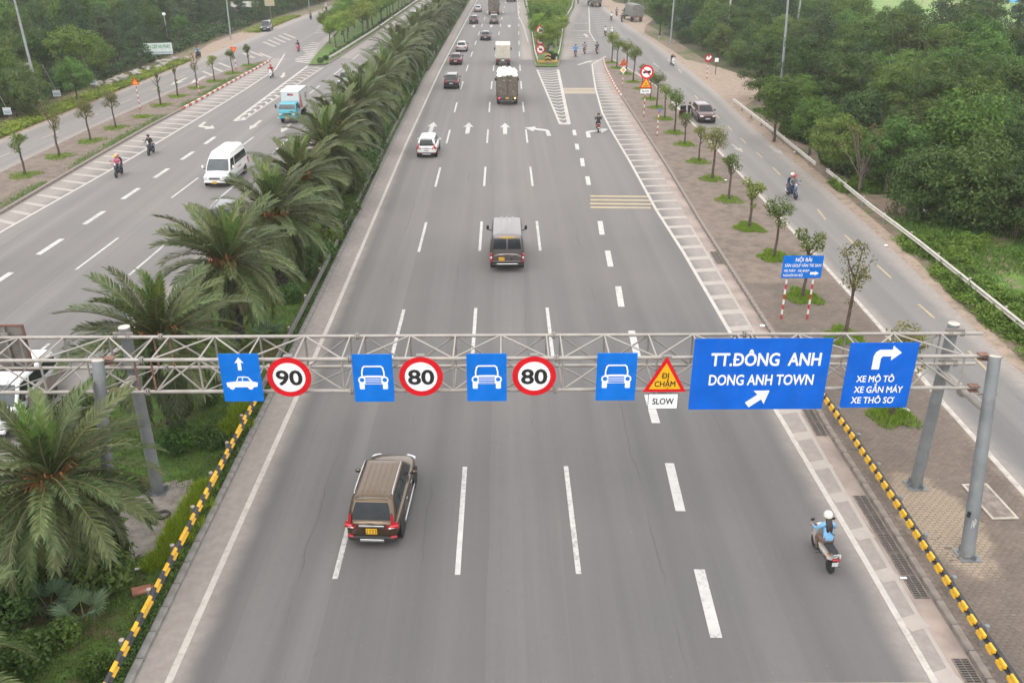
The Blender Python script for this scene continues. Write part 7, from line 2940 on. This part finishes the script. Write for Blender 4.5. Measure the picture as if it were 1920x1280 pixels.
bike_rider(1135, 68, AWAY, 'motorbike beyond the three abreast, left of the first tree', 'person in white shirt ahead of the three abreast', C_WHITE, C_NAVY, H_BLACK)
bike_rider(1147, 70, AWAY, 'motorbike half hidden by the first tree at the island tip', 'person in white half hidden by the first tree of the island', C_WHITE, C_GREY, H_WHITE)
bike_rider(1146, 39, AWAY, 'motorbike with red panels left of the parked covered truck', 'person in white shirt and black helmet left of the parked covered truck', C_WHITE, C_JEANS, H_BLACK, F_RED)
bike_rider(1166, 42, AWAY, 'dark motorbike close beside the parked covered truck', 'person in dark clothes close beside the parked covered truck', C_NAVY, C_BLACK, H_BLACK)
bike_rider(1156, 30, AWAY, 'small motorbike ahead of the two by the covered truck', 'person in grey ahead of the two by the covered truck', C_GREY, C_KHAKI, H_BLACK)
bike_rider(1084, 8, AWAY, 'motorbike at the top edge left of the heavy truck', 'person in dark grey left of the heavy truck', C_GREY, C_NAVY, H_BLACK)
bike_rider(1260, 123, TO + R(4), 'white scooter coming down the right side road', 'person in black shirt on the white scooter, right side road', C_BLACK, C_NAVY, H_PINK, F_WHITE)
bike_rider(1484, 370, TO + R(8), 'blue motorbike carrying a couple down the right side road', 'person in grey jacket steering with a passenger behind, right side road', C_GREY, C_NAVY, H_RED, F_BLUE, 'bike', ('person in white helmet sitting behind the grey jacketed rider', C_NAVY, C_JEANS, H_WHITE))
st = make_person('person in black leaning over the open door of the parked maroon car', 'stand', C_BLACK, C_BLACK, None)
p = P(1290, 228)
st.location, st.rotation_euler = (p[0], p[1], .17), (0, 0, R(-60))

# ================================================================ STREET FURNITURE
RAIL_Y = mat('rail_yellow', (.72, .40, .02), .55, var=.12, dirt=(.3, .2, .1), dirt_amt=.3)
RAIL_YD = mat('rail_dusty_yellow', (.50, .28, .07), .65, var=.15, dirt=(.22, .16, .1), dirt_amt=.5)
RAIL_B = mat('rail_black', (.035, .036, .040), .6, var=.2, dirt=(.2, .17, .14), dirt_amt=.4)
GALV = mat('galvanised_rail', (.50, .47, .42), .5, .3, var=.12, dirt=(.33, .26, .2), dirt_amt=.5)
GALV_D = mat('dull_rail', (.12, .115, .105), .65, .3, var=.2, dirt=(.26, .22, .17), dirt_amt=.5)
POST = mat('rail_post', (.24, .23, .22), .6, .2, var=.2, dirt=(.25, .2, .15))
STONE = mat('post_cap_stone', (.42, .35, .30), .8)
WPROF = [(0, -.155), (.02, -.15), (.078, -.105), (.082, -.075), (.02, -.03), (.012, 0), (.02, .03), (.082, .075), (.078, .105), (.02, .15), (0, .155)]


def w_beam(p0, p1, z, side, mats, pitch=0., duty=.5, parent=None, name='rail_beam'):
    """corrugated beam between two ground points; bulges to 'side'; painted in alternating lengths when pitch is given"""
    a, b = Vector((p0[0], p0[1], 0)), Vector((p1[0], p1[1], 0))
    d = (b - a)
    L = d.length
    d.normalize()
    n = Vector((d.y, -d.x, 0)) * side
    cuts = [0.]
    if pitch:
        s = 0.
        while s < L - 1e-3:
            s = min(L, s + pitch / 2)
            cuts.append(s)
    else:
        cuts.append(L)
    mb = MB()
    V, F, MI = [], [], []
    th = .006
    prof = WPROF + [(x - th, zz) for x, zz in reversed(WPROF)]
    k = len(prof)
    for i in range(len(cuts) - 1):
        mb.mat(i % len(mats) if pitch else 0)
        rings = []
        for s in (cuts[i], cuts[i + 1]):
            rings.append([a + d * s + n * (x + .06) + Vector((0, 0, z + zz)) for x, zz in prof])
        vs = [p for r in rings for p in r]
        mb.add(vs, [(j, (j + 1) % k, k + (j + 1) % k, k + j) for j in range(k)])
    return mb.build(name, mats, parent, 30)


def rail_run(name, label, cat, line_, y0, y1, panel, post_gap, z, side, mats, pitch=0., post_h=.78, post_r=.07, cap=STONE, zb=.1, blocks=False):
    t = thing(name, label, cat)
    y = y0
    while y < y1 - .1:
        ye = min(y + panel, y1)
        w_beam((xs(line_, y), y), (xs(line_, ye - .01), ye - .01), z, side, mats, pitch, parent=t)
        y = ye
    pm = MB().tube([(0, 0, zb - .1), (0, 0, post_h)], post_r, 12).mesh('post', POST)
    cm = MB().lathe([(post_r + .004, 0), (post_r * .95, .022), (post_r * .5, .036), (.01, .04)], 12).mesh('post_cap', cap)
    y = y0 + post_gap * .5
    while y < y1:
        x = xs(line_, y)
        q = link('post', pm, t, (x - side * (post_r - .02), y, 0))
        link('post_cap', cm, q, (0, 0, post_h))
        MB
        y += post_gap
    return t


LRAIL = off(MED_R, -.42)
rail_run('striped_guardrail', 'yellow and black striped guardrail along the near left median', 'guardrail', LRAIL, 13.0, 32.2, 3.2, 2.0, .62, 1, [RAIL_Y, RAIL_B], .72)
rail_run('median_guardrail', 'dull grey guardrail along the palm median beyond the gantry', 'guardrail', LRAIL, 32.4, 218, 6.0, 4.0, .60, 1, [GALV_D], zb=.1)
# right guardrail: black beam with yellow pads on both ridges, each pad a piece
RR = [(13.21, 13.510000000000002), (13.12, 16.51), (13.1, 17.2), (13.15, 19.42), (13.19, 21.74), (13.26, 24.85), (13.31, 28.38), (13.26, 31.3), (13.26, 36)]
t = rail_run('padded_guardrail', 'black guardrail with rows of yellow pads along the lower right kerb', 'guardrail', RR, 15.2, 34.4, 3.2, 2.0, .70, -1, [RAIL_B], cap=POLE, zb=.2, post_h=.86)
pad = MB().box((0, 0, 0), (.075, .30, .125), ch=.012).mesh('yellow_pad', RAIL_Y, 0)
y, k = 15.3, 0
while y < 34.3:
    for zz, sh, dx in ((.79, 0, 0), (.635, .10, 0)):
        o = link('yellow_pad', pad, t, (xs(RR, y + sh) - .142 - .012, y + sh, zz))
    y += .54
# galvanised guardrails of the right side road
G1 = [P(1376, 190, .4), P(1450, 247, .4), P(1531, 312, .4)]
G2 = [P(1551, 323, .4), P(1653, 407, .4), P(1700, 440, .4), P(1920, 617, .4)]
G2.append((G2[-1][0] - .3, G2[-1][1] - 8))
rail_run('side_guardrail', 'pale galvanised guardrail beyond the gap, ending by the rubbish', 'guardrail', G1, G1[-1][1], G1[0][1], 4., 4., .58, -1, [GALV], zb=0, post_h=.74)
rail_run('side_guardrail', 'pale galvanised guardrail running to the right frame edge', 'guardrail', G2, G2[-1][1], G2[0][1], 4., 4., .58, -1, [GALV], zb=0, post_h=.74)
for ln, lb, y0, y1, sd in ((off(GORE_L, .55), 'guardrail on the left flank of the gore island', 133, 250, -1), (off(GORE_R, -.55), 'guardrail on the right flank of the gore island', 133, 250, 1), (off(WEDGE_R, -.5), 'pale guardrail along the left wedge island', 136, 255, 1)):
    rail_run('island_guardrail', lb, 'guardrail', ln, y0, y1, 6., 4., .6, sd, [GALV], zb=.1)
MB()
# ---- lamp posts and poles
GREY_POLE = mat('lamp_pole', (.30, .32, .33), .5, .3, var=.12, dirt=(.36, .33, .28), dirt_amt=.4)
CONC = mat('concrete_pole', (.40, .38, .35), .85, var=.12)


def lamp_post(label, x, y, H, dx=0., arm=None):
    t = thing('lamp_post', label, 'lamp post', (x, y, 0))
    MB().tube([(0, 0, -.1), (dx * .5, 0, H / 2), (dx, 0, H)], [.16, .125, .075], 14).build('pole', GREY_POLE, t)
    MB().box((0, 0, .05), (.5, .5, .1), ch=.02).build('base_block', GREY_POLE, t, 0)
    s = arm or 1
    MB().tube([(dx, 0, H - .2), (dx + s * .9, 0, H + .5), (dx + s * 2.2, 0, H + .75)], .045, 8).build('bracket_arm', GREY_POLE, t)
    MB().box((dx + s * 2.5, 0, H + .76), (.7, .26, .12), ch=.04).build('lamp_head', GREY_POLE, t, 30)
    return t


lamp_post('tall grey lamp post at the left by the white notices', *P(80, 211), 15, -.4)
lamp_post('grey lamp post beside the left side road, nearer the black pickup', *P(433, 74), 11, .2)
lamp_post('tall grey lamp post standing at the edge of the right wood', *P(1460, 215), 15, -.7, -1)
lamp_post('grey lamp post by the light blue board at the top right', *P(1257, 81), 11, .1, -1)
lamp_post('distant lamp post at the dirt yard behind the covered truck', *P(1178, 22), 11, .1, -1)
lamp_post('thin lamp post farthest up the left side road', *P(580, 18), 10, 0)


def power_pole(label, x, y, H=12.5):
    t = thing('power_pole', label, 'utility pole', (x, y, -.05))
    MB().tube([(0, 0, -.1), (0, 0, H)], [.19, .12], 12).build('pole', CONC, t)
    b = MB().box((0, 0, H - .5), (1.8, .1, .12))
    b.build('cross_arm', POST, t, 0)
    for x_ in (-.8, 0, .8):
        MB().lathe([(.04, 0), (.06, .05), (.04, .1), (.05, .15)], 8, (x_, 0, H - .44)).build('insulator', BOX_WHITE, t)
    return t


p1, p2 = P(1361, 92), P(1487, 105)
power_pole('white concrete power pole rising from the tiered trees left of the lamp post', *p1)
power_pole('white concrete power pole just right of the right lamp post', *p2)
wires = [((1490, 0), (1700, 68), (1930, 82), 9.6), ((1535, -6), (1720, 56), (1930, 75), 9.6), ((1560, 25), (1750, 68), (1930, 83), 9.0)]
p3 = (p2[0] + 62, p2[1] - 32)
power_pole('concrete power pole beyond the right frame edge', *p3)
for k, (dx, lb) in enumerate(((-.8, 'lowest power cable sagging over the right wood'), (0, 'middle power cable sagging over the right wood'), (.8, 'upper power cable sagging over the right wood'))):
    pts_ = []
    for i in range(15):
        f = i / 14
        a, b = Vector((p2[0] + dx, p2[1], 12.05)), Vector((p3[0] + dx, p3[1], 12.05))
        q = a.lerp(b, f)
        q.z -= (3.0 + .35 * k) * 4 * f * (1 - f)
        pts_.append(q)
    tag(MB().tube(pts_, .022, 4, False).build('power_cable', mat('cable', (.16, .15, .14), .6), None), lb, 'power cable', 'power cables over the right wood')

# ---- post signs
P_RED = mat('post_red', (.42, .03, .03), .55, var=.1)
P_WHT = mat('post_white', (.66, .64, .60), .55, var=.1)


def striped_post(t, x, y, H, r=.045, n=8):
    """red and white banded post; each band a piece"""
    h = H / n
    for k in range(n):
        MB().tube([(x, y, k * h), (x, y, (k + 1) * h)], r, 12).build('post_band', P_RED if k % 2 == 0 else P_WHT, t, 40)


def tri(t, z, s, face=S_ORG, up=True, y=-.06):
    k = 1 if up else -1
    o = [(-s, -.58 * s * k), (s, -.58 * s * k), (0, 1.15 * s * k)]
    i = [(-s * .72, -.42 * s * k), (s * .72, -.42 * s * k), (0, .82 * s * k)]
    w = [(a, b + z) for a, b in o]
    MB().prism(ccw(w), y - .015, y).build('red_triangle', S_RED, t, 0)
    flat([ccw([(a, b + z) for a, b in i])], y - .017, face, t, 'face')


t = thing('direction_board', 'blue NOI BAI direction board on two red and white banded posts', 'road sign', (14.72, 40.5, .16))
for x in (-.66, .66):
    striped_post(t, x, 0, 2.45, .05, 9)
MB().box((0, -.08, 2.83), (1.98, .03, 1.18), ch=.01).build('panel', S_BLUE, t, 0)
MB().box((0, -.05, 2.83), (1.9, .04, .08)).build('stiffener', S_BACK, t, 0)
text('NỘI BÀI', .27, .02, 3.12, -.1, S_WHITE, t, bold=.022, width=.80)
text('SÂN GOLF VÂN TRÌ 5KM', .22, .02, 2.84, -.1, S_WHITE, t, bold=.02, width=1.78)
text('XE MÁY  XE ĐẠP', .18, -.27, 2.58, -.1, S_WHITE, t, bold=.02, width=1.26)
text('NGƯỜI ĐI BỘ', .18, -.42, 2.34, -.1, S_WHITE, t, bold=.02, width=.96)
flat([[(.42, 2.43), (.66, 2.43), (.66, 2.38), (.86, 2.50), (.66, 2.62), (.66, 2.57), (.42, 2.57)]], -.096, S_WHITE, t, 'arrow_symbol')

t = thing('truck_ban_sign', 'sign stack with truck ban disc over the DI CHAM triangle and SLOW plate', 'road sign', (*P(1207, 220, .16), .16))
striped_post(t, 0, 0, 2.6, .05, 8)
MB().tube([(0, .03, 2.5), (0, .03, 5.0)], .045, 10).build('upper_post', POST, t)
MB().prism(disc_pts(.70, 32, .02, 4.55), -.07, -.05).build('red_ring', S_RED, t, 0)
flat([disc_pts(.52, 32, .02, 4.55)], -.072, S_WHITE, t, 'white_face')
tk = [(-.40, -.10), (-.40, .04), (-.28, .07), (-.18, .17), (.0, .19), (.02, .13), (.40, .17), (.40, -.10), (.30, -.10), (.24, -.17), (.16, -.10), (-.16, -.10), (-.23, -.17), (-.30, -.10)]
flat([ccw([(a + .02, b + 4.55) for a, b in tk])], -.078, S_BLACK, t, 'truck_symbol')
flat([ccw([(-.36 + .02, .40 + 4.55), (-.42 + .02, .33 + 4.55), (.36 + .02, -.40 + 4.55), (.42 + .02, -.33 + 4.55)])], -.084, S_RED, t, 'ban_bar')
tri(t, 3.35, .68, S_YEL)
text('ĐI', .20, 0, 3.36, -.085, S_BLACK, t, bold=.02)
text('CHẬM', .20, 0, 3.12, -.085, S_BLACK, t, bold=.02)
MB().box((0, -.06, 2.65), (1.04, .02, .44), ch=.008).build('slow_plate', S_WHITE, t, 0)
text('SLOW', .26, 0, 2.56, -.075, S_BLACK, t, bold=.02)

t = thing('warning_sign_post', 'orange warning triangle over a white diamond on a short striped post', 'warning sign', (*P(1167, 163, .16), .16))
striped_post(t, 0, 0, 1.7, .045, 6)
MB().tube([(0, .03, 1.6), (0, .03, 3.2)], .04, 8).build('upper_post', POST, t)
tri(t, 2.85, .52)
flat([disc_pts(.10, 10, -.14, 2.74), disc_pts(.10, 10, .14, 2.74), disc_pts(.1, 10, 0, 2.98)], -.084, S_BLACK, t, 'lights_symbol')
flat([[(-.42, 2.02), (0, 1.60), (.42, 2.02), (0, 2.44)]], -.06, S_WHITE, t, 'diamond')
flat([[(-.24, 2.02), (0, 1.78), (.24, 2.02), (0, 2.26)]], -.07, S_YEL, t, 'diamond_centre')
t = thing('marker_post', 'short red and white post with a blue tag on the right island', 'marker post', (*P(1232, 256, .16), .16))
striped_post(t, 0, 0, 2.3, .05, 9)
MB().box((.1, -.02, 2.45), (.2, .03, .42), ch=.01).build('blue_tag', mat('tag_blue', (.12, .18, .45), .5), t, 0)
t = thing('warning_sign_post', 'orange warning triangle on a striped post by the left side road', 'warning sign', (*P(263, 206, .16), .16))
striped_post(t, 0, 0, 2.5, .05, 9)
tri(t, 2.9, .44)
flat([disc_pts(.09, 10, -.13, 2.8), disc_pts(.09, 10, .13, 2.8)], -.084, S_YEL, t, 'people_symbol')
t = thing('give_way_sign', 'inverted orange triangle on a post at the far left island tip', 'warning sign', (*P(443, 131, .16), .16))
striped_post(t, 0, 0, 2.1, .05, 6)
tri(t, 2.75, .48, S_ORG, False)
t = thing('marker_post', 'plain red and white post near the middle of the left island', 'marker post', (*P(374, 176, .16), .16))
striped_post(t, 0, 0, 1.7, .05, 7)
t = thing('prohibition_signs', 'three red ringed prohibition discs one above another on the gore island', 'road sign', (*P(1013, 116, .1), .1))
MB().tube([(0, .05, 0), (0, .05, 4.9)], .05, 10).build('post', POST, t)
for k, z in enumerate((4.4, 3.05, 1.75)):
    MB().prism(disc_pts(.68, 26, 0, z), -.02, 0).build('red_ring', S_RED, t, 0)
    flat([disc_pts(.5, 26, 0, z)], -.022, S_WHITE, t, 'white_face')
    flat([ccw([(-.28, z - .1), (-.1, z + .12), (.25, z + .1), (.3, z - .12), (.05, z - .2)])], -.028, S_BLACK, t, 'vehicle_symbol')
    flat([ccw([(-.36, z + .38), (-.42, z + .31), (.36, z - .38), (.42, z - .31)])], -.034, S_RED, t, 'ban_bar')
t = thing('chevron_barrier', 'yellow and black chevron barrier across the nose of the gore island', 'barrier', (*P(1027, 121, .1), .1))
for s in (-1, 1):
    MB().box((s * .85, 0, .42), (1.3, .12, .34), ch=.03).build('yellow_board', RAIL_YD, t, 0)
for k in range(5):
    z = .35 + .24 * k
    MB().mat(k % 2).prism([(-.42, z - .14), (0, z + .06), (.42, z - .14), (.42, z + .08), (0, z + .28), (-.42, z + .08)], -.16, -.1).build('chevron', [RAIL_YD, S_BLACK], t, 0)
MB().box((0, .02, .6), (.5, .1, 1.3)).build('back_plate', POST, t, 0)
t = thing('control_box', 'grey plate on a dark cabinet post inside the gore island nose', 'roadside cabinet', (*P(1031, 113, .1), .1))
MB().box((0, 0, .6), (.5, .4, 1.2), ch=.03).build('cabinet', PLASTIC, t, 0)
MB().box((0, -.1, 1.75), (.7, .05, .75), ch=.02).build('plate', GALV, t, 0)
t = thing('sign_back_post', 'round red sign seen edge on with a torn white face, on the dirt lay-by', 'road sign', (*P(1325, 148), 0))
striped_post(t, 0, 0, 2.0, .05, 7)
MB().prism(disc_pts(.55, 22, 0, 2.6), -.03, 0).build('red_disc', mat('dark_red_face', (.30, .02, .02), .6), t, 0)
flat([ccw([(-.35, 2.5), (.05, 2.35), (.4, 2.75), (.2, 2.95), (.05, 2.65), (-.2, 2.9)])], -.032, S_WHITE, t, 'torn_face')
t = thing('small_plate', 'little white plate on a dark post beside the torn red sign', 'road sign', (*P(1341, 140), 0))
MB().tube([(0, 0, 0), (0, 0, 1.7)], .05, 8).build('post', PLASTIC, t)
MB().box((0, -.06, 1.9), (.5, .03, .5)).build('plate', S_WHITE, t, 0)

# ---- boards of the left nursery
t = thing('nursery_board', 'long white nursery name board lettered in green on the left', 'sign board', (*P(294, 120), 0), R(12))
MB().box((0, 0, 2.1), (5.0, .08, 1.55), ch=.01).build('panel', mat('board_white', (.62, .66, .64), .6), t, 0)
text('VƯỜN CÂY AN PHÁT', .72, .35, 2.15, -.05, mat('green_letter', (.02, .30, .12), .6), t, bold=.02, width=3.9)
flat([[(-2.4, 1.42), (2.4, 1.42), (2.4, 1.7), (-2.4, 1.7)]], -.041, mat('pale_blue_band', (.35, .45, .52), .6), t, 'lower_band')
for x in (-2.2, 0, 2.2):
    MB().tube([(x, .08, 0), (x, .08, 2.8)], .05, 6).build('post', POST, t, 0)
for i, (u, v, lb) in enumerate(((18, 217, 'nearest white notice on a tilted stick at the left edge'), (62, 201, 'white notice second from the left edge, beside the lamp post foot'), (110, 182, 'white notice with red rim right of the lamp post'), (178, 159, 'farthest small white notice in the nursery verge'))):
    p = P(u, v + 10)
    t = thing('roadside_notice', lb, 'notice', (p[0], p[1], 0), R(rnd(5, 20)), 'white notices in the left verge')
    MB().tube([(.1, .05, 0), (0, .05, 1.4)], .03, 6).build('stake', POST, t, 0)
    MB().tube([(0, .06, 1.2), (-.9, .3, 4.2)], .02, 5).build('cane', CONC, t, 0)
    MB().box((0, 0, 1.0), (.8, .04, .7), ch=.01).build('panel', BOX_WHITE, t, 0)
    flat([[(-.35, .95), (.35, .95), (.35, 1.02), (-.35, 1.02)], [(-.3, .78), (.3, .78), (.3, .86), (-.3, .86)]], -.021, mat('notice_blue', (.08, .25, .45), .6), t, 'print')
t = thing('notice_board', 'beige board on a post behind the black pickup', 'sign board', (*P(509, 40), 0), R(5))
MB().tube([(0, .05, 0), (0, .05, 4.0)], .07, 8).build('post', POST, t, 0)
MB().box((0, 0, 3.7), (2.0, .08, 1.4), ch=.02).build('panel', mat('beige_panel', (.42, .36, .25), .7), t, 0)
t = thing('info_board', 'light blue board among the trees by the far right lamp post', 'sign board', (*P(1281, 62), 0), R(-6))
for x in (-1.2, 1.2):
    MB().tube([(x, .05, 0), (x, .05, 2.2)], .06, 8).build('post', POST, t, 0)
MB().box((0, 0, 2.5), (3.4, .08, 1.3), ch=.02).build('panel', mat('pale_blue', (.25, .42, .52), .6), t, 0)
flat([[(-1.4, 2.6), (1.4, 2.6), (1.4, 2.8), (-1.4, 2.8)], [(-1.2, 2.2), (1.2, 2.2), (1.2, 2.4), (-1.2, 2.4)]], -.042, S_WHITE, t, 'print')
t = thing('garden_lamp', 'slim white garden lamp post beside the nursery name board', 'lamp post', (*P(319, 94), 0))
MB().tube([(0, 0, 0), (-.1, 0, 5.2)], .06, 8).build('pole', CONC, t)
MB().lathe([(.12, 0), (.26, .15), (.26, .4), (.1, .5)], 12, (-.1, 0, 5.2)).build('lantern', S_WHITE, t)
# huts
def hut(label, u, v, w, d, h, roofm, rz):
    t = thing('hut', label, 'hut', (*P(u, v), 0), rz)
    MB().box((0, 0, h / 2), (w, d, h)).build('wall', mat('hut_wall', (.20, .17, .15), .9, var=.2), t, 0)
    MB().add([(-w * .6, -d * .62, h), (w * .6, -d * .62, h), (w * .6, 0, h + 1.0), (-w * .6, 0, h + 1.0), (-w * .6, d * .62, h), (w * .6, d * .62, h)], [(0, 1, 2, 3), (3, 2, 5, 4)]).build('roof', roofm, t, 0)
    MB().box((-.4, -d / 2 - .02, h * .42), (.9, .05, h * .8)).build('door', PLASTIC, t, 0)
    MB().box((w * .28, -d / 2 - .02, h * .6), (.8, .05, .7)).build('window', GLASS, t, 0)


hut('small grey roofed hut among the trees behind the pickup', 462, 34, 5, 3.5, 2.4, mat('hut_roof', (.36, .34, .31), .7), R(10))
hut('pale walled hut behind the white notices at the far left', 30, 178, 4, 3, 2.6, mat('hut_roof', (.36, .34, .31), .7), R(15))
hut('hut under trees beyond the lay-by at the top left', 585, 4, 5, 3.5, 2.4, mat('hut_roof', (.36, .34, .31), .7), 0)
t = thing('blue_shelter', 'bright blue canopy in the field at the top right corner', 'shelter', (*P(1905, 22), 0))
for x in (-2.2, 2.2):
    for y_ in (-1, 1):
        MB().tube([(x, y_, 0), (x, y_, 2.2)], .06, 6).build('post', POST, t, 0)
MB().add([(-2.6, -1.4, 2.1), (2.6, -1.4, 2.1), (2.3, 0, 3.0), (-2.3, 0, 3.0), (-2.6, 1.4, 2.1), (2.6, 1.4, 2.1)], [(0, 1, 2, 3), (3, 2, 5, 4), (0, 3, 4), (1, 5, 2)]).build('canopy', mat('tarp_blue', (.05, .30, .58), .6), t, 0)
bw = MB()
for x in (-1.2, 0, 1.2):
    bw.box((x, -.9, .6), (.8, .6, 1.2))
bw.build('stall_boxes', PLASTIC, t, 0)

# ---- stones, litter
STN = mat('pale_stone', (.33, .30, .26), .9, var=.25, scale=2)


def rock_mesh(seed, r):
    rg = random.Random(seed)
    bm = bmesh.new()
    bmesh.ops.create_icosphere(bm, subdivisions=1, radius=r)
    for v in bm.verts:
        v.co *= rg.uniform(.7, 1.25)
        v.co.z *= .65
    me = bpy.data.meshes.new('boulder')
    bm.to_mesh(me)
    bm.free()
    me.materials.append(STN)
    return me


RM = [rock_mesh(i, .55) for i in range(5)]
random.seed(11)
for k in range(46):
    f = k / 45
    if .45 < f < .55:
        continue
    u, v = 205 + 150 * f, 163 - 50 * f
    p = P(u, v)
    o = link('boulder', RM[k % 5], None, (p[0] - rnd(.2, 2.2), p[1] + rnd(-1, 1), rnd(.05, .5)), (0, 0, rnd(0, 6)))
    o.scale = (rnd(.6, 1.25),) * 3
    tag(o, 'pale boulder in the loose stone bank along the left side road', 'boulder', 'boulders of the left stone bank')
brick = MB().box((0, 0, 0), (.62, .3, .09), ch=.01).build('red_slab', mat('red_slab', (.36, .15, .10), .9, var=.25), None, 0, (*P(268, 1105, .2), .2), (.1, .12, .5))
tag(brick, 'broken reddish slab lying on the turf by the striped guardrail', 'slab')
tag(MB().box((0, 0, .0), (.18, .10, .05), ch=.02).build('litter', S_WHITE, None, 0, (*P(258, 1066, .16), .17), (0, 0, .3)), 'white scrap on the turf just above the reddish slab', 'litter')
tag(MB().box((0, 0, .0), (.2, .09, .02), ch=.008).build('litter', S_WHITE, None, 0, (*P(1694, 1083, .04), .05), (0, 0, .05)), 'white scrap on the near end of the drain grate row', 'litter')
ring = MB()
for i in range(24):
    a, b = 2 * PI * i / 24, 2 * PI * (i + 1) / 24
    ring.tube([(.2 * math.cos(a), .2 * math.sin(a), 0), (.2 * math.cos(b), .2 * math.sin(b), 0)], .05, 6, False)
tag(ring.build('old_tyre', mat('old_rubber', (.07, .06, .055), .9), None, 40, (*P(306, 965, .15), .17)), 'small dark ring lying on the dry cement by the gantry leg', 'tyre')
# rubbish heap on the bare earth
hp = thing('rubbish_heap', 'heap of pale and pink rubbish bags on bare earth behind the right guardrail', 'rubbish', (*P(1738, 400), 0))
bag_c = [mat('bag_pink', (.42, .25, .25), .7), mat('bag_grey', (.35, .34, .32), .7), mat('bag_brown', (.22, .16, .13), .8), S_WHITE]
for k in range(22):
    o = link('rubbish_bag', RM[k % 5].copy(), hp, (rnd(-1.1, 1.1), rnd(-.8, .8), rnd(.02, .22)), (0, 0, rnd(0, 6)))
    o.data.materials.clear()
    o.data.materials.append(bag_c[k % 4])
    o.scale = (rnd(.25, .5), rnd(.25, .5), rnd(.2, .4))
LIT = [(1565, 283, 'at the wood edge by the far guardrail'), (1490, 285, 'below the far guardrail beside the side road'), (1650, 313, 'in the bushes behind the guardrail gap'), (1662, 460, 'on the shoulder under the near guardrail'), (1812, 565, 'in the weeds by the near guardrail foot'), (1235, 70, 'on grass by the far right lamp post'), (1430, 610, 'on paving left of the blue board'), (1700, 768, 'on the grass of the nearest street tree'), (1360, 338, 'beside the olive street tree pit')]
for u, v, w in LIT:
    z = .18 if 1128 < u < 1480 and v > 300 or u == 1700 else .03
    p = P(u, v, z)
    o = link('litter', RM[int(u) % 5].copy(), None, (p[0], p[1], z), (0, 0, rnd(0, 6)))
    o.data.materials.clear()
    o.data.materials.append(S_WHITE)
    o.scale = (rnd(.2, .4), rnd(.2, .35), .12)
    tag(o, 'white scrap of litter ' + w, 'litter')
# sagging shade net of the nursery
n0, n1 = P(88, 150), P(178, 128)
net = thing('shade_net', 'pale edge of a sagging shade net strung between poles in the nursery', 'shade net', (*n0, 0))
dx, dy = n1[0] - n0[0], n1[1] - n0[1]
MB().tube([(0, 0, 3.0), (dx * .3, dy * .3, 3.1), (dx * .6, dy * .6, 3.7), (dx, dy, 4.2)], .05, 6).build('net_edge', GALV, net)
MB().add([(0, 0, 3.0), (dx, dy, 4.2), (dx, dy + 5, 3.6), (0, 5, 3.2)], [(0, 1, 2, 3)]).build('net_sheet', mat('net_dark', (.03, .04, .035), .9), net, 0)
for f in (0, .6, 1):
    MB().tube([(dx * f, dy * f, 0), (dx * f, dy * f, 3.0 + 1.2 * f)], .05, 6).build('pole', CONC, net)

# ================================================================ AIR
def haze():
    m = bpy.data.materials.new('haze_air')
    m.use_nodes = True
    n, l = m.node_tree.nodes, m.node_tree.links
    n.clear()
    out = n.new('ShaderNodeOutputMaterial')
    v = n.new('ShaderNodeVolumePrincipled')
    v.inputs['Color'].default_value = (.93, .95, .96, 1)
    v.inputs['Density'].default_value = .00034
    v.inputs['Anisotropy'].default_value = .2
    l.new(v.outputs[0], out.inputs['Volume'])
    o = MB().box((0, 600, 10.5), (1900, 1900, 24)).build('haze', m, None, 0)
    o['kind'] = 'stuff'
    return o


haze()
